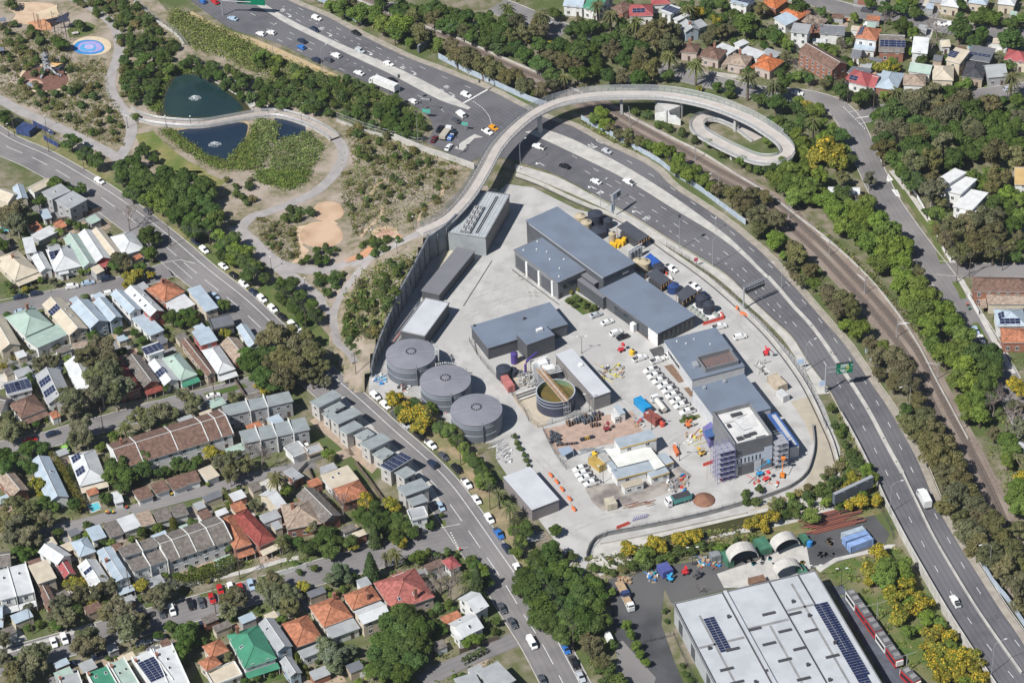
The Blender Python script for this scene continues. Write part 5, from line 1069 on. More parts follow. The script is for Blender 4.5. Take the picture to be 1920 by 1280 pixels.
pile('scaffold_stack','stack of pale scaffold planks beside the lowest storage tank','planks',932,834,(9,6,.45),14,[concrete_lt,steel,white],13,'pipe');pile('building_materials','pipe fittings on the ground between tank and white shed','building materials',945,855,(14,14),16,[white,steel,concrete_dk],14);pile('scaffold_stack','blue and steel scaffold frames stored by the street hedge','scaffold parts',998,1008,(14,8,.2),26,[bluem,steel,steel],15,'pipe')
pile('site_entrance_gear','blue wrapped site gear at the street end of the retaining wall','site gear',712,712,(12,10),22,[bluem2,white,steel,mat('aqua',(.3,.55,.65),.6)],16);pile('pump_set','pink valves and pipes at the foot of the first storage tank','pipework',757,728,(10,5),14,[MATS['pink_pipe'],white,darksteel],17);pile('pump_set','pink valves at the foot of the middle storage tank','pipework',828,772,(8,4),10,[MATS['pink_pipe'],darksteel,concrete_lt],18);pile('pump_set','pink valves and dark pumps at the foot of the lowest storage tank','pipework',882,826,(6,4),8,[MATS['pink_pipe'],darksteel],19)
t = thing('dirt_heap','cone of reddish brown soil beside the tipper truck','heap',at(1322,935));c = at(1320,937);q = MB();q.cyl(c,3.6,0,.5,14,r1=3.2);q.cyl(c,3.2,.5,1.9,14,r1=.5);q.build('soil',mat('red_soil',(.25,.13,.08),.95,(.2,.1,.07),.8,bump=.6),t)
t = thing('bridge_structure','purple painted scaffold frame pieces beside the canal road','scaffold parts',at(1198,972));q = MB()
for k in range(7): q.tube([at(1186+k*4,976-k*1,.3),at(1190+k*4,968-k*1,.9)],.12,4)
q.build('frame',purple,t)
# tank surround fences
fence('mesh_fence','dark mesh fence round the clarifier tank apron','fence',fps([(960,740),(984,772),(1003,802),(1060,786),(1130,764),(1165,750)]),2.0,darksteel,5,open_=True);fence('mesh_fence','dark fence along the pump building and pink container','fence',fps([(880,640),(905,680),(940,718),(962,742)]),1.8,darksteel,5,open_=True);fence('mesh_fence','dark fence along the left side of the cable drum gravel','fence',fps([(1018,806),(1040,850),(1062,880)]),1.8,darksteel,4,open_=True)
# retaining wall beside the park
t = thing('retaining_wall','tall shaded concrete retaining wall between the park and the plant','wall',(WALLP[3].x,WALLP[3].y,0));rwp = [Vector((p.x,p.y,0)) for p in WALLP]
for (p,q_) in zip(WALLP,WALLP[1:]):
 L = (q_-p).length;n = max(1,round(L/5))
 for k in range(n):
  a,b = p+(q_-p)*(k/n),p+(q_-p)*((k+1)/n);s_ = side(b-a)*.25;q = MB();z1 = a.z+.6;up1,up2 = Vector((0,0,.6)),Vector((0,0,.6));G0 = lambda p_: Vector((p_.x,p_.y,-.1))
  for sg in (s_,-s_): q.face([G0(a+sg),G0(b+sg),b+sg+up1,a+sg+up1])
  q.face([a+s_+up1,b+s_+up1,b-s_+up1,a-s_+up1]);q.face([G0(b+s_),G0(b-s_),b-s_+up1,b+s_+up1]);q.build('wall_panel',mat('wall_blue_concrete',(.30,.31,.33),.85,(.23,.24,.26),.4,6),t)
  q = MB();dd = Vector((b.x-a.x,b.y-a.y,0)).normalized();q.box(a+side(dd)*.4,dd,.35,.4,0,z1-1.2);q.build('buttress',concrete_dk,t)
t = fence('wall_railing','dark railing on top of the retaining wall beside the park bank','fence',[p+Vector((0,0,.6)) for p in WALLP[2:]],1.3,darksteel,4,open_=True)
t = thing('pale_stack','stack of pale precast pillars standing against the retaining wall','building materials',tp(5,1130,950))
for k in range(5): q = MB();p = tp(5,1105+k*13,1000-k*16);q.box(p,(1,.4),.7,.9,0,4.2);q.build('pillar',concrete_lt,t)
t = thing('ramp_wall','curved grey concrete wall around the outside of the ramp','wall',at(1500,905));q = MB();wall_along(q,catmull(fps([(1524,800),(1527,835),(1523,862),(1512,890),(1490,910),(1460,924),(1420,938),(1380,950),(1330,964),(1270,978),(1200,992),(1130,1006),(1108,1022),(1100,1046)]),2),.35,0,1.5);q.build('wall_face',concrete_dk,t)
q = MB();
fence('canal_fence','dark railing along the canal edge and access road bend','fence',[p+Vector((0,0,1.5)) for p in fps([(1400,945),(1330,965),(1270,979),(1200,993),(1130,1007),(1108,1023),(1100,1046)])],1.1,darksteel,4,open_=True)
t = thing('canal_wall','pale concrete side wall of the canal channel','wall',at(1250,1000));q = MB();wall_along(q,catmull(fps([(1125,1020),(1200,1006),(1300,984),(1400,962)]),3),.3,0,.7);q.build('wall_face',concrete_lt,t);q = MB();wall_along(q,catmull(fps([(1122,1040),(1140,1060),(1160,1068)]),2),.5,0,1.0);q.build('wall_face',concrete_lt,t)
# small white roofed building and the light yard shed by the street
t,a,u,v,L,W = building('street_shed','white roofed long shed beside the orange barriers and access road',(994,874),(1049,936),(997,956),4.6,pale_roof,mat('brick_grey',(.22,.2,.2),.8),over=.15,rib='v')
# ================================================================ HOUSES
def roofmat(n,c,tile=False): return mat('roof_'+n,c,.75 if tile else .5,tuple(x*(.62 if tile else .85) for x in c),.9 if tile else .35,5,stripe=((.34,.25,.72,1) if tile else (.45,.14,.84,0)),spec=.2 if tile else .35)
RM = dict(te=roofmat('terracotta',(.47,.195,.11),True),sr=roofmat('salmon_tile',(.43,.15,.125),True),br=roofmat('brown_tile',(.21,.13,.10),True),gb=roofmat('grey_brown_tile',(.21,.185,.165),True),rd=roofmat('red_tile',(.30,.075,.06),True),pk=roofmat('pink_red_metal',(.36,.09,.09)),
  wh=roofmat('white_metal',(.58,.59,.59)),cr=roofmat('cream_metal',(.56,.49,.38)),bl=roofmat('blue_grey_metal',(.40,.47,.53)),gy=roofmat('grey_metal',(.36,.37,.375)),dg=roofmat('dark_grey_metal',(.16,.165,.18)),gg=roofmat('grey_green_metal',(.295,.325,.325)),
  gn=roofmat('green_metal',(.06,.24,.15)),pg=roofmat('pale_green_metal',(.36,.46,.40)),ta=roofmat('tan_tile',(.40,.31,.24),True),ch=roofmat('charcoal_tile',(.075,.075,.085),True),og=roofmat('orange_tile',(.55,.18,.07),True),go=roofmat('ochre_metal',(.48,.33,.14)))
WM = dict(w=white,l=mat('wall_pale',(.50,.475,.44),.85,(.42,.4,.375),.5),c=mat('wall_cream',(.58,.51,.40),.8,(.5,.44,.35),.4),g=greyw,b=mat('wall_brick',(.32,.15,.10),.85,(.25,.115,.08),1.2,4),r=mat('wall_red',(.36,.10,.085),.8),p=mat('wall_pink',(.52,.43,.38),.8,(.45,.37,.33),.4),d=mat('wall_dark',(.12,.12,.125),.8),u=mat('wall_blue_grey',(.34,.40,.46),.8),s=mat('wall_sand',(.44,.36,.27),.85,(.37,.3,.23),.5))
brickm = WM['b'];doorm = mat('house_door',(.10,.07,.06),.6);gutm = mat('gutter',(.55,.55,.53),.5);postm_ = white
solarm = mat('solar_cell',(.012,.018,.05),.15,(.018,.026,.075),2.0,spec=.6);sframe = mat('solar_frame',(.4,.42,.45),.4)
def _panel():
 q = MB();q.slab([(-.82,-.5,.12),(.82,-.5,.12),(.82,.5,.12),(-.82,.5,.12)],.05,1);q.face([(-.79,-.47,.123),(.79,-.47,.123),(.79,.47,.123),(-.79,.47,.123)],0);return mesh_of(q,'solar_panel',[solarm,sframe])
PANEL = _panel()
def _sky():
 q = MB();q.slab([(-.4,-.6,.2),(.4,-.6,.2),(.4,.6,.2),(-.4,.6,.2)],.22,1);q.face([(-.32,-.52,.203),(.32,-.52,.203),(.32,.52,.203),(-.32,.52,.203)],0);return mesh_of(q,'skylight',[glass,white])
SKYL = _sky()
def on_plane(t,me,name,o,eu,ev,x,y):
 n = eu.cross(ev).normalized()
 if n.z < 0: n = -n
 m = Matrix((eu,n.cross(eu),n)).transposed().to_4x4();m.translation = o+eu*x+ev*y-origin(t);ob = bpy.data.objects.new(name,me);COL.objects.link(ob);ob.parent = t;ob.matrix_local = m
FOOT = []
def wing(t,A,B,C,he,ty,rm,wm,pitch=27,z0=0,over=.4,win=True,first=True,solar=(),sky=(),ver='',pw=(),chim=None,rib=0,vm=None):
 a,u,v,L,W = rect(PX(*A),PX(*B),PX(*C),he);Z = Vector((0,0,1))
 if W > L and ty in 'h': a,u,v,L,W = a,v,u,W,L
 i = min(over,.25*W);tn = math.tan(R(pitch));rh = W/2*tn;rmm,wmm = RM[rm] if isinstance(rm,str) else rm,WM[wm] if isinstance(wm,str) else wm
 w4 = [a+u*i+v*i,a+u*(L-i)+v*i,a+u*(L-i)+v*(W-i),a+u*i+v*(W-i)]
 q = MB();dr = i*tn if ty in 'gh' else .12
 q.prism(w4,z0,he);FOOT.append((a,u,v,L,W))
 planes = []
 if ty == 'g':
  for s_ in (i,L-i):
   p0,p1,p2 = a+u*s_+v*i,a+u*s_+v*(W-i),a+u*s_+v*W/2+Z*(rh-dr*.5);f = [p0,p1,p2];q.face(f if s_ != i else f[::-1])
 q.build('wall',wmm,t)
 r = MB();th = .16;SL = math.hypot(W/2,rh) if rh else W
 if ty == 'g':
  rA,rB = a+v*W/2+Z*rh,a+u*L+v*W/2+Z*rh
  r.slab([a,a+u*L,rB,rA],th,1,0,[(0,0),(L,0),(L,SL),(0,SL)]);r.slab([a+v*W,a+u*L+v*W,rB,rA],th,1,0,[(0,0),(L,0),(L,SL),(0,SL)])
  e0 = (v*W/2+Z*rh).normalized();e1 = (-v*W/2+Z*rh).normalized();planes = [(a,u,e0,L,SL),(a+v*W,u,e1,L,SL)]
  r.tube([rA+Z*.04,rB+Z*.04],.12,5,1)
 elif ty == 'h':
  k = min(W/2,L/2-.05);rA,rB = a+u*k+v*W/2+Z*rh,a+u*(L-k)+v*W/2+Z*rh
  b,c,d = a+u*L,a+u*L+v*W,a+v*W
  r.face([a,b,rB,rA] if True else 0,0,[(0,0),(L,0),(L-k,SL),(k,SL)]);r.face([d,rA,rB,c],0,[(0,0),(k,SL),(L-k,SL),(L,0)]);r.face([a,rA,d],0,[(0,0),(W/2,SL),(W,0)]);r.face([b,c,rB],0,[(0,0),(W,0),(W/2,SL)])
  for p,q_ in ((a,b),(b,c),(c,d),(d,a)): r.face([p-Z*th,q_-Z*th,q_,p],1)
  r.face([a-Z*th,d-Z*th,c-Z*th,b-Z*th],1)
  for p,q_ in ((a,rA),(d,rA),(b,rB),(c,rB),(rA,rB)): r.tube([p+Z*.03,q_+Z*.03],.11,4,0)
  e0 = (v*W/2+Z*rh).normalized();e1 = (-v*W/2+Z*rh).normalized();planes = [(a,u,e0,L,SL),(d,u,e1,L,SL),(a,v,(u*k+Z*rh).normalized(),W,SL),(b,v,(-u*k+Z*rh).normalized(),W,SL)]
 else:                                    # flat 'f',skillion 's' (rises away from AB),parapet 'p'
  up = W*math.tan(R(7)) if ty == 's' else .02
  pts = [a,a+u*L,a+u*L+v*W+Z*up,a+v*W+Z*up];r.slab(pts,.22,1,0,([(0,0),(L,0),(L,W),(0,W)] if not rib else [(0,0),(0,L),(W,L),(W,0)]));planes = [(a,u,(v*W+Z*up).normalized(),L,W)]
  if ty == 's':
   q = MB();q.face([w4[2],w4[3],w4[3]+Z*(up-.25),w4[2]+Z*(up-.25)])
   for p0,p1 in ((w4[1],w4[2]),(w4[0],w4[3])): q.face([p0,p1,p1+Z*(up-.25)])
   q.build('gable_wall',wmm,t)
  if ty == 'p':
   for p0,p1,nn in ((a,a+u*L,v),(a+v*W,a+u*L+v*W,-v),(a,a+v*W,u),(a+u*L,a+u*L+v*W,-u)): r.prism([p0,p1,p1+nn*.22,p0+nn*.22],he-.1,he+.55,1)
 r.build('roof',[rmm,gutm if ty != 'p' else wmm],t)
 for fr in pw:
  p = a+u*L*fr;q = MB();
  if ty == 'g': q.face([p-u*.12+Z*-1,p-u*.12+v*W-Z*1,p-u*.12+v*W+Z*.35,p-u*.12+v*W/2+Z*(rh+.35),p-u*.12+Z*.35]);q.face([p+u*.12+Z*-1,p+u*.12+Z*.35,p+u*.12+v*W/2+Z*(rh+.35),p+u*.12+v*W+Z*.35,p+u*.12+v*W-Z*1]);q.slab([p-u*.12+Z*.35,p+u*.12+Z*.35,p+u*.12+v*W/2+Z*(rh+.35),p-u*.12+v*W/2+Z*(rh+.35)],.1);q.slab([p-u*.12+v*W+Z*.35,p+u*.12+v*W+Z*.35,p+u*.12+v*W/2+Z*(rh+.35),p-u*.12+v*W/2+Z*(rh+.35)],.1)
  else: q.prism([p-u*.13-v*.3,p+u*.13-v*.3,p+u*.13+v*(W+.3),p-u*.13+v*(W+.3)],z0,he+(.9 if ty=='s' else .45))
  q.build('party_wall',white if wm in 'wgc' else wmm,t)
 if win:
  sides = [(w4[0],u,L-2*i,-v),(w4[3],u,L-2*i,v),(w4[0],v,W-2*i,-u),(w4[1],v,W-2*i,u)];dn = False
  for p,d,ln,n in sorted(sides,key=lambda s_: s_[3].y):
   if n.y > -.2 or ln < 2.2: continue
   m_ = min(8 if ln > 18 else 3,max(1,int(ln/3.1)));lv = [1.5] if he < 4.6 else ([1.5,4.3] if he < 8 else [1.5,4.3,7.2])
   for zz in lv:
    for k in range(m_):
     s_ = ln*(k+.5)/m_
     if zz == 1.5 and k == m_-1 and not dn:
      dd = MB();c0 = p+d*s_;dd.prism([c0-d*.5,c0+d*.5,c0+d*.5+n*.06,c0-d*.5+n*.06],z0,2.2);dd.build('door',doorm,t);dn = True;continue
     put_window(t,Vector((*(p+d*s_).xy,zz+.1)),n,1.2,1.5)
 for (f,fu,fv,nu,nv) in solar:
  o,eu,ev,LU,LV = planes[f]
  for x in range(nu):
   for y in range(nv): on_plane(t,PANEL,'solar_panel',o,eu,ev,LU*fu+(x-(nu-1)/2)*1.7,LV*fv+(y-(nv-1)/2)*1.05)
 for (f,fu,fv) in sky:
  o,eu,ev,LU,LV = planes[f];on_plane(t,SKYL,'skylight',o,eu,ev,LU*fu,LV*fv)
 if ver:
  for cde in ver:
   p,d,ln,n = {'0':(a,u,L,-v),'1':(a+v*W,u,L,v),'a':(a,v,W,-u),'b':(a+u*L,v,W,u)}[cde];zt = min(he,3.0)-.15 if he < 4.6 else 2.9
   q = MB();b0 = Vector((p.x,p.y,zt));q.slab([b0,b0+d*ln,b0+d*ln+n*2.2-Z*.45,b0+n*2.2-Z*.45],.12,0,None,[(0,0),(ln,0),(ln,2),(0,2)]);q.build('veranda_roof',RM[vm] if vm else rmm,t)
   for k in (0.03,.5,.97): q = MB();c0 = b0+d*ln*k+n*2.05;q.box(c0,d,.12,.12,z0,zt-.4);q.build('veranda_post',white,t)
 if chim:
  p = a+u*L*chim[0]+v*W*chim[1];q = MB();hz_ = he+(rh if ty in 'gh' else 0)+.9;q.box(p,u,.7,.9,he-.2,hz_);q.box(p,u,.85,1.05,hz_,hz_+.15);q.build('chimney',brickm,t)
 return a,u,v,L,W
HN = [0]
def house(label,A,B,C,he,ty,rm,wm,ext=(),name='house',cat='house',**k):
 a,u,v,L,W = rect(PX(*A),PX(*B),PX(*C),he);c = a+u*L/2+v*W/2;t = thing(name,label,cat,(c.x,c.y,0),anchor='top of the picture')
 wing(t,A,B,C,he,ty,rm,wm,**k)
 for e in ext:
  kw = e[7] if len(e) > 7 else {};wing(t,*e[:7],**kw)
 return t
# ---- upper left block (tile 4)
H = house
H('pale hall with blue grey annex at the left edge, upper left block',(4,-70,195),(4,60,245),(4,85,150),4.5,'g','cr','c',ext=[((4,90,125),(4,125,228),(4,205,190),4.5,'g','bl','c')])
H('cream gabled house behind the two flat grey houses',(4,195,130),(4,338,58),(4,365,110),4.0,'g','cr','w')
H('flat grey modern house, the left one of the pair at the street bend',(4,310,160),(4,455,95),(4,505,165),6.3,'f','gy','g',sky=[(0,.45,.5)])
H('flat grey modern house, the right one of the pair at the street bend',(4,410,222),(4,545,150),(4,617,237),6.6,'f','gy','g',sky=[(0,.5,.5)],rib=1)
H('small pale blue flat roofed outbuilding below the flat grey houses',(4,290,300),(4,355,283),(4,393,350),3.0,'f','bl','w',name='outbuilding')
H('low grey yard sheds behind the white cottages',(4,230,480),(4,370,410),(4,410,470),3.0,'f','wh','g',name='outbuilding',win=False)
H('wide cream hipped cottage at the left end of the white cottage row',(4,130,592),(4,297,755),(4,112,828),3.4,'h','cr','c',ver='b',chim=(.4,.5))
H('narrow pale cottage with a boxy rear next to the wide cream one',(4,320,608),(4,395,738),(4,300,768),3.6,'g','wh','w',ext=[((4,165,505),(4,245,490),(4,312,600),5.6,'f','wh','w',dict(rib=1))])
H('white hipped cottage with three clusters of solar panels',(4,545,548),(4,612,715),(4,405,755),3.6,'h','wh','w',solar=[(0,.2,.4,1,1)],ext=[((4,420,705),(4,495,690),(4,500,770),3.0,'f','wh','w'),((4,345,565),(4,430,545),(4,470,680),3.6,'g','gy','w',dict(solar=[(1,.3,.5,2,3),(1,.75,.5,2,3),(0,.4,.5,1,3)]))])
H('pale green roofed long cottage beside the solar panel cottage',(4,577,473),(4,727,697),(4,622,732),3.6,'g','pg','w')
H('white long cottage with a red painted gable front',(4,692,443),(4,832,657),(4,722,692),3.8,'g','wh','r',ver='b',vm='pk')
H('narrow cream gabled cottage beside the red fronted one',(4,762,428),(4,908,612),(4,838,656),3.8,'g','cr','c')
H('grey white hipped house at the end of the row near the main street',(4,987,448),(4,1088,585),(4,922,632),3.6,'h','wh','w')
# south of the side street
H('house with a green tinted pyramid roof and pale green rear wing',(4,243,1010),(4,398,1152),(4,190,1245),4.2,'h','pg','w',ext=[((4,180,1258),(4,440,1142),(4,495,1255),3.4,'s','pg','w')],chim=(.2,.3))
H('cream roofed two storey house with solar panels and grey rear',(4,457,950),(4,662,1183),(4,532,1255),5.0,'g','cr','c',solar=[(1,.3,.5,2,4)],sky=[(0,.4,.5),(0,.6,.5)])
H('blue grey gabled house, left of the narrow twin pair',(4,662,963),(4,817,1128),(4,690,1198),5.6,'g','bl','u')
H('narrow blue grey gabled house, right of the twin pair',(4,795,950),(4,922,1098),(4,830,1142),5.6,'g','bl','u')
H('long pale blue roofed house with a flat rear wing',(4,918,890),(4,1064,1038),(4,985,1092),5.6,'g','bl','w',ext=[((4,985,1108),(4,1095,1062),(4,1192,1212),3.2,'f','bl','w',dict(rib=1))])
H('red walled house with many skylights in its white roof',(4,1034,860),(4,1232,1050),(4,1120,1088),5.6,'g','wh','r',sky=[(1,.3,.5),(1,.5,.5),(1,.7,.5),(0,.4,.5),(0,.7,.5)])
H('terracotta hipped house with flat white rear on the corner',(4,1244,808),(4,1390,905),(4,1215,972),3.8,'h','te','b',ext=[((4,1230,985),(4,1382,922),(4,1442,1012),3.3,'f','wh','w')],chim=(.3,.4))
H('long flat white roofed building facing the main street',(4,1502,855),(4,1640,1025),(4,1530,1048),5.0,'f','bl','c',rib=1)
H('dark flat terrace house with an open deck by the main street',(4,1560,1112),(4,1725,1075),(4,1735,1165),4.2,'p','dg','d')
H('flat blue white roofed house above the red walled one',(4,1435,1205),(4,1565,1165),(4,1635,1270),6.0,'f','bl','r')
H('blue grey gabled shed beside the big dark tree',(4,1850,1150),(4,1950,1300),(4,1870,1325),3.6,'g','bl','w')
# ---- tile 8
H('cream and tan house with a pergola at the left edge',(4,25,1085),(4,155,1305),(8,10,75),4.0,'g','cr','c')
H('tan tiled garage beside the small swimming pool',(8,540,15),(8,650,-5),(8,672,35),2.8,'f','ta','c',name='garage',win=False)
H('brown hipped cottage with a solar covered flat rear',(8,250,392),(8,347,505),(8,140,562),3.6,'h','br','w',ext=[((8,20,310),(8,200,262),(8,242,362),5.6,'f','gy','w',dict(solar=[(0,.3,.5,3,5),(0,.72,.5,3,5)]))],ver='b')
H('grey tiled house cut by the left edge above the gum street',(8,-40,400),(8,95,425),(8,122,560),3.8,'g','gb','w')
H('grey gabled house with dark solar panels on both slopes',(8,445,205),(8,545,420),(8,372,500),4.4,'g','gy','w',solar=[(1,.35,.5,2,4),(1,.7,.5,2,4)],ext=[((8,255,245),(8,440,190),(8,460,225),4.0,'s','gy','w',dict(solar=[(0,.5,.5,6,2)],win=False))])
H('white roofed house half hidden under the tall gum trees',(8,642,118),(8,765,350),(8,600,402),4.2,'g','wh','w')
H('red tiled house behind the tall gum trees',(8,902,110),(8,1062,345),(8,900,382),4.2,'h','rd','b',chim=(.3,.3))
H('brown and grey gabled house with a red front beside the red one',(8,1052,100),(8,1202,300),(8,1082,352),4.4,'g','gb','b',ver='b',vm='rd',sky=[(1,.5,.5)])
H('white box house with a full roof of solar panels',(8,1060,42),(8,1180,0),(8,1222,70),6.6,'f','wh','w',solar=[(0,.5,.5,4,4)])
H('white gabled cottage with a strip of solar panels',(8,1217,130),(8,1347,290),(8,1222,322),3.6,'g','wh','w',solar=[(1,.55,.5,2,4)])
H('cottage with one white and one green roof slope',(8,1342,80),(8,1482,247),(8,1352,292),3.8,'h','pg','w',sky=[(1,.3,.5)],ver='b',vm='gn')
H('long brown roofed house between the green one and white hipped one',(8,1422,-20),(8,1622,237),(8,1555,267),3.8,'g','br','s')
H('white hipped house with grey veranda near the big tree',(8,1642,25),(8,1767,205),(8,1635,252),3.8,'h','wh','w',ver='b')
H('terracotta brown gabled house beside the big dark tree',(8,1780,-30),(8,1897,110),(8,1790,192),3.8,'g','ta','b')
H('long brown tiled townhouse row with white party walls',(8,800,770),(8,1640,512),(8,1738,697),5.6,'g','br','w',name='townhouse_row',pw=(0,.2,.51,.78,.9,1),pitch=22,chim=(.1,.3))
H('white cottage with four blue solar clusters and a pool behind',(8,712,805),(8,802,1035),(8,600,1090),3.5,'h','wh','w',solar=[(1,.2,.45,2,3),(1,.62,.4,2,3)],ver='b',vm='cr')
H('long white blue gabled house with hedge along its side',(8,372,860),(8,517,1165),(8,362,1222),3.6,'g','bl','w',sky=[(0,.4,.5)])
H('house with one terracotta and one brown slope at the left edge',(8,82,950),(8,217,1110),(8,118,1195),4.0,'g','ta','b')
for i,(p,c,l) in enumerate((((990,1118,1105,1078,1147,1158),'br','brown roofed garage at the left end of the lane row'),((1120,1072,1230,1034,1277,1108),'br','second brown roofed garage in the lane row'),((1240,1034,1350,994,1397,1082),'br','third brown roofed garage in the lane row'),((1352,994,1470,962,1512,1042),'br','fourth brown roofed garage in the lane row'),((1482,962,1580,922,1627,1012),'cr','cream roofed garage at the right end of the lane row'))):
 H(l,(8,p[0],p[1]),(8,p[2],p[3]),(8,p[4],p[5]),2.8,'f',c,'w',name='garage',win=False)
H('grey flat garden shed beside the lower swimming pool',(8,830,1132),(8,900,1115),(8,957,1192),2.8,'f','wh','w',name='shed')
# ---- tile 12
for i,(p,c,l) in enumerate((((640,122,745,87,802,182),'bl','blue grey roofed garage at the left end of the lower garage row'),((767,92,870,57,927,157),'gb','grey tiled garage next to the white one'),((872,52,1000,7,1052,107),'wh','white roofed garage in the lower garage row'),((1012,12,1120,-20,1177,77),'ta','tan roofed garage in the lower garage row'),((1142,-10,1260,-42,1302,45),'gb','dark tiled garage right of the tan one'),((1270,-42,1380,-72,1418,12),'gb','dark tiled garage at the right end of the lower garage row'))):
 H(l,(12,p[0],p[1]),(12,p[2],p[3]),(12,p[4],p[5]),3.0,'f',c,'w',name='garage',win=False)
H('long grey brown terrace row with a white skylight and party walls',(12,1150,190),(12,1622,25),(12,1692,222),5.8,'g','gb','w',name='townhouse_row',pw=(.18,.44,.72,1),pitch=20,ext=[((12,945,362),(12,1200,275),(12,1242,377),5.8,'s','gb','w',dict(pw=(.5,1))),((12,880,272),(12,1142,182),(12,1187,262),5.6,'s','gb','w',dict(pw=(.55,)))])
H('terracotta roofed house at the right end of the grey brown terrace row',(12,1752,12),(12,1892,237),(12,1770,302),4.4,'h','te','b',ver='b')
H('dark red tiled house with white veranda beside the palms',(12,1855,-25),(13,152,202),(13,12,252),4.4,'h','rd','b',ver='b',vm='cr')
H('pale hipped two storey house with a white gabled front and solar pair',(12,652,180),(12,722,292),(12,600,342),6.6,'h','bl','c',ext=[((12,722,350),(12,832,520),(12,692,582),4.6,'g','wh','c',dict(solar=[(1,.4,.6,1,3)]))])
H('long blue grey roofed two storey terrace house',(12,832,250),(12,982,480),(12,868,522),6.2,'g','bl','w',pitch=10,ver='b',chim=(.4,.8))
H('grey gabled narrow house with a bright red roof strip',(12,392,225),(12,540,320),(12,440,400),5.6,'g','wh','w',ext=[((12,502,350),(12,570,460),(12,485,502),4.6,'g','pk','b')])
H('white terrace house at the left edge, left one of the pair',(12,-60,450),(12,60,420),(12,152,622),6.2,'f','wh','w',sky=[(0,.6,.3)],pw=(1,),ver='1')
H('white terrace house at the left edge, right one of the pair',(12,62,412),(12,190,380),(12,272,592),6.2,'f','wh','w',sky=[(0,.5,.3)],pw=(1,),ver='1')
H('cream flat roofed terrace house with a brown rear roof',(12,210,400),(12,352,352),(12,417,492),6.2,'f','cr','c',ext=[((12,190,372),(12,300,335),(12,345,360),5.8,'f','br','c',dict(win=False))])
H('brown gabled cottage below the cream flat terrace house',(12,352,525),(12,432,682),(12,362,735),4.0,'g','br','b')
H('grey tiled house at the left edge above the white terraces',(12,-80,310),(12,82,288),(12,137,392),5.0,'g','gb','w')
H('small white cottage at the left edge below the white terraces',(12,-80,700),(12,30,690),(12,100,785),4.0,'g','bl','w',ver='1')
for p,c,w_,k,l in (((440,1235,585,1195,650,1330),'gy','w',{},'grey roofed terrace house at the bottom edge, first of the row'),((650,1205,800,1150,870,1300),'gn','w',dict(sky=[(0,.3,.3),(0,.8,.3)]),'green roofed terrace house at the bottom edge'),((815,1135,930,1092,1050,1310),'pg','w',dict(sky=[(0,.3,.4),(0,.75,.35)]),'grey green terrace house beside the green roofed one at the bottom'),((990,1092,1130,1032,1255,1270),'wh','w',dict(solar=[(0,.5,.38,3,5),(0,.5,.7,3,4)]),'white terrace house with two solar arrays at the bottom edge'),((1150,1032,1290,990,1440,1290),'wh','w',dict(sky=[(0,.5,.3),(0,.4,.5)]),'plain white terrace house at the right end of the bottom row')):
 H(l,(12,p[0],p[1]),(12,p[2],p[3]),(12,p[4],p[5]),5.4,'f',c,w_,pw=(0,1),rib=1,chim=(.05,.15),**k)
H('terracotta cottage with a cluttered deck beside the green house',(12,1652,945),(12,1722,1035),(12,1580,1090),4.0,'h','te','c',ext=[((12,1600,1062),(12,1667,1132),(12,1530,1172),4.0,'h','te','c'),((12,1540,1200),(12,1760,1120),(12,1800,1230),2.6,'p','cr','w')])
H('big green metal roofed house with white verandas',(13,22,842),(13,157,1092),(12,1838,1182),4.6,'h','gn','w',ver='b',chim=(.1,.7),sky=[(1,.5,.4)])
# ---- tile 13
H('tan hipped house with a blind covered veranda at the top',(9,180,1225),(13,232,132),(13,492,72),4.2,'h','ta','b',chim=(.4,.3))
H('brown gabled house with red brick front beside the bare tree',(9,432,1092),(13,642,20),(13,502,77),4.6,'g','gb','b')
H('small terracotta pyramid roofed house below the grey green trees',(13,387,765),(13,502,942),(13,312,1037),3.9,'h','te','c',ext=[((13,310,1040),(13,480,975),(13,520,1040),3.2,'s','gy','w')])
H('narrow grey two storey house with a skylight beside the green house',(13,132,790),(13,277,1002),(13,162,1052),6.0,'g','gy','u',sky=[(1,.3,.5)],ext=[((13,267,1080),(13,347,1200),(13,258,1242),4.6,'g','gy','u')])
H('terracotta hipped house with a grey rear wing, middle of three',(13,612,620),(13,730,780),(13,507,862),3.9,'h','te','c',ext=[((13,512,870),(13,730,790),(13,772,870),3.4,'f','gy','w',dict(rib=1))],chim=(.2,.2))
H('terracotta hipped house with a white gabled extension',(13,862,540),(13,942,650),(13,720,727),3.9,'h','te','c',ext=[((13,800,842),(13,1008,762),(13,965,652),5.6,'g','wh','c',dict(pitch=22))],chim=(.4,.8))
H('large dark red tiled house with two skylights',(13,1192,418),(13,1342,632),(13,1028,748),4.2,'h','sr','p',sky=[(3,.4,.4),(3,.75,.4)],chim=(.9,.4),ext=[((13,1010,470),(13,1090,440),(13,1130,500),4.0,'g','sr','p')])
H('small red roofed pavilion at the street corner',(13,1475,325),(13,1542,398),(13,1440,418),3.0,'h','pk','w',name='pavilion')
H('pale grey house with stepped gables behind the dark tree',(13,1440,835),(13,1600,755),(13,1735,850),4.4,'g','wh','w',sky=[(0,.4,.5),(1,.5,.5)],ext=[((13,1510,650),(13,1615,590),(13,1715,720),4.6,'g','wh','w'),((13,1470,900),(13,1600,850),(13,1690,905),3.4,'s','wh','w')])
H('grey flat roofed building at the bottom edge by the lower lane',(13,1650,1192),(13,1812,1112),(13,1920,1270),6.0,'f','gy','g',ext=[((13,1480,1245),(13,1640,1195),(13,1720,1300),5.4,'f','gy','g')],rib=1)
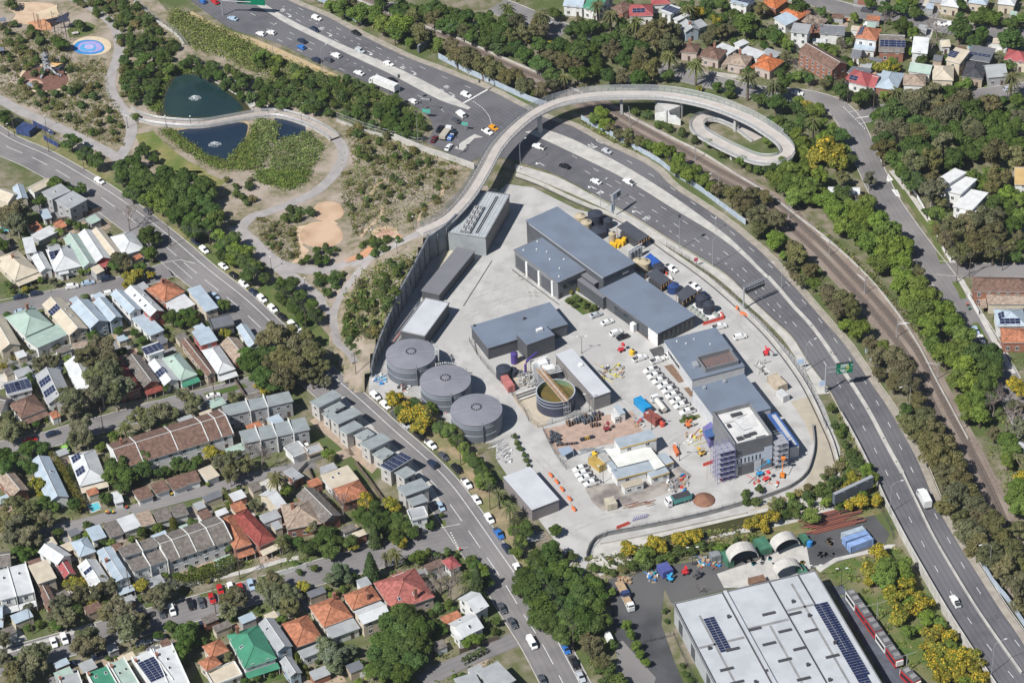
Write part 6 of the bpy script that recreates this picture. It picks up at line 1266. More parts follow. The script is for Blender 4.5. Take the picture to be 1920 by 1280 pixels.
# ---- tile 9: grey green townhouses
H('upper grey green townhouse block with stepped skillion roofs',(8,1660,482),(9,245,370),(9,307,455),5.6,'s','gg','g',name='townhouse_row',pw=(.36,.62),rib=1)
H('lower grey green townhouse block with rear garages',(8,1790,672),(9,365,565),(9,442,667),5.6,'s','gg','g',name='townhouse_row',pw=(.25,.5,.75),rib=1,ext=[((9,205,800),(9,320,750),(9,365,840),2.8,'p','gy','w',dict(win=False)),((9,350,800),(9,470,760),(9,490,830),2.8,'p','gy','s',dict(win=False))])
for n,(p,q_,sol) in enumerate((((400,452,580,362,652,417),(500,505,620,442,668,485),0),((545,572,730,487,795,552),(490,540,560,505,600,560),0),((612,652,740,590,808,647),None,0),((775,762,940,682,1008,752),(728,700,825,645,880,700),0),((920,932,1090,827,1168,892),(868,845,958,785,1030,840),1),((1035,982,1130,932,1188,1002),None,0),((1052,1092,1240,1022,1308,1102),None,0),((1128,1182,1250,1140,1295,1202),None,0))):
 od = ('first','second','third','fourth','fifth','sixth','seventh','eighth')[n]
 H(('grey street terrace house, %s down the row from the crossing'%od) if not sol else 'grey street terrace house with solar panels, fifth down the row',(9,p[0],p[1]),(9,p[2],p[3]),(9,p[4],p[5]),5.6,'s','gg','l',rib=1,name='terrace_house',solar=[(0,.3,.5,3,5),(0,.72,.5,3,5)] if sol else (),ext=[((9,q_[0],q_[1]),(9,q_[2],q_[3]),(9,q_[4],q_[5]),4.6,'f','gg','l')] if q_ else [],chim=None)
H('cream flat roofed house with a terracotta front behind the terraces',(9,480,1002),(9,687,925),(9,772,1032),3.8,'f','cr','w',sky=[(0,.3,.4),(0,.55,.3)],ext=[((9,772,1035),(9,852,1145),(9,642,1200),3.8,'h','te','b')])
H('white walled house at the end of the terraces by the corner',(13,1130,-10),(13,1260,-40),(13,1312,30),6.0,'p','gy','w')
H('small brown garden house in the yard left of the cream house',(9,200,975),(9,270,940),(9,330,1040),2.8,'s','gy','b',name='shed')
H('white roofed long house in the yards left of the brown gabled one',(9,20,1150),(9,90,1110),(9,190,1240),4.0,'g','wh','c')
# ---- top right (tiles 2,3)
H('white house with grey roof at the top edge by the palms',(2,380,45),(2,530,60),(2,560,-10),4.6,'g','bl','w')
H('white house with green roof behind the tall palm',(2,528,60),(2,650,95),(2,770,0),4.6,'g','gn','w')
H('brown red cottage at the top edge between green and pink roofs',(2,740,60),(2,830,100),(2,900,30),4.0,'h','br','b')
H('pink red metal roofed house with solar panels at the top',(2,880,125),(2,1060,120),(2,1110,30),4.2,'h','pk','w',solar=[(0,.4,.5,3,2)],ext=[((2,1050,40),(2,1190,30),(2,1230,-20),4.2,'h','pk','w')])
H('white box house with a dark solar roof at the top',(2,1115,85),(2,1190,112),(2,1275,62),6.0,'f','wh','w',solar=[(0,.5,.5,4,4)],ext=[((2,1205,140),(2,1240,160),(2,1320,105),4.0,'f','wh','w')])
H('grey metal roofed house with a blue wall in the trees',(2,1300,245),(2,1250,180),(2,1335,130),4.6,'g','gy','u',ext=[((2,1330,240),(2,1470,190),(2,1420,150),4.0,'s','gy','u')],chim=(.4,.5))
for i,(p,c,l) in enumerate((((1262,390,1390,402,1440,335),'br','brown tiled cottage, topmost of the four facing the palms'),((1412,425,1550,455,1605,375),'br','dark brown cottage with white gable, second of the four facing the palms'),((1608,475,1755,502,1815,425),'ta','tan brown cottage with white gable, third of the four facing the palms'),((1812,495,1935,540,1985,450),'og','orange tiled cottage, lowest of the four facing the palms'))):
 H(l,(2,p[0],p[1]),(2,p[2],p[3]),(2,p[4],p[5]),4.0,'h',c,'p',chim=(.8,.4),ver='0')
H('white flat roof sheds behind the brown cottages',(2,1505,365),(2,1620,412),(2,1690,365),3.4,'f','wh','w',name='outbuilding');H('small white box shed above the white flat roofs',(2,1660,325),(2,1705,352),(2,1778,318),4.4,'f','wh','w',name='outbuilding');H('long white flat roof behind the orange cottage',(2,1700,392),(2,1840,440),(2,1905,392),3.6,'f','wh','w',name='outbuilding')
H('blue solar roofed house at the top edge beside the orange roofs',(2,1630,20),(2,1760,50),(2,1850,-10),4.6,'f','bl','w',solar=[(0,.5,.5,6,3)])
H('orange tiled house at the top edge, upper of the orange pair',(3,-60,30),(3,60,70),(3,150,0),4.2,'h','og','b');H('orange tiled house with grey rear, lower of the orange pair',(3,90,95),(3,230,150),(3,315,85),4.2,'h','og','b',ext=[((3,40,135),(3,130,195),(3,205,140),4.0,'s','bl','w')])
H('three storey white balcony house with a grey roof',(3,165,240),(3,300,255),(3,370,190),8.5,'f','gy','w',ext=[((3,250,160),(3,400,200),(3,470,150),6,'h','ta','b')])
H('dark grey long house behind the three storey one',(3,385,255),(3,575,265),(3,625,195),4.6,'g','dg','w');H('long red brick flats with a brown roof',(3,225,385),(3,480,532),(3,555,452),6.4,'g','br','b',name='flats')
H('two storey white house with terracotta hip and solar panels',(3,650,285),(3,815,308),(3,855,218),6.6,'h','te','w',solar=[(0,.5,.35,4,2)],ext=[((3,640,370),(3,800,385),(3,820,335),3.4,'s','bl','w'),((3,618,430),(3,690,440),(3,720,375),3.0,'g','dg','w')])
H('grey brown long house with two solar arrays',(3,828,388),(3,1022,395),(3,1052,262),4.6,'g','gb','b',solar=[(0,.3,.5,3,3),(0,.78,.5,3,3)])
H('pale grey roofed house right of the solar array house',(3,1075,395),(3,1195,405),(3,1225,280),4.6,'g','wh','w');H('cream gabled outbuilding at the edge of the trees',(3,1300,355),(3,1372,350),(3,1385,295),3.6,'g','cr','w',name='outbuilding')
H('red metal roofed cottage with white gable and dark skylit rear',(3,560,602),(3,742,652),(3,772,552),4.0,'h','pk','w',solar=[(0,.35,.4,2,2)],ext=[((3,590,545),(3,740,580),(3,770,525),4.2,'f','dg','w',dict(sky=[(0,.3,.5),(0,.6,.5)]))])
H('narrow red metal roofed cottage beside the blue grey one',(3,750,652),(3,800,662),(3,825,570),4.0,'g','pk','w');H('blue grey tiled cottage with a palm in front',(3,800,655),(3,965,680),(3,1012,550),4.2,'h','bl','b',ver='0')
H('terracotta brown cottage with a green rear roof',(3,1012,638),(3,1182,645),(3,1217,560),4.0,'h','ta','w',ext=[((3,1050,535),(3,1215,560),(3,1240,490),4.0,'g','pg','w')]);H('cream tiled house with a taller rear and solar panels',(3,1232,598),(3,1392,605),(3,1442,498),4.2,'h','cr','c',ext=[((3,1330,450),(3,1440,480),(3,1470,390),6.2,'s','cr','c',dict(solar=[(0,.2,.5,2,4)]))])
H('black tiled house with a sandstone gable',(3,1452,575),(3,1612,595),(3,1662,478),4.2,'h','ch','s',ext=[((3,1475,440),(3,1660,470),(3,1705,365),4.4,'f','dg','d',dict(solar=[(0,.5,.4,5,2)]))]);H('plain grey gabled house beside the black tiled one',(3,1648,585),(3,1802,572),(3,1832,470),4.2,'g','gy','g')
H('white house with a red roof at the right edge',(3,1765,445),(3,1940,475),(3,1960,395),4.6,'h','pk','c')
for i,(p,c,l) in enumerate((((1290,40,1430,60,1450,0),'wh','white roofed house at the top right edge, leftmost of three'),((1500,20,1640,40,1660,-20),'bl','blue white roofed house at the top right edge, middle of three'),((1720,30,1850,45,1870,-20),'wh','white roofed house at the top right edge, rightmost of three'))): H(l,(3,p[0],p[1]),(3,p[2],p[3]),(3,p[4],p[5]),4.2,'h',c,'c')
H('orange roofed house partly seen left of the brick flats',(3,-90,455),(3,60,505),(3,130,460),4.0,'h','og','b',ext=[((3,-60,400),(3,50,440),(3,110,400),3.6,'f','gy','w')])
# ---- right side (tile 7)
for i,(p,l) in enumerate((((1270,60,1400,-20,1500,20),'topmost stepped white block among the trees on the right'),((1322,150,1450,35,1562,85),'second stepped white block among the trees on the right'),((1382,268,1510,135,1632,205),'third stepped white block among the trees on the right'),((1405,320,1560,245,1640,290),'lowest stepped white block among the trees on the right'))): H(l,(7,p[0],p[1]),(7,p[2],p[3]),(7,p[4],p[5]),7.5-i*1.0,'s',mat('white_roof_sheet',(.66,.66,.65),.6,(.58,.58,.57),.5),'w',name='stepped_block',rib=1)
H('ochre roofed house at the right edge',(7,1848,105),(7,1990,110),(7,2000,-30),5.0,'g','go','w');H('brick flats with a long brown roof at the cross street',(7,1542,905),(7,1990,910),(7,1990,800),6.0,'h','br','b',name='flats');H('brick house with a brown hip below the brick flats',(7,1648,1002),(7,1990,1002),(7,1990,925),4.2,'h','ta','c',ver='a');H('blue grey hipped house with black solar panels on the right',(7,1718,1168),(7,1940,1165),(7,1935,1035),4.6,'h','bl','w',solar=[(0,.45,.35,4,2),(2,.5,.4,2,2)]);H('pinkish tiled house at the right edge',(7,1758,1290),(7,1990,1290),(7,1990,1178),4.2,'h','te','b')
H('grey roofed house at the right edge of the lower right woods',(11,1840,790),(11,1960,850),(11,1990,790),4.0,'g','gy','w')
H('small white roofed pump house under trees beside the hill street',(7,450,175),(7,690,180),(7,730,125),3.2,'g','wh','w',name='outbuilding')
# swimming pools
poolm = mat('pool_water',(.10,.42,.50),.08,(.14,.50,.56),1.5);copm = concrete_lt
for t_,q_,l in ((8,[(240,80),(330,55),(350,95),(255,120)],'small turquoise pool beside a tan garage'),(8,[(660,1225),(735,1205),(755,1250),(690,1280)],'turquoise pool below the white solar cottage'),(4,[(880,1240),(935,1225),(960,1265),(900,1280)],'bright blue pool behind the blue grey houses'),(3,[(1505,350),(1640,360),(1620,385),(1510,375)],'long blue pool behind the black tiled house'),(4,[(0,425),(60,410),(70,450),(0,460)],'green pool at the left edge under a gum tree')):
 P_ = tps(t_,q_,.1);c = sum(P_,Vector())/len(P_);t = thing('swimming_pool',l,'swimming pool',(c.x,c.y,0));q = MB();q.slab([c+(p-c)*1.25 for p in P_],.15);q.build('coping',copm,t);q = MB();q.face([p+Vector((0,0,.03)) for p in P_] if ((P_[1]-P_[0]).cross(P_[2]-P_[0])).z > 0 else [p+Vector((0,0,.03)) for p in P_][::-1]);q.build('pool_water',poolm,t)
# garden fences and hedges
def yardfence(label,pts,h,m,name='garden_fence'):
 path = fps(pts);t = thing(name,label,'fence',path[0]);
 for a,b in zip(path,path[1:]):
  L = (b-a).length;n = max(1,round(L/3))
  for k in range(n): p0,p1 = a+(b-a)*(k/n),a+(b-a)*((k+.98)/n);s_ = side(b-a)*.05;q = MB();q.prism([p0-s_,p1-s_,p1+s_,p0+s_],0,h);q.build('panel',m,t)
timber = mat('fence_timber',(.17,.13,.10),.9,(.12,.09,.07),.8);pwhite = white
for l,p,m in (('timber fence behind the flat grey houses',[(95,420),(150,408),(190,395)],timber),('pale wall around the small turquoise pool',[(15,690),(60,672),(120,655),(165,645)],concrete_lt),('timber fence below the solar cottage garden',[(430,700),(470,760),(520,830)],timber),('white wall along the garages of the townhouses',[(545,905),(575,872),(610,858)],concrete_lt),('timber fence beside the cream flat roofed house',[(578,880),(600,930),(620,970)],timber),('white picket fence by the corner garden',[(520,1080),(548,1072),(575,1063)],pwhite),('dark fence beside the pale stepped gable house',[(862,1225),(895,1212),(935,1198)],timber),('timber fence between terraces and cream house',[(665,868),(690,900),(715,935),(735,960)],timber),('white wall below the turquoise coloured trees garden',[(655,1250),(662,1272),(700,1262)],pwhite),('pale wall between hill street and brown cottages',[(1330,140),(1370,146),(1400,152)],concrete_lt),('white fence along the footpath on the hill street',[(1703,345),(1730,390),(1755,440),(1783,490)],pwhite),('white front wall of the hill street verge below the cross street',[(1815,555),(1835,590)],pwhite),('timber fence in the yards of the left lower terraces',[(95,1000),(120,1050)],timber),('low wall along the side street cottages',[(25,545),(90,520),(170,508),(220,496)],timber),('timber fence in front of the green roofed yard',[(520,1250),(545,1280)],timber)): yardfence(l,p,1.7,m)
# ================================================================ TREES AND PLANTS
def leafmat(n,c,c2=(.66,.7,.62),isl=.2): return mat('leaf_'+n,c,.75,c2,.55,3,isl=isl,oc=True,rnd=.14,trans=.36,spec=.15)
LM = leafmat('any',(.08,.11,.03));LY = mat('leaf_blossom',(.60,.42,.035),.8,isl=.25,trans=.2)
barkm = mat('bark',(.16,.12,.09),.9,(.10,.075,.06),2.0);barkg = mat('pale_bark',(.38,.33,.28),.9,(.25,.2,.17),1.0)
nr = np.random.default_rng(5)
def leaf_cloud(pts,nrm,size,jit=.7,asp=1.5):
 n = len(pts);d = nrm+nr.normal(0,jit,(n,3));d /= np.linalg.norm(d,axis=1)[:,None]+1e-9
 a = np.cross(d,nr.normal(0,1,(n,3)));a /= np.linalg.norm(a,axis=1)[:,None]+1e-9;b = np.cross(d,a)
 s = size*nr.uniform(.6,1.35,(n,1));A,B = a*s*asp*.5,b*s*.5
 V = np.stack([pts-A,pts-B*.9+d*s*.12,pts+A,pts+B*.9+d*s*.12],1).reshape(-1,3);F = np.arange(4*n).reshape(-1,4);return V,F
def mesh_np(name,V,F,mats,mi=None):
 me = bpy.data.meshes.new(name);n = len(F);k = F.shape[1];me.vertices.add(len(V));me.vertices.foreach_set('co',V.astype(np.float32).ravel());me.loops.add(n*k);me.loops.foreach_set('vertex_index',F.astype(np.int32).ravel())
 me.polygons.add(n);me.polygons.foreach_set('loop_start',np.arange(0,n*k,k,dtype=np.int32))
 for m in mats: me.materials.append(m)
 if mi is not None: me.polygons.foreach_set('material_index',mi.astype(np.int32))
 me.update();me.validate();return me
def crown_mesh(name,nl,per,kc,zs,lobe,size,spread=.62,seed=0,mats=(LM,),yfrac=0,jit=.42,flat=0):
 rg = np.random.default_rng(seed);P_,N_ = [],[]
 for i in range(nl):
  d = rg.normal(0,1,3);d /= np.linalg.norm(d);d[2] = d[2]*.9+.12;r = spread*rg.uniform(.55,1.05) if i else 0;c = d*r*np.array([1,1,zs]);lr = lobe*rg.uniform(.7,1.2)
  q = rg.normal(0,1,(per,3));q /= np.linalg.norm(q,axis=1)[:,None];q[:,2] = np.where(q[:,2] < -.3,-q[:,2],q[:,2]);rr = lr*rg.uniform(.62,1.06,(per,1))
  p = c+q*rr*np.array([1,1,.85 if not flat else flat]);P_.append(p);N_.append(q*.9+np.array([0,0,.35]))
 P_ = np.concatenate(P_);N_ = np.concatenate(N_);P_[:,2] += kc
 V,F = leaf_cloud(P_,N_,size,jit);mi = None
 if yfrac: mi = (rg.random(len(F)) < yfrac).astype(int)*(N_[:,2] > -.1)
 return mesh_np(name,V,F,list(mats),mi)
def trunk_mesh(name,kc,zs,seed,m,r0=.075,br=5,top=.2):
 rg = random.Random(seed);q = MB();zf = kc-.35*zs;q.tube([(0,0,0),(rg.uniform(-.05,.05),rg.uniform(-.05,.05),zf*.5),(rg.uniform(-.08,.08),rg.uniform(-.08,.08),zf)],r0,6,r1=r0*.65)
 for k in range(br):
  a = 2*math.pi*(k+rg.random()*.6)/br;z0 = zf*rg.uniform(.65,1);l = rg.uniform(.45,.75);q.tube([(0,0,z0),(math.cos(a)*l*.5,math.sin(a)*l*.5,z0+.3*zs),(math.cos(a)*l,math.sin(a)*l,z0+.75*zs)],r0*.5,4,r1=r0*.12)
 return mesh_of(q,name,m)
KIND = dict(   # name,lobes,per lobe,centre height,squash,lobe radius,leaf size,spread,colour,bark
  F=('broadleaf_tree',18,230,1.15,.85,.36,.10,.66,(.068,.105,.027),barkm,0),G=('gum_tree',24,135,1.35,.85,.27,.088,.78,(.135,.132,.072),barkg,0),B=('bright_tree',18,220,1.1,.85,.35,.10,.68,(.118,.160,.034),barkm,0),
  C=('casuarina_tree',22,170,1.2,.95,.31,.088,.70,(.122,.115,.055),barkm,0),W=('wattle_tree',17,200,1.0,.85,.35,.095,.66,(.10,.125,.028),barkm,.42),Y=('yellow_green_tree',14,150,1.05,.85,.38,.12,.66,(.17,.165,.030),barkm,.12),
  T=('grey_green_tree',16,150,1.1,.9,.36,.12,.68,(.125,.155,.095),barkm,0),S=('shrub',8,95,.62,.75,.46,.15,.55,(.078,.108,.032),barkm,0),O=('olive_shrub',7,80,.5,.65,.46,.16,.55,(.135,.125,.055),barkm,0))
PRO = {}
for i,(k,(nm,nl,per,kc,zs,lb,sz,sp_,col,bk,yf)) in enumerate(KIND.items()):
 PRO[k] = [(crown_mesh('crown',nl,per,kc,zs,lb,sz,sp_,seed=31*i+v_,mats=(LM,LY) if yf else (LM,),yfrac=yf),trunk_mesh('trunk',kc,zs,i*7+v_,bk,r0=.07 if k not in 'SO' else .05,br=5 if k not in 'SO' else 3)) for v_ in range(4)]
# palms: arching fronds with a drooping skirt
def palm_meshes(seed):
 rg = random.Random(seed);q = MB();hk = 2.2
 for k in range(46):
  a = 2*math.pi*k/46*3.3+rg.random()*.3;el = rg.uniform(-.55,1.25);L = rg.uniform(.85,1.1);d = Vector((math.cos(a),math.sin(a),0));sd = side(d);pr = None
  for j in range(6):
   t_ = j/5;p = d*(L*t_*math.cos(el*(1-.35*t_)))+Vector((0,0,hk+L*t_*math.sin(el)-.75*t_*t_*L));w_ = .085*(1-t_*.75)+.012;l,r_ = p-sd*w_-Vector((0,0,w_*.8)),p+sd*w_-Vector((0,0,w_*.8))
   if pr: q.face([pr[0],pr[1],p,l]);q.face([pr[1],pr[2],r_,p])
   pr = (l,p,r_)
 tq = MB();tq.tube([(0,0,0),(.02,0,hk*.5),(0,0,hk)],.11,7,r1=.09);tq.cyl((0,0),.18,hk-.25,hk+.1,8,r1=.1);return mesh_of(q,'crown',LM),mesh_of(tq,'trunk',barkm)
PALM = [palm_meshes(s) for s in (1,2)]
def bare_meshes(seed):
 rg = random.Random(seed);q = MB()
 def br(p,d,L,r,n):
  e = p+d*L;q.tube([p,(p+e)/2+Vector((rg.uniform(-.03,.03),rg.uniform(-.03,.03),0)),e],r,3 if r < .02 else 5,cap=False,r1=r*.6)
  if n:
   for k in range(3 if n > 1 else 4):
    dd = (d+Vector((rg.gauss(0,.55),rg.gauss(0,.55),rg.gauss(.12,.35)))).normalized();br(e,dd,L*rg.uniform(.6,.85),r*.6,n-1)
 br(Vector((0,0,0)),Vector((0,0,1)),.62,.06,5);return mesh_of(q,'branches',mat('bare_twigs',(.26,.215,.19),.9,(.2,.16,.14),2))
BARE = [bare_meshes(s) for s in (1,2)]
def conifer(seed,cyp=False):
 rg = np.random.default_rng(seed);n = 2200;z = rg.uniform(0,1,n)**(1.0 if cyp else .8);r = ((1-z)**.8*.95+.04)*(1-.0) if not cyp else np.where(z<.8,.9,.9*(1-z)/.2)*np.clip(z*6+.6,0,1)
 tier = np.floor(z*12)/12;rr = r*(rg.uniform(.45,1,n)**.5)*(1 if cyp else (1.0-.35*((z*12)%1)));a = rg.uniform(0,2*np.pi,n);h = 3.4
 P_ = np.stack([np.cos(a)*rr,np.sin(a)*rr,.25+z*h],1);N_ = np.stack([np.cos(a),np.sin(a),np.full(n,.7)],1);V,F = leaf_cloud(P_,N_,.15,.5);q = MB();q.tube([(0,0,0),(0,0,h)],.08,6,r1=.02);return mesh_np('crown',V,F,[LM]),mesh_of(q,'trunk',barkm)
CON = [conifer(3)];CYP = [conifer(4,True)]
PLACE = ['the park playground corner','the highway bank','the bridge and palms','the upper right houses','the white cottages','the park paths','the main hall','the railway bank','the gum street','the storage tanks','the plant compound','the lower highway','the lower left terraces','the terracotta houses','the canal and driveway','the depot lawn']
DESC = dict(F='dark green broadleaf tree',G='grey olive gum tree',B='bright green leafy tree',C='brownish olive casuarina',W='yellow flowering wattle',Y='yellow green bushy tree',T='grey green feathery tree',S='dark green shrub',O='olive dry shrub',P='feathery date palm',X='bare leafless tree',N='tall dark conifer',K='slim cypress')
trg = random.Random(21);TREES = []
def tree(kind,px,py,dpx,onbank=False):
 k = kind;tile_ = min(15,max(0,int(px//480)+4*int(py//320))) if 0 <= px < 1920 else 0
 d0 = (at(px,py)-CP).dot(FW);Dm = max(1.2,1.1*dpx*d0/FOC);r = Dm/2
 kc = {'P':2.25,'X':1.1,'N':1.6,'K':1.7}.get(k) or KIND[k][3]
 col = tuple(c*1.75 for c in KIND[k][8]) if k in KIND else {'P':(.19,.2,.08),'X':(1,1,1),'N':(.09,.13,.045),'K':(.15,.16,.035)}[k]
 if k == 'X': r = Dm/1.6
 if k == 'K': r = Dm/2
 p = at(px,py,kc*r);b = Vector((p.x,p.y,0))
 if onbank: b = ath(px,py+kc*r*4.3)
 nm = (KIND[k][0] if not (k in 'FS' and tile_ in (3,4,8,12,13)) else ('garden_tree' if k == 'F' else 'garden_shrub')) if k in KIND else {'P':'date_palm','X':'bare_tree','N':'conifer_tree','K':'cypress_tree'}[k]
 size = 'broad' if Dm > 11 else ('small' if Dm < 5 else 'mid sized')
 t = thing(nm,'%s %s beside %s'%(size,DESC[k],PLACE[tile_]),'palm' if k == 'P' else ('shrub' if k in 'SO' else 'tree'),b,trg.uniform(0,6.28),group='%ss near %s'%(DESC[k],PLACE[tile_]),anchor='left edge of the picture')
 t.scale = (r*trg.uniform(.93,1.07),r*trg.uniform(.93,1.07),r*trg.uniform(.9,1.1))
 f = trg.uniform(.82,1.2);g = trg.uniform(.9,1.1);c3 = (col[0]*f*g,col[1]*f,col[2]*f*trg.uniform(.8,1.2))
 if k == 'X': obj('branches',BARE[trg.randrange(2)],t);
 else:
  cm,tm = {'P':PALM,'N':CON,'K':CYP}.get(k,PRO.get(k))[trg.randrange(len({'P':PALM,'N':CON,'K':CYP}.get(k,PRO.get(k))))]
  obj('trunk',tm,t);obj('crown',cm,t,color=c3)
 TREES.append((b.x,b.y,r));return t
def T(t,kind,s):
 for e in s.split():
  x,y,d = (10*float(v_) for v_ in e.split(','));tree(kind,*PX(t,x,y),d/4)
def inside(p,poly):
 x,y = p;c = False;n = len(poly)
 for i in range(n):
  (x1,y1),(x2,y2) = poly[i],poly[i-1]
  if (y1 > y) != (y2 > y) and x < (x2-x1)*(y-y1)/(y2-y1)+x1: c = not c
 return c
def scatter(t,poly,n,kinds,d0,d1,seed,bank=False,sep=.55):
 rg = random.Random(seed);xs = [p[0] for p in poly];ys = [p[1] for p in poly];got = [];tries = 0
 while len(got) < n and tries < 6000:
  tries += 1;p = (rg.uniform(min(xs),max(xs)),rg.uniform(min(ys),max(ys)));d = rg.uniform(d0,d1)
  if not inside(p,poly) or any(math.hypot(p[0]-q[0],(p[1]-q[1])*1.5) < sep*(d+q[2])/2*1.0 for q in got): continue
  got.append((*p,d));tree(kinds[rg.randrange(len(kinds))],*PX(t,p[0],p[1]),d/4,bank)
# park
scatter(0,[(930,290),(1300,330),(1300,470),(1190,600),(1120,760),(1060,800),(950,740),(880,620),(920,460)],34,'SSF',80,125,1)
scatter(0,[(700,0),(1000,20),(1330,340),(1180,300),(1020,180),(880,140)],16,'SSO',70,110,2);scatter(0,[(1320,480),(1460,430),(1640,540),(1920,600),(1920,780),(1740,690),(1500,560)],14,'SF',90,130,3)
scatter(1,[(0,560),(300,600),(480,560),(800,600),(1000,720),(1200,830),(1260,920),(1220,1040),(900,930),(600,840),(250,800),(0,760)],44,'SSF',80,120,4);scatter(1,[(0,350),(260,430),(460,560),(250,580),(0,520)],10,'SB',80,110,5)
scatter(1,[(690,940),(1050,1010),(1450,1200),(1150,1270),(760,1200)],22,'SSO',70,105,6);scatter(5,[(650,10),(1500,10),(1380,300),(1050,400),(720,360),(640,200)],40,'OOS',40,75,8,True);scatter(5,[(10,350),(280,430),(330,600),(240,670),(60,560)],15,'OS',45,75,9)
scatter(0,[(10,300),(420,250),(560,480),(760,430),(800,700),(900,880),(920,1080),(700,1030),(380,850),(120,700),(20,640)],62,'OOSS',55,95,7);scatter(0,[(0,180),(200,180),(380,300),(200,420),(0,420)],12,'OS',60,95,71)
scatter(5,[(870,730),(1180,610),(1130,760),(980,1060),(900,1250),(660,1260),(680,1000)],34,'SSO',75,120,10,True);scatter(5,[(320,680),(420,600),(600,560),(640,680),(480,715)],10,'SF',60,100,11);scatter(5,[(690,620),(830,520),(1100,490),(1110,530),(870,630),(720,690)],10,'S',60,95,12,True);scatter(5,[(380,810),(590,750),(690,790),(560,950)],8,'SF',75,115,13)
scatter(5,[(190,340),(320,260),(460,330),(400,400),(250,400)],6,'S',80,110,14);scatter(9,[(690,0),(900,0),(860,110),(780,120)],7,'S',90,130,15,False)
scatter(4,[(830,20),(1400,0),(1560,120),(1620,300),(1600,480),(1430,440),(1180,270),(1000,180)],24,'FFFB',150,210,16);scatter(4,[(1640,470),(1800,520),(1920,700),(1920,850),(1760,690),(1630,600)],10,'FFB',120,170,17);scatter(5,[(80,860),(250,830),(400,1000),(500,1080),(400,1170),(150,960)],9,'F',110,160,18)
scatter(4,[(1660,10),(1900,60),(1900,240),(1760,250)],8,'SO',60,100,19)
T(0,'F','53,105,17 64,115,15 72,121,15 100,120,15 108,113,12 115,118,10 60,18,10 46,32,12 2,87,16 90,125,15');T(0,'S','102,88,9 9,4,13 23,23,11');T(5,'F','2,74,12 6,80,10 110,62,9');T(5,'N','101,64,7')
# highway and railway banks
T(1,'B','64,6,17 76,10,18 89,11,17 96,18,18 108,20,20 104,26,15 137,34,13 56,4,11');T(1,'C','123,27,17 132,28,10 146,34,16 151,41,19 160,44,19 170,49,20 180,52,19 188,58,15 70,3,12');T(2,'C','3,57,16 10,64,17 22,68,15 30,64,13');T(2,'B','15,69,10 66,85,14 62,89,12 70,93,13')
scatter(1,[(860,10),(1200,40),(1560,90),(1900,150),(1910,420),(1620,280),(1400,190),(1000,70)],30,'FFCS',120,180,20);T(1,'P','188,4,13 118,10,9');scatter(2,[(10,170),(480,150),(880,300),(1240,320),(1230,450),(1100,590),(700,610),(340,600),(10,420)],36,'FFC',125,185,21)
T(2,'W','12,28,10 29,34,10 140,9,11');T(2,'P','22,10,15 64,4,14 74,11,14 93,16,13 132,4,12 85,24,10 118,40,15 138,48,15 177,58,16 39,56,11 54,64,9');T(2,'F','176,17,21 60,18,13 32,9,12 168,10,12 164,65,11 185,73,15 154,65,9');T(2,'C','110,24,22 100,24,17 121,22,15 156,24,13 147,30,12');T(2,'Y','153,15,10 100,38,8 141,66,6 62,20,7');T(2,'S','101,86,10 110,93,10 118,96,10 92,84,9 127,100,9 137,105,9 148,108,10 157,115,9 168,119,9 178,122,9 186,125,9')
T(2,'C','80,100,11 88,101,11 96,106,11 74,96,9 88,106,9');T(2,'B','102,108,11 110,112,12 117,113,13 125,120,14 123,126,14 138,127,13');T(6,'B','133,3,15 142,6,13 149,12,12 130,0,12');T(6,'C','165,19,17 173,24,20 186,33,21 180,18,15 154,14,13 185,43,15 190,20,14')
T(7,'B','6,6,19 14,9,20 27,13,23 33,19,17 20,20,17 45,25,20 52,31,22 64,29,20 74,24,18 70,35,23 83,38,22 56,40,20 90,46,20 70,48,22 78,56,22 90,59,22 98,68,22 101,56,18 83,69,19 100,82,23 112,87,22 106,96,22 119,96,22 114,107,23 130,107,22 123,117,24 138,115,22 145,123,22 6,52,17 34,85,13 69,118,20');T(7,'P','85,52,11 101,75,12');T(7,'G','76,7,13');T(7,'C','6,35,19 22,62,19 18,56,13 31,74,14 45,94,17 56,97,19 64,104,17 52,106,16')
T(7,'F','108,6,23 101,2,15 186,64,12 185,40,14 120,30,12 156,3,9 190,56,12');T(7,'G','123,14,22 130,23,13');T(7,'B','127,33,15 124,42,11 172,22,12 164,1,9');T(7,'C','139,43,23 134,52,18 150,40,22 162,38,24 156,54,25 145,60,22 170,47,23 169,60,20 130,45,14 172,5,20 168,13,13')
scatter(3,[(790,850),(1240,660),(1490,760),(1690,760),(1830,880),(1910,880),(1910,1200),(1640,1180),(1500,1190),(1300,1220),(1000,1250),(900,1250),(810,1090)],44,'FFGC',170,250,22);T(3,'F','55,101,16 54,67,15 69,74,16 23,4,18 40,9,10 6,27,15 101,19,16 144,23,19 182,29,22 160,26,14 10,65,16 6,78,17 20,80,12 77,3,10 88,6,13 100,6,14 111,9,12 145,4,11 156,14,14 170,12,16 182,17,15 133,69,12 118,69,11');T(3,'B','15,35,11 9,29,12 148,63,11 56,112,12 43,105,15 40,37,9 48,40,9');T(3,'Y','45,114,23 52,122,17 36,119,16 90,49,12 96,50,10 83,50,9');T(3,'W','27,106,11');T(3,'X','30,19,16 127,20,16 88,16,12 122,36,11 56,33,11 21,49,11');T(3,'P','4,64,14 34,90,15 96,70,15 108,70,12 183,57,16 88,56,6');T(3,'C','88,87,17 64,29,6')
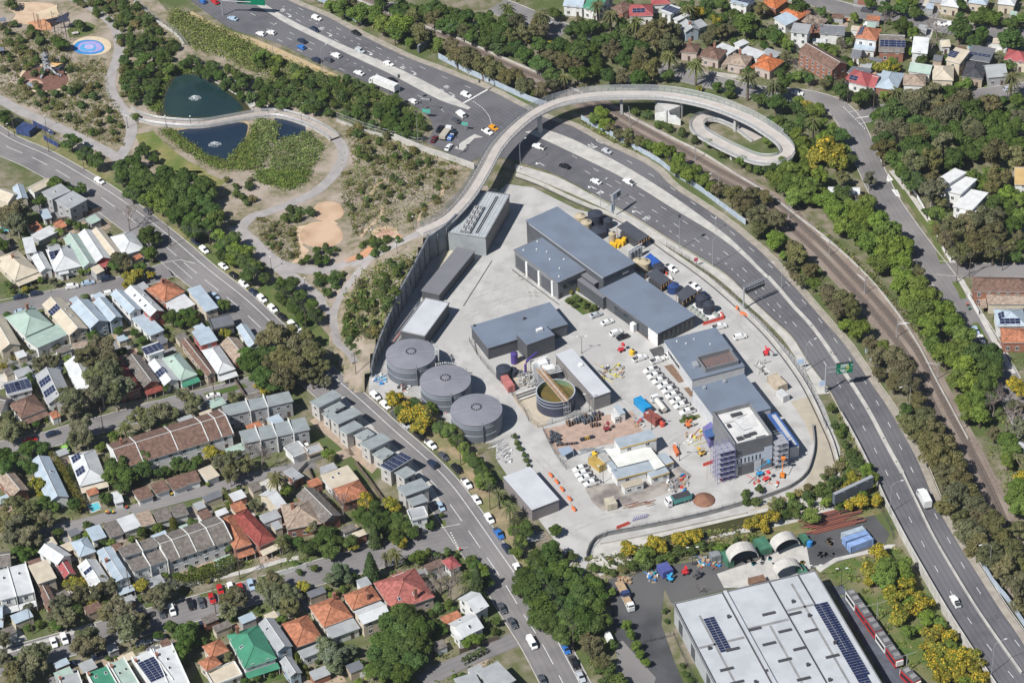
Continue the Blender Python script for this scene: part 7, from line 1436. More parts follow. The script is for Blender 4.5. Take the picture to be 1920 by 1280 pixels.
T(11,'B','86,5,14 125,4,20 134,11,22 144,6,22 148,20,24 142,28,20 152,33,21 148,46,19 159,55,20 150,56,16 156,45,18 185,116,20 189,125,18');T(11,'F','156,9,24 166,20,23 169,10,20 162,33,22 164,43,18 104,50,12 101,56,11');T(11,'C','96,11,20 100,23,22 106,33,21 95,32,15 111,44,17 118,56,20 110,66,20 124,65,19 118,76,20 130,78,22 124,88,22 139,90,22 132,100,23 144,103,22 150,113,22 139,115,23 156,123,22 133,123,17');T(11,'X','170,47,19 180,56,21 175,38,15 190,48,16');T(11,'W','185,32,15 190,38,12 190,103,13');T(11,'G','185,48,15 188,64,17');T(11,'S','48,50,10 51,63,10 54,69,10 58,77,10 62,84,11 66,90,11 57,65,8 50,105,13 40,112,13 30,117,12 18,121,12 8,122,12 58,103,11 46,113,12 69,112,6');T(11,'B','74,96,13 79,102,10');T(11,'Y','64,101,13 60,108,10');T(11,'W','69,120,14 81,119,11 61,123,10')
T(15,'C','150,15,24 158,24,23 169,10,23 167,34,25 178,44,23 186,55,22 183,27,21 190,70,19 189,13,19 145,6,17 160,2,19 191,40,17 176,20,18 152,30,12');T(15,'W','83,30,16 116,67,17 137,93,15 124,111,17 142,108,18 159,125,17 86,34,12 110,74,11 105,62,9');T(15,'Y','78,42,17 76,50,12 105,54,16 94,63,18 101,73,17 96,80,13 122,92,17 126,104,18 134,115,18 150,105,18 145,119,19 130,124,18 155,115,17');T(15,'B','88,42,22 99,41,19 86,52,18 103,48,14 120,80,15 129,83,11 34,3,15 136,100,13');T(15,'S','13,2,11 21,1,11 29,4,9');T(15,'W','3,4,12')
T(14,'F','11,47,21 6,56,17 20,34,19 30,31,20 16,40,18 38,44,20 25,47,20 17,62,22 33,58,22 46,52,21 53,62,22 40,69,22 25,72,22 60,56,18 62,70,21 54,79,22 62,83,20 43,83,21 30,83,20 20,80,18 39,93,19 50,90,18 66,62,15 11,12,15 33,13,11 6,23,11 68,83,15');T(14,'C','60,101,19 56,96,13 68,112,14');T(14,'S','66,116,14 73,120,14 80,126,15 70,128,13 62,41,11 70,43,9 100,39,13 90,40,12 110,37,11 118,34,11 125,30,12 142,26,11 135,29,10 128,115,6 130,121,7 134,126,7 114,74,6 116,82,5');T(14,'B','86,85,10 89,92,10 93,100,10 96,106,8 100,113,8 96,33,13 103,30,11 75,60,8');T(14,'W','88,29,12 86,26,11 108,23,14 112,26,11 128,22,13 135,19,14 138,17,11 124,19,11 179,9,12 186,6,13 189,12,9 104,25,10');T(14,'X','140,56,8');T(14,'P','2,5,12')
T(10,'S','2,71,6 4,76,6 6,80,6 9,85,6 11,89,6 13,93,5 175,114,9 186,110,10 176,120,9 183,120,10 130,58,6 135,57,6');T(6,'S','43,98,7 49,96,7 54,101,8 59,104,6 47,101,6 62,103,6');T(6,'Y','50,89,4 44,91,4')
# around the tanks and the main street
T(9,'F','7,11,23 6,26,22 13,33,16 118,47,12 139,65,14 164,91,14 170,98,13 90,125,13 133,52,9');T(9,'C','20,14,24 32,6,23 42,11,23 30,22,22 42,26,18 19,27,21 10,19,20 24,33,14 50,18,15 152,68,11 51,29,11');T(9,'W','104,44,16 111,49,12 114,56,16 124,56,19 123,64,15 130,60,12 4,33,12 7,37,9 82,119,14 82,124,13');T(9,'B','131,48,10 145,69,14 150,74,12 156,79,11 172,105,15 54,85,11 23,112,11 108,52,11 167,106,11');T(9,'P','182,112,14 15,101,17 56,86,7 190,123,13');T(9,'X','4,88,16 65,124,19');T(9,'Y','100,121,14 105,125,11');T(9,'G','52,30,11');T(5,'C','15,124,23 6,126,18 26,122,16 38,125,16')
# left housing blocks
T(4,'G','9,32,22 17,30,16 13,40,18 6,40,15 40,83,8');T(4,'F','42,9,15 48,11,11 60,13,13 111,49,17 117,51,12 113,62,13 108,60,9 86,70,13 105,72,11 58,41,8 64,42,7 38,104,9 41,109,10 129,109,14 140,107,14 145,112,12 135,113,11 70,123,10 2,56,11 6,108,8 1,69,9 101,121,8 29,23,11 6,85,8 54,15,8');T(4,'C','90,67,15 94,70,12 86,65,9');T(4,'Y','98,80,14 103,78,11 169,123,11 94,85,9 19,89,6');T(4,'W','113,78,8');T(4,'B','45,46,8 168,101,11 30,82,6 68,74,6 63,75,6 60,76,6');T(4,'X','96,35,16 47,51,7')
T(8,'G','76,5,23 65,11,21 83,16,20 82,25,24 72,25,22 90,33,21 76,36,23 86,40,20 56,44,22 48,40,16 52,50,16 65,40,18 62,64,21 56,72,16 65,72,15 104,56,17 110,60,14 121,51,17 129,53,13 115,54,13 138,40,14 147,45,15 143,50,12 176,42,13 1,63,19 8,68,18 15,64,13 176,91,19 185,92,16 172,100,15 165,91,13 10,122,18 20,124,17 35,14,12 28,15,11 42,13,11 6,56,11');T(8,'F','188,17,22 185,10,16 21,81,15 31,79,13 3,87,20 4,96,16 18,90,15 24,94,14 88,93,21 83,99,17 96,100,17 108,88,16 106,96,16 92,108,15 133,92,12 139,93,11 148,89,11 144,93,10 124,97,9 118,98,10 79,117,12 34,121,13 40,123,11 55,122,12 150,24,8 124,35,8 93,64,5');T(8,'Y','28,108,14 32,113,11 159,83,13 164,85,10 2,19,8');T(8,'B','51,14,9 52,19,8 85,70,8 75,79,9 156,107,4 34,57,5');T(8,'P','93,62,12 17,86,11');T(8,'X','186,82,14')
T(12,'G','6,6,22 13,11,23 22,18,21 27,7,18 9,18,18 34,5,16 60,62,15 74,53,15 70,60,14 85,56,13 45,69,17 48,79,19 42,77,15 88,72,20 82,76,18 95,79,23 96,88,23 104,84,19 88,85,19 65,93,21 70,100,19 60,99,18 27,106,21 20,113,20 31,113,16 115,62,17 123,59,17 119,69,12 128,56,13 172,65,19 179,64,17 170,73,16 3,95,14 2,109,19 10,120,21 16,124,18 176,59,12');T(12,'F','139,90,19 138,98,18 135,106,16 144,96,14 128,85,12 144,86,12 170,22,13 172,26,11 106,15,9 119,11,8 18,33,12 13,29,11 25,27,12 42,83,12 56,69,12');T(12,'Y','53,53,14 60,53,12 106,55,12 69,66,10');T(12,'B','118,12,9 84,23,8 98,20,6 65,17,7 69,19,6 39,78,7');T(12,'K','130,8,6');T(12,'S','143,42,7 110,13,7 156,40,5')
T(13,'F','87,6,17 95,11,16 80,3,15 96,4,13 52,17,16 47,23,15 56,29,16 38,27,14 33,23,11 61,20,12 109,10,16 116,6,13 106,19,13 70,23,13 118,15,12 130,9,10 164,40,13 173,52,12 180,82,8 139,2,5 109,77,22 100,82,21 118,80,20 124,88,21 113,90,23 103,93,22 124,98,21 115,102,22 98,102,20 92,96,17 106,108,22 118,111,20 90,108,18 98,117,20 109,119,20 88,118,15 136,83,11 140,88,10');T(13,'N','86,41,15 89,18,12 166,53,14 132,8,6');T(13,'G','13,52,19 6,56,15 20,58,19 12,64,18 24,69,18 29,63,15 43,11,11');T(13,'Y','35,56,13 108,22,12 38,11,11 72,25,10');T(13,'T','62,47,15 57,50,13 69,50,12 66,43,11 53,100,16 56,108,16 64,109,15 60,116,14 70,104,13 50,107,11');T(13,'B','121,35,14 126,33,11 169,43,12 171,49,11 160,94,12 166,95,12 158,98,9 78,127,7 95,123,11');T(13,'X','138,48,22 145,56,20 134,56,15');T(13,'S','137,72,11 132,76,9 144,70,11 179,90,9 150,33,7 135,32,9 160,35,11 144,30,9 129,30,8 30,39,8 44,42,8 33,45,7');T(13,'P','19,20,12 104,30,13 97,33,9');T(13,'K','31,108,4 33,113,4 37,117,4 39,122,4')
def free(p,r):
 for P_,w_ in ROADS:
  if np.min(np.hypot(P_[:,0]-p.x,P_[:,1]-p.y)) < w_+r*.45: return False
 for a,u,v,L,W in FOOT:
  x,y = (p-a).dot(u),(p-a).dot(v)
  if -.6*r < x < L+.6*r and -.6*r < y < W+.6*r: return False
 return not any(math.hypot(p.x-x,p.y-y) < .62*(r+q) for x,y,q in TREES)
def sheds(t,poly,n,seed,ang):
 rg = random.Random(seed);xs = [p[0] for p in poly];ys = [p[1] for p in poly];k = 0
 for _ in range(n*40):
  if k >= n: break
  p = (rg.uniform(min(xs),max(xs)),rg.uniform(min(ys),max(ys)));q0 = tp(t,*p);sx,sy,h = rg.uniform(2.6,6),rg.uniform(2.4,4.2),rg.uniform(2.3,3.2)
  if not inside(p,poly) or not free(q0,4.2): continue
  k += 1;key = rg.choice(('gy','wh','bl','br','dg','cr','gb','pg','te'));u = Vector((math.cos(ang),math.sin(ang),0));v = side(u);a = q0-u*sx/2-v*sy/2;Z_ = Vector((0,0,1))
  o = thing('garden_shed','small %s roofed shed near %s'%({'gy':'grey','wh':'white','bl':'pale blue','br':'brown','dg':'charcoal','cr':'cream','gb':'grey brown','pg':'pale green','te':'terracotta'}[key],PLACE[t]),'shed',q0,group='garden sheds',anchor='left');FOOT.append((a,u,v,sx,sy))
  q = MB();q.prism([a+u*.15+v*.15,a+u*(sx-.15)+v*.15,a+u*(sx-.15)+v*(sy-.15),a+u*.15+v*(sy-.15)],0,h-.1);q.build('wall',WM[rg.choice('wcgbs')],o);q = MB();q.slab([a+Z_*h,a+u*sx+Z_*h,a+u*sx+v*sy+Z_*(h+.35),a+v*sy+Z_*(h+.35)],.12,0,None,[(0,0),(sx,0),(sx,sy),(0,sy)]);q.build('roof',RM[key],o)
  if rg.random() < .6: sheet('courtyard',[a-u*rg.uniform(1,4)-v*rg.uniform(1,3),a+u*(sx+2)-v*2,a+u*(sx+2)+v*(sy+rg.uniform(1,3)),a-u*2+v*(sy+2)],rg.choice((pave,concrete_lt,concrete_dk,asphalt_str)),z=.022+.0004*k)
def fill(t,poly,n,kinds,d0,d1,seed):
 rg = random.Random(seed);xs = [p[0] for p in poly];ys = [p[1] for p in poly];k = 0
 for _ in range(n*14):
  if k >= n: break
  p = (rg.uniform(min(xs),max(xs)),rg.uniform(min(ys),max(ys)));d = rg.uniform(d0,d1)
  if inside(p,poly) and free(tp(t,*p,d/22*.6),d/44): tree(rg.choice(kinds),*PX(t,*p),d/4);k += 1
full = [(0,0),(1920,0),(1920,1280),(0,1280)]
sheds(12,full,30,61,.52);sheds(8,full,30,62,.5);sheds(13,[(0,0),(1300,0),(1500,700),(1700,1280),(0,1280)],20,63,.48);sheds(4,[(0,200),(600,300),(1200,750),(1500,1100),(1600,1280),(0,1280)],18,64,-1.0);sheds(3,[(0,0),(1900,0),(1900,600),(600,640)],22,65,-.3);sheds(9,[(0,500),(350,700),(900,1150),(900,1280),(0,1280)],10,66,.5)
fill(12,full,45,'SSFGO',45,110,81);fill(13,[(0,0),(1400,0),(1700,400),(1800,1280),(0,1280)],45,'SSFOB',45,110,82);fill(8,full,50,'SSFGO',45,100,83);fill(4,[(0,200),(600,250),(1100,700),(1600,1050),(1700,1280),(0,1280)],28,'SSFO',40,90,84)
fill(3,[(0,0),(1920,0),(1920,900),(640,760),(0,560)],60,'SFFGB',60,130,85);fill(2,[(300,0),(1920,0),(1920,780),(1300,640),(900,620)],30,'SFFC',70,130,86);fill(0,[(1300,420),(1900,560),(1900,780),(1640,560),(1470,470)],22,'SSF',75,115,101);fill(1,[(0,540),(800,600),(1280,900),(1220,1040),(700,880),(200,800),(0,780)],45,'SSF',70,115,102);fill(0,[(900,240),(1340,330),(1200,600),(1100,800),(900,700)],28,'SSO',65,110,103);fill(0,[(560,0),(980,0),(1300,320),(900,230)],18,'SO',60,95,104);fill(7,[(0,0),(420,0),(760,240),(900,500),(700,520),(300,260)],18,'BBF',130,190,105);fill(2,[(1420,1140),(1920,1260),(1920,1280),(1480,1280)],10,'BS',80,130,106);fill(3,[(0,1280),(0,720),(440,760),(640,1060),(600,1280)],34,'SBYF',80,140,88)
fill(7,[(160,0),(700,0),(880,260),(1420,1280),(1150,1280),(700,720)],14,'BBC',110,180,89);fill(7,[(1050,0),(1920,0),(1920,700),(1380,690)],22,'FGCB',100,180,90);fill(7,[(0,620),(180,560),(760,1280),(620,1280),(300,900)],14,'CCBS',80,140,91);fill(11,[(1240,0),(1700,0),(1920,300),(1920,1280),(1880,1280),(1540,760),(1260,200)],44,'BBFGC',120,200,92);fill(11,[(700,0),(1000,0),(1200,300),(1560,900),(1700,1280),(1350,1280),(1150,850)],24,'CCCB',110,190,93);fill(15,[(1380,0),(1700,0),(1920,400),(1920,820)],14,'CCG',120,200,94);fill(15,[(720,330),(950,300),(1500,1280),(1250,1280)],16,'YWBS',90,150,95)
T(9,'F','150,74,12 161,87,12 169,97,13 176,107,12');T(9,'B','155,81,11 173,103,11 186,118,10');T(14,'B','2,14,12 6,22,12 3,30,11');fill(1,[(460,10),(1500,330),(1900,560),(1900,690),(1400,400),(1150,330),(600,90)],22,'BCSC',80,130,96);fill(6,[(1150,0),(1650,0),(1920,250),(1920,540),(1500,180)],14,'BCC',90,150,97);fill(14,[(560,390),(830,360),(1100,310),(1600,240),(1900,130),(1900,190),(700,480)],22,'SSBWO',60,110,98);fill(14,[(0,250),(500,300),(720,900),(850,1280),(640,1280),(300,820)],14,'FFS',110,180,99);fill(11,[(0,1240),(560,900),(560,560),(880,1240)],18,'SSBO',60,110,100)
# clipped hedges
def hedge(label,pts,w_,h,col,name='hedge'):
 c = catmull(fps(pts),1.0);L = length(c);n = int(L*w_*26);P_ = [];N_ = [];rg = random.Random(n);o = c[0]
 for i in range(n):
  p,d = lerp_line(c,rg.random()*L);s_ = side(d);f = rg.random()
  if f < .5: q = p+s_*(rg.random()-.5)*w_+Vector((0,0,h*(.92+rg.random()*.14)));nn = Vector((0,0,1))
  else: sg = rg.choice((-1,1));q = p+s_*sg*w_/2*rg.uniform(.88,1.08)+Vector((0,0,rg.random()*h));nn = s_*sg
  P_.append(q-o);N_.append(nn)
 V,F = leaf_cloud(np.array(P_),np.array(N_),.42,.5);ob = obj(name,mesh_np(name,V,F,[LM]),loc=o,color=col);tag(ob,label,'hedge');TODO.append((ob,None))
hedge('long clipped green hedge in front of the grey brown terrace row',[(330,1100),(370,1088),(410,1074),(443,1060)],4.2,3.2,(.13,.16,.03));hedge('tall yellow green hedge beside the long white blue house',[(98,860),(118,890),(135,920),(150,948),(158,965)],1.9,3.2,(.20,.18,.04));hedge('square green hedge around a paved yard by the rear lane',[(420,922),(430,945),(432,958)],1.2,2.0,(.14,.17,.035));hedge('second green hedge across the paved yard by the rear lane',[(397,965),(415,960),(431,957)],1.2,1.6,(.14,.17,.035));hedge('green hedge along the lower lane gardens',[(868,1245),(890,1233),(910,1222)],1.6,2.0,(.09,.13,.03));hedge('green hedge beside the orange roofed house on the top right',[(1442,132),(1460,140),(1475,128)],2.4,2.6,(.06,.09,.02));hedge('bright green hedge behind the long brick flats',[(1520,85),(1545,95),(1570,105)],2.6,2.8,(.12,.17,.03))
# ---- ground cover nobody could count
def cover(name,label,t,poly,n,size,cols,h=.35,seed=0,jit=.8,bank=False,cat='ground cover',avoid=()):
 rg = np.random.default_rng(seed);xs = [p[0] for p in poly];ys = [p[1] for p in poly];P_ = []
 while len(P_) < n:
  for x,y in zip(rg.uniform(min(xs),max(xs),400),rg.uniform(min(ys),max(ys),400)):
   if inside((x,y),poly) and not any(inside((x,y),a_) for a_ in avoid): P_.append((x,y))
 P_ = P_[:n];W_ = np.array([tuple(tph(t,*p) if bank else tp(t,*p)) for p in P_]);W_[:,2] += rg.uniform(.02,h,len(W_));W_[:,:2] += rg.normal(0,.9 if h >= .9 else .2,(len(W_),2));N_ = np.tile(np.array([0,-.2,1.]),(len(W_),1))
 # clump: pull towards clump centres so the cover breaks into tufts
 if h < 1:
  k = max(6,n//45);C_ = W_[rg.integers(0,len(W_),k)]
  j = rg.integers(0,k,n);m_ = rg.random(n) < .62;W_[m_,:2] = C_[j[m_],:2]+rg.normal(0,.55,(m_.sum(),2))
 ok = np.ones(n,bool)
 for Q_,rw_ in ROADS: ok &= np.hypot(W_[:,0,None]-Q_[::2,0],W_[:,1,None]-Q_[::2,1]).min(1) > rw_-.6
 W_,N_ = W_[ok],N_[ok];n = len(W_);V,F = leaf_cloud(W_,N_,size,jit);mi = rg.integers(0,len(cols),n)
 cols = [tuple(c*1.6 for c in q_) for q_ in cols]
 ms = [mat('cover_%d_%d_%d'%tuple(int(c*1000) for c in col),col,.9,tuple(c*.6 for c in col),.4,3,isl=.35,trans=.15,spec=.1) for col in cols]
 ob = obj(name,mesh_np(name,V,F,ms,mi));tag(ob,label,cat,kind='stuff')
dry = [(.14,.13,.05),(.20,.17,.08),(.09,.11,.035),(.17,.115,.075),(.10,.09,.05)];grn = [(.10,.15,.03),(.14,.18,.04),(.08,.12,.025)]
cover('park_undergrowth','dry low plants between the playgrounds and the pond path',0,[(0,220),(480,240),(560,480),(780,430),(820,700),(930,900),(930,1100),(700,1050),(380,870),(0,700)],15000,.42,dry+grn[:2],.45,1,avoid=[[(140,510),(510,470),(510,680),(180,690)]]);cover('park_undergrowth','dry low plants on the bare slope above the sand courts',5,[(640,0),(1540,0),(1400,320),(1180,450),(760,500),(640,260)],10000,.4,dry+grn[:2],.4,2,bank=True);cover('park_undergrowth','low plants left of the sand courts',5,[(0,350),(300,420),(340,640),(240,690),(40,560)],2200,.45,dry+grn[:1],.4,3)
cover('park_undergrowth','green undergrowth on the bank behind the retaining wall',5,[(860,730),(1220,590),(1180,720),(1000,1080),(920,1270),(650,1270),(670,1000)],4200,.55,grn+dry[:2],.6,4,bank=True);cover('park_undergrowth','mixed low plants beside the mesh fence by the junction',1,[(690,930),(1050,1000),(1500,1220),(1500,1280),(740,1280),(700,1100)],4200,.5,dry+grn,.5,5);cover('park_undergrowth','low plants along the upper park path',0,[(500,0),(1000,0),(1340,330),(1300,470),(930,280),(880,180),(700,60)],4000,.5,dry+grn,.5,6)
cover('reeds','tall bright green reeds between the ponds and the footbridge',1,[(0,900),(150,920),(160,1050),(60,1230),(0,1280)],5200,.42,[(.15,.19,.06),(.11,.155,.045),(.19,.20,.08),(.09,.13,.04)],.95,7,.9);cover('reeds','tall bright green reeds on the lower right pond shore',1,[(180,1050),(420,990),(480,1080),(480,1200),(380,1280),(80,1280)],7500,.42,[(.15,.19,.06),(.11,.155,.045),(.19,.20,.08),(.09,.13,.04)],.95,8,.9);cover('reeds','bright reeds along the left shore of the upper pond',0,[(1300,490),(1480,520),(1430,545),(1290,560),(1220,650),(1190,840),(1120,830),(1130,720),(1200,590)],4000,.4,grn,1.0,9);cover('reeds','reeds along the lower pond bank',0,[(1200,975),(1300,985),(1430,1085),(1560,1185),(1700,1215),(1840,1060),(1920,930),(1920,1280),(1620,1260),(1400,1140)],9000,.42,grn+dry[:1],1.0,10);cover('reeds','reeds continuing above the sand court path',5,[(0,0),(420,0),(360,100),(250,150),(0,80)],4000,.42,grn,1.0,11)
cover('tall_grass','bright tall grass on the bank below the highway, left part',0,[(1300,60),(1440,120),(1700,230),(1920,340),(1920,560),(1700,440),(1420,360),(1250,180)],9500,.42,[(.16,.19,.05),(.12,.16,.035),(.19,.19,.07),(.09,.12,.03)],1.0,12,.9);cover('tall_grass','bright tall grass on the bank below the highway, right part',1,[(0,350),(400,520),(800,640),(1200,840),(1290,940),(1240,1040),(900,900),(500,760),(0,600)],9500,.42,[(.16,.19,.05),(.12,.16,.035),(.19,.19,.07),(.09,.12,.03)],1.0,13,.9)
cover('verge_plants','weeds along the railway and steel wall',1,[(420,0),(1200,380),(1360,420),(1900,680),(1900,600),(1400,350),(1150,250),(520,0)],2600,.55,grn+dry[:2],.5,14);cover('verge_plants','weeds along the railway below the footbridge',2,[(500,900),(720,940),(1300,1270),(1200,1270),(560,960)],1800,.55,grn+dry[:2],.5,15);cover('verge_plants','weeds between railway wall and bright trees',7,[(220,330),(420,450),(820,800),(1180,1270),(1100,1270),(700,760),(440,520),(200,330)],1800,.6,grn+dry,.6,16);cover('verge_plants','weeds on the slope between highway and railway',7,[(0,540),(200,700),(400,960),(620,1270),(720,1270),(420,800),(200,560),(0,420)],2200,.6,grn+dry,.6,17);cover('canal_weeds','weeds and scrub along the canal bank',14,[(560,330),(830,300),(1100,200),(1600,120),(1920,20),(1920,120),(1560,260),(1000,420),(720,470),(600,430)],2600,.55,grn+dry,.5,18);cover('canal_weeds','scrub below the billboard',11,[(0,1190),(300,1130),(500,980),(600,600),(480,560),(500,480),(560,560),(720,900),(850,1100),(880,1280),(0,1280)],2800,.55,grn+dry,.6,19)
for i,(t_,poly,n) in enumerate(((8,[(0,100),(700,0),(1900,0),(1900,1280),(0,1280)],2600),(12,[(0,0),(1900,0),(1900,1280),(0,1280)],2600),(13,[(0,0),(1400,0),(1750,500),(1800,1280),(0,1280)],3200),(4,[(0,200),(700,300),(1200,700),(1600,1100),(1600,1280),(0,1280)],2000),(3,[(0,0),(1920,0),(1920,800),(600,760),(0,600)],2600),(7,[(1000,0),(1920,0),(1920,1280),(1600,1280)],1600),(11,[(1300,0),(1920,0),(1920,1280),(1850,1280)],2200),(2,[(0,0),(1920,0),(1920,640),(900,620),(0,430)],2400),(14,[(0,250),(700,450),(850,1280),(300,1280)],1500),(15,[(400,450),(960,250),(1600,1280),(1000,1200)],1600))): cover('garden_undergrowth','low mixed plants scattered through the gardens near '+PLACE[t_],t_,poly,n,.5,grn+dry[:3],.4,40+i)
# ================================================================ VEHICLES
carp = mat('car_paint',(.6,.6,.6),.28,oc=True,spec=.5);tyrem = mat('tyre',(.02,.02,.022),.8);rimm = mat('rim',(.35,.36,.38),.35,metal=.6);cglass = mat('car_glass',(.015,.02,.026),.08,spec=.7);lampm = mat('head_lamp',(.7,.7,.68),.2);tlm = mat('tail_lamp',(.4,.02,.02),.3);traym = mat('tray_dark',(.05,.05,.055),.7)
def loft(q,secs,m=0):
 """skin of cross sections: (x, half width low, half width high, z low, z high)"""
 R_ = [[Vector((x,-wl,z0)),Vector((x,-wl*1.0,(z0+z1)/2)),Vector((x,-wh,z1)),Vector((x,wh,z1)),Vector((x,wl,(z0+z1)/2)),Vector((x,wl,z0))] for x,wl,wh,z0,z1 in secs]
 for a,b in zip(R_,R_[1:]):
  for i in range(6): j = (i+1)%6;q.face([a[i],a[j],b[j],b[i]],m)
 q.face(R_[0][::-1],m);q.face(R_[-1],m)
def wheel_mesh(r=.34,w_=.22):
 q = MB();q.tube([(0,-w_/2,0),(0,w_/2,0)],r,12,0);q.tube([(0,-w_/2-.01,0),(0,w_/2+.01,0)],r*.6,8,1);return mesh_of(q,'wheel',[tyrem,rimm])
WH = wheel_mesh();WHT = wheel_mesh(.5,.34)
def make_car(kind):
 # length,width,bonnet height,roof height,cabin stations (front base,front top,rear top,rear base)
 L,W,hb,hr,f0,f1,r1,r0 = {'sedan':(4.7,1.82,.92,1.46,1.15,.35,-1.15,-1.85),'hatch':(4.2,1.78,.94,1.5,1.1,.35,-1.5,-2.0),'suv':(4.7,1.88,1.05,1.72,1.25,.55,-1.85,-2.25),'ute':(5.3,1.88,1.08,1.78,1.35,.7,-.75,-1.0),'van':(5.2,1.95,1.15,2.05,2.15,1.35,-2.5,-2.55)}[kind]
 t = thing('parked_car','x','car');w2 = W/2;h = L/2;q = MB()
 loft(q,[(h,w2*.78,w2*.7,.42,.68),(h-.12,w2*.93,w2*.84,.28,hb*.84),(f0,w2,w2*.92,.25,hb),(r0,w2,w2*.92,.25,hb+.03),(-h+.15,w2*.95,w2*.86,.28,hb if kind!='sedan' else hb*.97),(-h,w2*.86,w2*.78,.4,hb*.9 if kind not in('ute','van') else hb)])
 loft(q,[(f0,w2*.9,w2*.86,hb-.05,hb+.01),(f1,w2*.9,w2*.72,hb-.05,hr),((f1+r1)/2,w2*.9,w2*.74,hb-.05,hr+.03),(r1,w2*.9,w2*.72,hb-.05,hr),(r0,w2*.9,w2*.84,hb-.05,hb+.02)])
 q.build('body',carp,t)
 e = .015;zl,zh = hb+.06,hr-.07
 def gl(nm,pts): g_ = MB();g_.face(pts);g_.build(nm,cglass,t)
 def wid(z): return w2*(.88+(.73-.88)*(z-hb)/(hr-hb))
 def xf(z,a,b): return a+(b-a)*(z-hb)/(hr-hb)
 gl('windscreen',[(xf(zl,f0,f1)+e*2,-wid(zl)*.93,zl+e),(xf(zl,f0,f1)+e*2,wid(zl)*.93,zl+e),(xf(zh,f0,f1)+e*2,wid(zh)*.93,zh+e),(xf(zh,f0,f1)+e*2,-wid(zh)*.93,zh+e)])
 gl('rear_window',[(xf(zl,r0,r1)-e*2,wid(zl)*.9,zl+e),(xf(zl,r0,r1)-e*2,-wid(zl)*.9,zl+e),(xf(zh,r0,r1)-e*2,-wid(zh)*.9,zh+e),(xf(zh,r0,r1)-e*2,wid(zh)*.9,zh+e)])
 for s_ in (1,-1): a = [(xf(zl,f0,f1)-.12,s_*(wid(zl)+.03),zl),(xf(zl,r0,r1)+.12,s_*(wid(zl)+.03),zl),(xf(zh,r0,r1)+.12,s_*(wid(zh)+.03),zh),(xf(zh,f0,f1)-.12,s_*(wid(zh)+.03),zh)];gl('side_window',a if s_ < 0 else a[::-1])
 if kind == 'ute':
  g_ = MB();g_.prism([(-1.1,-.78),(-2.55,-.78),(-2.55,.78),(-1.1,.78)],hb+.04,hb+.07);g_.build('tray_cover',traym,t)
 for s_ in (1,-1):
  g_ = MB();g_.box((h-.06,s_*w2*.62),(1,0),.14,.34,.55,.7);g_.build('headlight',lampm,t);
  for x in (L*.3,-L*.29): obj('wheel',WH,t,(x,s_*(w2-.1),.34))
 return t
CARS = {k: make_car(k) for k in ('sedan','hatch','suv','ute','van')}
for c in CARS.values(): TODO[:] = [x for x in TODO if x[0] is not c]
CC = dict(w=('white',(.72,.72,.70)),k=('black',(.012,.012,.014)),n=('navy blue',(.02,.03,.06)),s=('silver',(.42,.44,.46)),g=('dark grey',(.07,.075,.085)),b=('blue',(.03,.14,.42)),l=('light blue',(.35,.45,.55)),r=('red',(.45,.02,.02)),m=('dark maroon',(.12,.015,.02)),o=('orange',(.65,.28,.02)),e=('lime green',(.25,.50,.10)))
PATHS = dict(GP,U=[hp(p) for p in HWR],L=[hp(p) for p in HWL])
KN = dict(s='sedan',h='hatchback',v='suv',u='ute',n='van')
def car(kind,col,px,py,ref,flip=False,where='',grp=None,anchor='top of the picture',zz=None):
 k = {'s':'sedan','h':'hatch','v':'suv','u':'ute','n':'van'}[kind];z = hz(px,py) if isinstance(ref,str) and ref in 'UL' else (zz or 0.03)
 b = at(px,py,z+.75);b.z = z
 if isinstance(ref,str): p = PATHS[ref];i = min(range(len(p)-1),key=lambda j: ((p[j]+p[j+1])/2-b).length);d = p[i+1]-p[i]
 else: d = at(px+ref[0],py+ref[1])-at(px,py)
 d.z = 0;d.normalize();d = -d if flip else d
 o = copy_tree(CARS[k],None,CC[col][1]);o.name = {'u':'utility_truck','n':'delivery_van'}.get(kind,'parked_car' if 'parked' in where else 'car');o.location = b;o.rotation_euler = (0,0,math.atan2(d.y,d.x));o['label'] = '%s %s %s'%(CC[col][0],KN[kind],where);o['group'] = grp or where;TODO.append((o,anchor));return o
def C(t,ref,where,s,flip=False,anchor='top of the picture',grp=None):
 for e in s.split():
  kc,x,y = e.split(',');car(kc[0],kc[1],*PX(t,float(x),float(y)),ref,flip ^ (len(kc) > 2),where,grp,anchor)
w_ = 'driving on the upper carriageway of the highway';C(1,'U',w_,'vw,455,135 sn,440,218 sk,752,245 vs,780,378 sw,995,475 vw,1577,710');C(2,'U',w_,'hs,712,1132')
w_ = 'driving on the lower carriageway of the highway';C(1,'L',w_,'hw,35,252 hw,113,243 sn,345,305 hb,340,352 vn,452,450 hg,543,445 vw,600,415 sw,772,545 sk,1018,598 hw,1178,758 nw,1537,857 sg,1500,900',True);C(2,'L',w_,'uw,200,1098 sk,395,1243',True);C(6,'L',w_,'sw,630,78 uw,877,82',True);C(15,'L',w_,'uw,1405,665',True);C(0,'L',w_,'hb,1520,8 sr,1612,12 sl,1745,137',True)
w_ = 'waiting at the junction below the highway';C(1,(-20,26),w_,'vk,1382,965 hn,1482,1000 sm,1337,1042 hb,1462,1028 sw,1445,1102',True);C(1,(24,14),w_,'uw,1735,985 ho,1782,957')
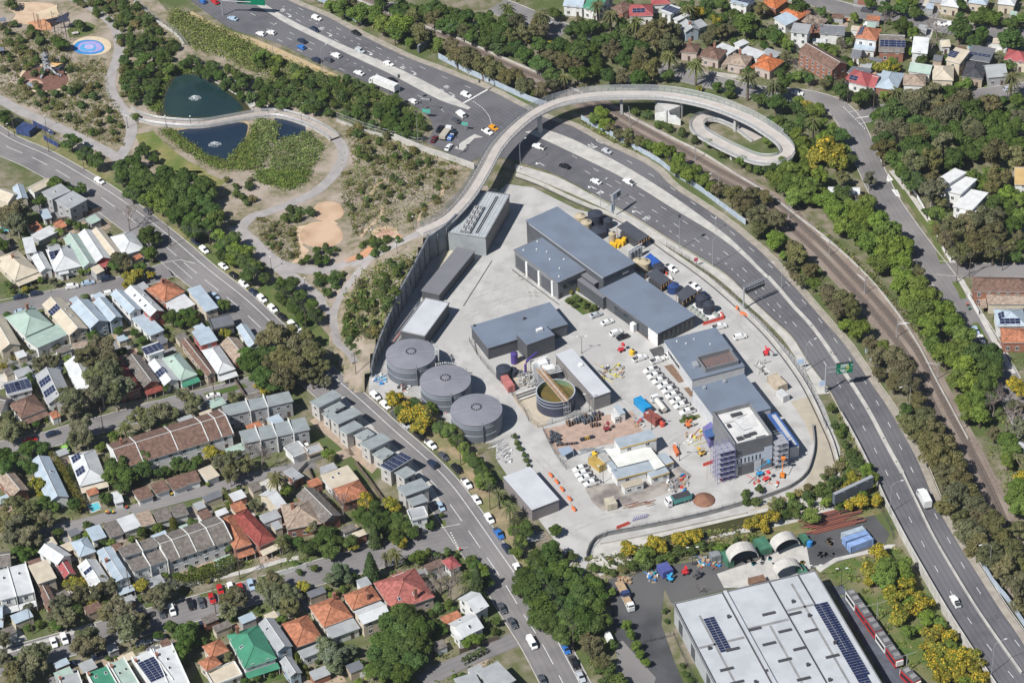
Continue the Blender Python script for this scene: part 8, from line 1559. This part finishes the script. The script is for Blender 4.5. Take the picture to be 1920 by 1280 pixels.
w_ = 'parked along the terrace street by the shrubs';C(4,'A',w_,'vw,745,75 hg,1110,302 sn,1465,530 vw,1530,592 sw,1675,712 sk,1755,782 vw,1830,847 hn,1900,907');C(5,'A',w_,'vw,45,957 vw,125,1032 sk,195,1092 vw,275,1152 uw,340,1207');C(9,'A',w_,'vw,895,405 vw,970,475 vg,1055,552 hs,1122,622 vk,1225,705 uw,1310,770 sg,1405,857 vk,1505,952 uw,1580,1062 sw,1655,1182');C(13,'A',w_,'vw,1750,45 ub,1820,157 sn,1880,267')
w_ = 'on the lower part of the terrace street';C(9,'A','driving down the terrace street past the terraces','vn,1325,915',True);C(9,'A',w_,'hl,1385,1235');C(13,'A',w_,'sg,1845,715');C(14,'A',w_,'nw,150,977 hb,405,1022 uk,465,1122 ss,515,1227 sg,5,826 hw,42,412 sg,230,1255')
w_ = 'parked on the side street by the white cottages';C(4,'a',w_,'sn,150,942 hn,270,917 vw,540,865 sl,660,837 vn,805,807 hw,715,947 vw,822,917 sl,160,1052');C(4,'A','parked at the corner deck house','sl,1610,937')
w_ = 'parked on the gum street';C(8,'b',w_,'sr,225,732 sn,395,687 sw,1600,402 hw,1440,440 hk,1490,590');C(8,(10,14),'parked on the grass of the gum street','he,495,807');C(9,(6,10),'standing on a roof terrace behind the townhouses','hw,385,792',grp='roof car')
w_ = 'parked at an angle on the palm street';C(12,(8,22),w_,'sw,402,970 vw,482,945 hg,1215,752 vw,1290,732 vk,1430,687 sg,1510,672 sr,1590,640 hr,1650,575 hw,1730,557 sr,1805,567 vl,1882,542');w_ = 'parked along the lower kerb of the palm street';C(12,'c',w_,'vn,745,1075 ss,1075,975 nn,1560,832 sn,552,1130 hs,1190,940 hk,1080,782')
w_ = 'parked on the upper right streets';C(3,'t',w_,'sw,525,132 vg,740,77 hw,755,182 sw,1290,177 hw,1370,180');C(3,'R',w_,'sw,220,697');C(3,'r',w_,'vs,1810,667 sn,1775,737 vk,1100,780 sk,1190,782 hn,1040,790');C(2,'k',w_,'sw,180,258 hs,270,162 sn,50,172');C(2,(20,8),w_,'hw,590,302 vw,830,575 sw,880,600');C(2,'R',w_,'hn,1815,652');C(7,'R',w_,'hl,1558,1195 sw,1602,1258')
w_ = 'parked in the plant yard by the long hall';C(6,(22,-8),w_,'ss,630,1077 sw,715,1132 vw,782,1212 sk,832,1242');w_ = 'parked behind the halls on the highway side';C(6,(22,13),w_,'uw,1195,730 uw,1368,865');C(6,(22,-5),w_,'uw,1555,1165 vw,1710,1242');C(6,(22,13),w_,'un,1440,930')
w_ = 'parked in the row of white utes beside the office';C(10,(24,-7),w_,'uw,1042,212 uw,1072,253 uw,1108,290 uw,1148,325 uw,1182,360 uw,1210,400 uw,1242,440 uw,1272,475 uw,1315,522',True);w_ = 'parked above the row of white utes';C(10,(24,-8),w_,'uw,1090,137 vw,1195,98 uw,958,122')
C(10,(26,-8),'parked in the fenced bay below the ochre container','uw,515,950 uw,532,985 uw,558,1020 uw,598,1057',True);C(14,(8,16),'parked in the depot driveway shade','nw,735,957')
for c in CARS.values():
 for ch in list(c.children): bpy.data.objects.remove(ch)
 bpy.data.objects.remove(c)
# ---- trucks
def truck(label,px,py,d,parts,ncol=(.7,.7,.69),wheels=(3.0,-1.6,-2.9),z=0,cabx=3.3,name='truck',wid=1.22):
 b = at(px,py,z+1.3);b.z = z;dv = at(px+d[0],py+d[1])-at(px,py);t = thing(name,label,'truck',b,math.atan2(dv.y,dv.x))
 q = MB();loft(q,[(cabx+.85,wid*.9,wid*.85,.5,1.6),(cabx+.8,wid,wid*.92,.45,1.9),(cabx+.35,wid,wid*.9,.45,2.75),(cabx-.9,wid,wid*.92,.45,2.8)]);q.build('cab',carp,t,color=ncol,org=(0,0,0))
 q = MB();q.face([(cabx+.8,-wid*.85,1.7),(cabx+.8,wid*.85,1.7),(cabx+.45,wid*.82,2.6),(cabx+.45,-wid*.82,2.6)]);q.v = [v_+Vector((.05,0,0)) for v_ in q.v];q.build('windscreen',cglass,t,org=(0,0,0))
 for s_ in (1,-1): q = MB();q.face([(cabx+.3,s_*(wid+.02),1.7),(cabx-.5,s_*(wid+.02),1.7),(cabx-.5,s_*wid*.97,2.5),(cabx+.1,s_*wid*.97,2.5)]);q.build('side_window',cglass,t,org=(0,0,0))
 q = MB();q.box((-.2,0),(1,0),cabx*2+.4,.9,.5,.85);q.build('chassis',traym,t,org=(0,0,0))
 for nm,x0,x1,z0,z1,m in parts:
  q = MB()
  if nm == 'barrel': q.tube([(x0,0,z0),(x1,0,z0)],z1,14)
  else: q.prism([(x0,-wid-.03),(x1,-wid-.03),(x1,wid+.03),(x0,wid+.03)],z0,z1,bottom=True)
  q.build(nm,m,t,org=(0,0,0))
 for x in wheels:
  for s_ in (1,-1): obj('wheel',WHT,t,(x,s_*(wid-.2),.5))
 return t
boxw = mat('truck_box',(.70,.70,.68),.5,(.62,.62,.6),.6);teal = mat('tipper_teal',(.10,.34,.30),.5,(.08,.28,.25),.5)
truck('white semi trailer truck on the lower carriageway below the mast',710,156,(-24,-10),[('trailer',-9.5,2.0,1.1,3.9,boxw)],wheels=(3.0,-.4,-6.5,-7.7,-8.8),cabx=3.4);truck('white box truck on the highway at the lower right',1733,936,(-9,-18),[('box_body',-3.6,2.1,.95,3.5,boxw)],z=1.6,wheels=(2.9,-2.2));truck('tipper truck with a teal tray beside the soil heap',1271,936,(-26,8),[('tipper_tray',-4.2,1.9,1.0,2.7,teal),('load',-4.0,1.7,2.7,2.8,traym)],wheels=(3.1,-1.9,-3.2));truck('white tanker truck beside the row of white utes',1236,757,(-10,-12),[('barrel',-4.0,1.8,1.7,.95,mat('tank_pale',(.6,.57,.52),.4))],wheels=(3.0,-2.0,-3.2));truck('white tipper truck with a tan tray waiting at the junction',836,250,(12,-16),[('tipper_tray',-3.8,1.8,1.0,2.4,mat('tray_tan',(.40,.36,.30),.7))]);truck('dark blue tray truck with a timber load in the depot yard',1166,1103,(8,14),[('tray',-3.0,2.0,1.0,1.5,mat('tray_navy',(.04,.06,.15),.5)),('timber_load',-2.8,1.8,1.5,1.9,woodp)],ncol=(.04,.06,.15),wheels=(2.8,-2.0));truck('small white tray truck parked below the timber truck in the depot',1177,1127,(8,16),[('tray',-2.6,1.9,.95,1.3,white),('load',-2.2,1.2,1.3,1.7,woodp)],wheels=(2.6,-1.6),cabx=2.8,wid=1.05)
# ---- site machines
def boom(label,px,py,d,col,L=5,name='boom_lift',up=3.5):
 b = at(px,py);dv = at(px+d[0],py+d[1])-b;dv.z = 0;dv.normalize();t = thing(name,label,'lift',b);m = mat('mach_%d_%d'%(col[0]*100,col[1]*100),col,.5);n = side(dv)
 q = MB();q.box(b,dv,1.9,1.3,.35,1.0);q.build('base',m,t);q = MB();L *= .75;p0 = b+Vector((0,0,1.0));p1 = p0-dv*1.2+Vector((0,0,up*.5));p2 = p1+dv*L+Vector((0,0,up*.4));q.tube([p0,p1],.13,5);q.tube([p1,p2],.11,5);q.build('boom',m,t);q = MB();q.box(p2+dv*.5,dv,.7,1.3,p2.z-.3,p2.z+.5);q.build('basket',m,t)
 for x in (.7,-.7):
  for s_ in (1,-1): q = MB();c = b+dv*x+n*s_*.7+Vector((0,0,.4));q.tube([c-n*.13,c+n*.13],.4,10);q.build('wheel',tyrem,t)
 return t
boom('red boom lift on the apron behind the workshop',1436,664,(4,12),(.60,.04,.05));boom('blue boom lift in front of the unfinished block',1425,890,(18,-6),(.03,.25,.5));boom('small red lift beside the blue boom lift',1437,900,(6,-3),(.6,.05,.05),2,up=2);boom('orange excavator like lift on the curved ramp corner',1467,893,(1,-12),(.72,.22,.03),4,up=5);boom('yellow and white loader beside the purple platform',1316,852,(-10,4),(.6,.38,.08),2.5,up=2);boom('red compact machine above the parked utes',1165,658,(10,-4),(.55,.04,.05),2,up=1.5);boom('orange machine beside the green garden bed',1290,799,(8,6),(.6,.17,.06),2.5,up=2);boom('dark red crawler machine on the drum gravel',1138,806,(8,-2),(.25,.04,.05),1.5,up=1.8)
for x,y,l in ((785*0+1185,657,'small yellow drum beside the red machine'),(1242,791,'red round tank beside the rusty container'),(1115,848,'yellow drum on the ochre container end')):
 vessel(l,x,y,1.8,1.5,ym if 'yellow' in l else redm,name='drum',cat='drum')
t = thing('orange_skip','orange skip bin beside the site offices','skip',at(1266,838));q = MB();q.slab([at(*z6(*p,*O),1.4) for p in ((1480,470),(1510,460),(1560,560),(1525,580))],1.3);q.build('bin',orgm,t)
# ================================================================ DEPOT
dr = mat('depot_roof',(.47,.485,.505),.5,(.41,.425,.44),.2,7,stripe=(.8,.06,.9,0));dw = mat('depot_wall',(.44,.45,.46),.7,(.38,.39,.4),.4,stripe=(.6,.1,.85,0))
t,a,u,v,L,W = building('tram_depot','large pale roofed tram depot with solar panels at the bottom','' or (1262,1132),(1528,1070),(1690,1318),7.6,dr,dw,over=.3,rib='v',par=.45)
Z = Vector((0,0,1))
for f in (.0,.335,.665,.87):                                        # roof gutters
 q = MB();p = a+u*L*(f+.004)+Z*.02;q.prism([p,p+u*.45,p+u*.45+v*W,p+v*W],7.58,7.72);q.build('gutter',darksteel,t)
 if f in (.335,): q = MB();p = a+u*L*(f+.015);q.prism([p,p+u*1.0,p+u*1.0+v*W,p+v*W],7.6,8.3);q.build('roof_upstand',dr,t)
for i,(fu,fv) in enumerate([(.12+.0,.52),(.14,.62),(.17,.82),(.42,.30),(.46,.42),(.50,.55),(.55,.70),(.60,.86),(.56,.22),(.60,.36),(.65-.02,.50),(.72,.26),(.76,.40),(.80,.60),(.45,.92),(.27,.95),(.22,.4)]):
 q = MB();p = a+u*L*fu+v*W*fv;q.box(p,u,4.0,.9,7.6,7.9);q.build('roof_vent',darksteel,t)
for fu,fv in ((.30,.18),(.08,.36),(.35,.60),(.75,.18),(.80,.30),(.62,.62),(.70,.75),(.25,.65),(.86,.52)): roof_box(t,a+u*L*fu+v*W*fv,u,.8,.8,.9,darksteel,'exhaust')
def solar_field(o,nu,nv):
 for i in range(nu):
  for j in range(nv): on_plane(t,PANEL,'solar_panel',o,u,v,i*1.72,j*1.06)
for f0,f1,g0,g1 in ((.02,.33,.33,.345),(.36,.66,.28,.295),(.67,.87,.22,.235),(.12,.135,.12,.9),(.52,.535,.3,.98),(.80,.815,.05,.98)):
 q = MB();p = a+u*L*f0+v*W*g0;q.prism([p,p+u*L*(f1-f0),p+u*L*(f1-f0)+v*W*(g1-g0),p+v*W*(g1-g0)],7.6,7.66);q.build('roof_walkway',concrete_dk,t)
br0 = random.Random(9)
solar_field(a+u*L*.155+v*W*.16+Z*.05,2,14);solar_field(a+u*L*.885+v*W*.24+Z*.05,2,30);solar_field(a+u*L*.945+v*W*.24+Z*.05,1,30);solar_field(a+u*L*.885+v*W*.60+Z*.05,2,12);solar_field(a+u*L*.885+v*W*.78+Z*.05,2,14)
for s_ in (.1,.28,.5,.7,.9):
 p = a+u*.28+v*W*s_;q = MB();q.prism([p-v*1.6,p+v*1.6,p+v*1.6-u*.06,p-v*1.6-u*.06],.6,5.4);q.build('louvre',clad_dk,t)
# tram
tr = mat('tram_red',(.42,.03,.035),.35);tw = mat('tram_white',(.7,.7,.68),.35);td = mat('tram_roof',(.11,.11,.12),.6)
def tram(label,pts):
 a_,b_ = tp(15,*pts[0]),tp(15,*pts[1]);d = (b_-a_);Lt = d.length;d.normalize();n = side(d);t = thing('tram',label,'tram',a_);k = max(1,round(Lt/6.6))
 for i in range(k):
  c = a_+d*Lt*(i+.5)/k;l = Lt/k-.5;s_ = MB();s_.box(c,d,l,2.6,.35,3.2);body = s_.build('tram_car',tr if i%3 or k == 1 else tw,t)
  for sg in (1,-1):
   p = c+n*sg*1.31;q = MB();q.prism([p-d*l*.45,p+d*l*.45,p+d*l*.45+n*sg*.02,p-d*l*.45+n*sg*.02],1.3,2.5);q.build('window_band',cglass,body)
  q = MB();q.box(c,d,l*.98,2.45,3.2,3.55);q.build('roof_equipment',td,body)
  for e_ in (-.25,.2): q = MB();q.box(c+d*l*e_,d,l*.25,1.7,3.55,3.9);q.build('roof_box',concrete_dk,body)
  if i < k-1: q = MB();q.box(a_+d*Lt*(i+1)/k,d,.6,2.3,.5,3.1);q.build('gangway',td,t)
 for e_,sg in ((a_,-1),(b_,1)): q = MB();q.box(e_+d*sg*-.1,d,.5,2.2,1.2,2.9);q.build('end_cab',tw,t)
tram('long red and white tram parked beside the depot',((605,640),(985,1170)));tram('second red tram only just in view at the bottom edge',((1010,1225),(1120,1330)))
for x,y in ((815,820),(1035,1205)):
 b = tp(15,x,y);t2 = thing('overhead_mast','steel overhead line mast beside the parked tram','mast',b,group='masts beside the tram',anchor='top of the picture');q = MB();q.tube([b,b+Z*7.5],.13,6);q.tube([b+Z*7.2,b+Z*7.3-u*4.5],.06,4);q.tube([b+Z*7.2,b+Z*7.6+u*3],.06,4);q.build('mast',steel,t2)
q_ = sheet('tram_track_bed',tps(15,[(470,560),(560,540),(1080,1300),(900,1300)],.03),mat('track_bed',(.10,.11,.14),.9,(.08,.085,.1),.4))
# igloo stores
def igloo(label,A,B,C,r):
 a,u,v,L,W = rect(A,B,C,0);c = a+u*L/2+v*W/2;t = thing('curved_store',label,'store',(c.x,c.y,0));N = 12;z0 = 2.4;R_ = L/2
 for side_,nm in ((1,0),):
  for j in range(N):
   a0,a1 = math.pi*j/N,math.pi*(j+1)/N;e = lambda an,s_,rr: a+u*(L/2+rr*math.cos(an))+v*s_+Z*(z0+rr*math.sin(an)*.8)
   q = MB();q.face([e(a0,0,R_),e(a1,0,R_),e(a1,W,R_),e(a0,W,R_)][::-1]);q.face([e(a0,0,R_-.12),e(a1,0,R_-.12),e(a1,W,R_-.12),e(a0,W,R_-.12)]);q.face([e(a0,0,R_),e(a0,0,R_-.12),e(a1,0,R_-.12),e(a1,0,R_)]);q.face([e(a0,W,R_),e(a0,W,R_-.12),e(a1,W,R_-.12),e(a1,W,R_)]);q.build('roof_sheet',mat('igloo_sheet',(.52,.50,.46),.7,(.44,.42,.39),.5,5),t)
 return t,a,u,v,L,W
S5 = (1200,1000,6.0)
for l,A,B,C_,h_ in (('green shipping container carrying the left end of the first curved store',(880,170),(945,150),(1050,300),2.5),('green shipping container between the two curved stores',(1275,60),(1400,25),(1510,140),2.5),('green shipping container right of the second curved store',(1790,10),(1850,-10),(1880,70),2.5),('green container at the right end of the lower curved store',(1755,350),(1820,330),(1895,430),2.5)): container(l,z6(*A,*S5),z6(*B,*S5),z6(*C_,*S5),h_,(.07,.20,.13))
igloo('first pale curved store beside the crates, nearest the canal',z6(1010,395,*S5),z6(1335,330,*S5),z6(1290,225,*S5),0);igloo('second pale curved store, beside the rusty beams',z6(1520,270,*S5),z6(1800,190,*S5),z6(1745,95,*S5),0);igloo('pale curved store closest to the tram depot roof',z6(1530,560,*S5),z6(1830,490,*S5),z6(1790,400,*S5),0)
for l,A,B,C_,h_,c_ in (('blue container stacked with wrapped goods in the depot yard',(190,350),(300,310),(360,400),2.6,(.10,.12,.36)),('grey container at the end of the depot scrap row',(775,205),(880,180),(900,240),2.6,(.26,.28,.29)),('rusty brown container beside the lower curved store',(1220,495),(1385,455),(1425,520),2.4,(.25,.15,.10)),('pale blue container at the right of the depot yard, upper of the three',(2265,-15),(2500,-90),(2525,-45),2.6,(.42,.50,.56)),('pale blue container at the right of the depot yard, middle of the three',(2280,40),(2540,-45),(2570,0),2.6,(.27,.40,.68)),('pale blue container at the right of the depot yard, lowest of the three',(2330,105),(2580,10),(2610,60),2.6,(.28,.41,.70))): container(l,z6(*A,*S5),z6(*B,*S5),z6(*C_,*S5),h_,c_)
pile('scrap_row','jumbled crates, pallets and drums along the depot back fence','scrap',1330,1052,(28,9),46,mixc+[tealm,steel],31);pile('scrap_row','blue and white boxes at the left end of the depot scrap row','scrap',1224,1083,(10,9),20,[white,tealm,bluem2,steel,woodp],32);pile('timber_crates','low timber crates and frames in the depot yard corner','crates',1172,1088,(12,6),14,[woodp,woodp,mat('rust_beam',(.27,.1,.07),.8)],33);t = thing('beam_stack','long rusty red rail beams stacked behind the depot','beams',at(1572,985));b0,b1 = tp(15,275,165),tp(15,765,45);bn = side(b1-b0)
for k in range(22):
 q = MB();j,lv = k%11,k//11;f0,f1 = br0.uniform(0,.25),br0.uniform(.6,1);o_ = bn*(j*.75-1)+Vector((0,0,.25+lv*.5));q.tube([b0+(b1-b0)*f0+o_,b0+(b1-b0)*f1+o_],.24,4);q.build('beam',(MATS['rust_beam'],mat('dark_rust',(.16,.07,.06),.9),MATS['rust_beam'])[k%3],t)
 pile('crate_stack','pallet and crate stack between curved store and blue containers','crates',1555,1016,(8,5),8,[concrete_lt,woodp],35);pile('frame_row','three dark frames laid out on the depot asphalt','frames',1550,1040,(16,5),9,[darksteel,concrete_dk],36);pile('yellow_crates','yellow crate group beside the lower curved store','crates',1502,1058,(5,4),6,[ym],37);pile('scrap_row','small scrap in front of the two curved stores','scrap',1425,1052,(30,6),14,[tealm,woodp,steel],38)
vessel('blue water tank beside the second curved store',1518,1013,1.9,1.9,bluem2)
boom('red forklift in the depot yard scrap row',1285,1075,(8,-2),(.6,.04,.04),1.2,up=1.2);boom('light blue forklift beside the blue container',1257,1087,(8,3),(.05,.35,.6),1.2,up=1.2);boom('dark forklift beside the depot concrete edge',1308,1082,(6,-3),(.08,.08,.09),1.2,up=1.4)
fence('depot_gate','black sliding gate across the depot driveway','gate',[tp(14,965,985),tp(14,1080,960),tp(14,1190,930)],2.2,darksteel,3,open_=True);fence('depot_fence','black palisade fence behind the rusty beams','fence',fps([(1500,990),(1580,965),(1640,950),(1668,985),(1676,1010)]),2.2,darksteel,4,open_=True);fence('depot_fence','black fence along the canal side of the depot scrap row','fence',fps([(1180,1080),(1240,1058),(1330,1042),(1380,1030)]),2.0,darksteel,4,open_=True);fence('depot_fence','black fence along the left wall of the tram depot','fence',fps([(1263,1190),(1285,1240),(1310,1290)]),1.8,darksteel,4,open_=True)
# park fences and furniture
fence('mesh_fence','tall grey mesh fence along the edge of the park by the junction','fence',fps([(632,222),(680,240),(730,255),(790,272),(800,262)]),2.6,steel,3,open_=True);fence('mesh_fence','grey mesh fence along the park above the tall grass','fence',fps([(250,2),(290,35),(330,62),(352,88)]),2.4,steel,3,open_=True)
t = thing('junction_wall','pale concrete wall between the park and the junction road','wall',at(800,290));q = MB();wall_along(q,catmull(fps([(740,262),(790,283),(840,300),(890,318)]),3),.5,0,2.6);q.build('wall_face',concrete_lt,t);q = MB();wall_along(q,catmull(fps([(632,228),(680,246),(740,262)]),3),.4,0,1.0);q.build('wall_face',concrete_lt,t)
t = thing('park_wall','pale low wall along the park edge above the tall grass','wall',at(300,40));q = MB();wall_along(q,catmull(fps([(252,5),(290,38),(330,66),(345,85)]),3),.8,0,.7);q.build('wall_face',concrete_lt,t)
t = thing('pond_wall','pale stone edging along the far shore of the upper pond','wall',tp(0,1500,560));q = MB();wall_along(q,catmull(tps(0,[(1300,488),(1440,530),(1600,610),(1740,690),(1830,750),(1900,830)]),2),.5,0,.35);q.build('edging',concrete_lt,t)
t = thing('lookout_deck','small concrete lookout deck on the upper pond shore','deck',tp(0,1880,780));q = MB();q.prism(tps(0,[(1830,745),(1900,740),(1920,800),(1880,820)]),0,.5);q.build('deck',concrete_lt,t);q = MB();q.prism(tps(0,[(1650,645),(1690,635),(1705,660),(1665,668)]),0,.4);q.build('deck',concrete_lt,t)
for x,y,l in ((1462,737,'white fountain spray in the middle of the upper pond'),(1610,1085,'white fountain spray in the middle of the lower pond')):
 b = tp(0,x,y,.06);t = thing('fountain',l,'fountain',b);rg = random.Random(x);P_ = []
 for k in range(500):
  an = rg.random()*6.28;rr = rg.random()**1.1*1.9;P_.append((rr*math.cos(an)*1.3,rr*math.sin(an),.05+1.3*max(0,(1-rr/1.9))*rg.random()))
 V,F = leaf_cloud(np.array(P_),np.tile([0,0,1.],(500,1)),.16,.6);obj('spray',mesh_np('spray',V,F,[mat('foam',(.8,.84,.86),.6)]),t)
t = thing('play_tower','tall grey climbing tower with two metal slides','play equipment',tp(0,360,520));c = tp(0,355,545)
for dx,dy in ((-1,-1),(1,-1),(1,1),(-1,1)): q = MB();q.tube([c+Vector((dx*1.4,dy*1.4,0)),c+Vector((dx*.9,dy*.9,8.5))],.12,5);q.build('post',darksteel,t)
for z in (2.5,4.5,6.5): q = MB();q.box(c,(1,0),2.6,2.6,z,z+.2,bottom=True);q.build('platform',steel,t)
q = MB();q.cyl(c,1.7,8.2,9.6,6,r1=.1);q.build('tower_roof',concrete_dk,t)
for p in ([(0,0,4),(2,-1.5,2.6),(4,-3.2,1.2),(6,-3.4,.4)],[(0,0,3),(-1,-2.5,1.6),(-2,-5,.4)]): q = MB();q.tube([c+Vector(v_) for v_ in p],.45,7);q.build('slide',steel,t)
def sail(label,pts,z,m,lean):
 P_ = [tp(0,x,y,zz) for (x,y),zz in zip(pts,z)];c = sum(P_,Vector())/len(P_);t = thing('shade_sail',label,'shade sail',(c.x,c.y,0));q = MB();n = len(P_)
 for i in range(n): q.face([P_[i],P_[(i+1)%n]*.5+P_[i]*.5+(c-(P_[i]+P_[(i+1)%n])*.5)*.18,c]);q.face([P_[(i+1)%n]*.5+P_[i]*.5+(c-(P_[i]+P_[(i+1)%n])*.5)*.18,P_[(i+1)%n],c])
 q.build('cloth',m,t)
 for p in P_: q = MB();q.tube([Vector((p.x,p.y,0)),p+Vector((0,0,.3))],.11,5);q.build('post',darksteel,t)
sail('pale cream shade sail over the sand court',[(250,100),(430,35),(450,110),(300,150)],(5,6,4.5,5.5),mat('sail_cream',(.55,.44,.30),.8),0);sail('dark navy shade sail over the orange play area',[(400,150),(510,90),(520,160),(340,165)],(5.5,6,5,4.5),mat('sail_navy',(.03,.035,.06),.8),0);sail('orange shade sail beside the climbing tower',[(370,470),(470,475),(420,500)],(4.5,5,4),mat('sail_orange',(.5,.3,.12),.8),0);sail('small dark shade sail below the orange one',[(390,520),(475,485),(440,530)],(4,4.5,3.5),MATS['sail_navy'],0)
t = thing('climbing_frame','tall dark post climbing frame between lawn and play area','play equipment',tp(0,450,250))
for x,y in ((415,270),(505,310),(400,190),(480,200),(290,205),(300,215)): p = tp(0,x,y);q = MB();q.tube([p,p+Z*6.5],.12,5);q.build('post',darksteel,t)
for (x,y),(x2,y2) in (((415,270),(505,310)),((400,190),(480,200)),((415,270),(400,190)),((505,310),(480,200))):
 for z in (2,4,6): q = MB();q.tube([tp(0,x,y)+Z*z,tp(0,x2,y2)+Z*z],.06,4);q.build('crossbar',darksteel,t)
for x,y,l in ((20,195,'dark roofed shelter at the left edge of the park'),(5,420,'dark shelter at the left edge below the first shelter'),(540,200,'pale picnic table on the small lawn'),(565,262,'second pale picnic table on the small lawn')):
 c = tp(0,x,y);t = thing('park_shelter' if 'shelter' in l else 'picnic_table',l,'shelter' if 'shelter' in l else 'table',c);hgt_ = 2.8 if 'shelter' in l else .8;q = MB();q.box(c,(1,.3),3.6 if hgt_ > 1 else 2.6,2.8 if hgt_ > 1 else 1.6,hgt_,hgt_+.18,bottom=True);q.build('roof' if hgt_ > 1 else 'table_top',mat('shelter_roof',(.16,.18,.22),.6) if hgt_ > 1 else concrete_lt,t)
 for dx in (-1,1):
  for dy in (-1,1): q = MB();q.tube([c+Vector((dx*1.2,dy*.7,0)),c+Vector((dx*1.2,dy*.7,hgt_))],.07,4);q.build('post' if hgt_ > 1 else 'leg',steel,t)
# construction hoardings and bus shelter in the upper left
container('navy site shed with a pale roof beside the upper path',PX(0,120,960),PX(0,175,915),PX(0,245,965),2.8,(.05,.08,.20));fence('site_hoarding','navy blue site hoarding along the upper path','fence',[tp(0,250,940),tp(0,330,980),tp(0,400,1015)],2.2,mat('hoarding_navy',(.03,.05,.16),.6),2.5);fence('site_hoarding','navy blue site hoarding beside the street verge','fence',[tp(0,330,1050),tp(0,395,1085),tp(0,440,1110)],2.2,MATS['hoarding_navy'],2.5)
# power poles with wires
pw_ = thing('power_pole','x','power pole');q = MB();q.tube([(0,0,0),(0,0,10.5)],.16,6,r1=.11);q.build('pole',barkm,pw_)
for z in (10.0,9.2): q = MB();q.box((0,0),(0,1),2.4,.12,z,z+.14,bottom=True);q.build('crossarm',barkm,pw_)
def poles(pts,path,where,close=True):
 last = None
 for px,py in pts:
  b = at(px,py);i = min(range(len(path)-1),key=lambda j: (path[j]-b).length);d = path[i+1]-path[i];o = place(pw_,b,d,label='tall timber power pole '+where,group='power poles',anchor='left edge of the picture')
  if last is not None:
   for s_ in (-1,-.35,.35,1):
    q = MB();p0,p1 = last[0]+side(last[1])*s_+Z*10.1,b+side(d)*s_+Z*10.1;q.tube([p0,p0*.5+p1*.5-Z*.7,p1],.022,3,cap=False);q.build('wire',darksteel,last[2],org=None) if False else None
    wv = [p0,p0*.75+p1*.25-Z*.5,p0*.5+p1*.5-Z*.7,p0*.25+p1*.75-Z*.5,p1];q = MB();q.tube(wv,.03,3,cap=False)
    R3 = Matrix.Rotation(-o.rotation_euler.z,4,'Z');q.v = [R3@(v_-b) for v_ in q.v];q.build('wire',darksteel,o,org=(0,0,0))
  last = (b,d,o)
poles([(28,256),(92,285),(158,318),(320,462),(397,478),(575,622),(668,707),(758,765),(864,872),(919,955),(967,1040),(1075,1222)],GP['A'],'along the terrace street');poles([(195,813),(405,765),(112,800)],GP['b'],'along the gum street');poles([(62,1188),(138,1145),(245,1115),(405,1150),(450,1085),(692,985)],GP['c'],'along the palm street');poles([(1589,195),(1637,215),(1793,530),(1817,520),(1879,507)],GP['R'],'along the hill street');drop(pw_)
bm = [('yellow lidded wheelie bin',ym),('red lidded wheelie bin',redm),('green lidded wheelie bin',signg)];br_ = random.Random(4)
for i,(t_,x,y) in enumerate(((12,800,10),(12,815,14),(12,835,8),(12,850,12),(8,950,1255),(8,945,1190),(8,1290,1155),(7,1495,1015),(7,1510,1045),(3,600,170),(3,590,165),(8,455,60),(8,200,20),(13,1530,290))):
 n,m = bm[i%3];b = tp(t_,x,y);t = thing('wheelie_bin',n+' standing near '+PLACE[t_],'bin',b,group='bins near '+PLACE[t_],anchor='left edge of the picture');q = MB();q.cyl(b,.26,0,.95,4,r1=.36);q.build('bin_body',mat('bin_green',(.03,.06,.04),.6),t);q = MB();q.box(b,(1,0),.66,.7,.95,1.05);q.build('lid',m,t)
for x,y in ((283,437),(320,440)): pass
# light summer haze between the helicopter and the ground
hm = bpy.data.materials.new('haze');hm.use_nodes = True;hn = hm.node_tree.nodes;hn.remove(hn['Principled BSDF']);pv = hn.new('ShaderNodeVolumePrincipled');pv.inputs['Color'].default_value = (.80,.88,1,1);pv.inputs['Density'].default_value = .00005;pv.inputs['Anisotropy'].default_value = .3
hm.node_tree.links.new(pv.outputs[0],hn['Material Output'].inputs['Volume']);q = MB();q.prism([(-2600,-1600),(2600,-1600),(2600,3600),(-2600,3600)],-1.1,525,bottom=True);hb_ = q.build('haze',hm);tag(hb_,'thin pale blue haze filling the air','haze',kind='stuff')
# ================================================================ labels: things that look alike are told apart by their order
ORD = 'first second third fourth fifth sixth seventh eighth ninth tenth eleventh twelfth thirteenth fourteenth fifteenth sixteenth seventeenth eighteenth nineteenth twentieth'.split()
def ordw(n):
 if n < 20: return ORD[n]
 t_,r_ = divmod(n+1,10);T10 = {2:'twent',3:'thirt',4:'fort',5:'fift',6:'sixt',7:'sevent',8:'eight',9:'ninet'}[t_];return T10+'ieth' if r_ == 0 else T10+'y '+ORD[r_-1]
by = {}
for o,anc in TODO: by.setdefault(o['label'],[]).append((o,anc))
for lab,items in by.items():
 if len(items) < 2: continue
 def key(it): p = backpx(Vector(it[0].location));return p[1] if it[1] and it[1].startswith('top') else p[0]
 for i,(o,anc) in enumerate(sorted(items,key=key)): o['label'] = '%s, %s from the %s'%(lab,ordw(i),'top' if anc and anc.startswith('top') else 'left')
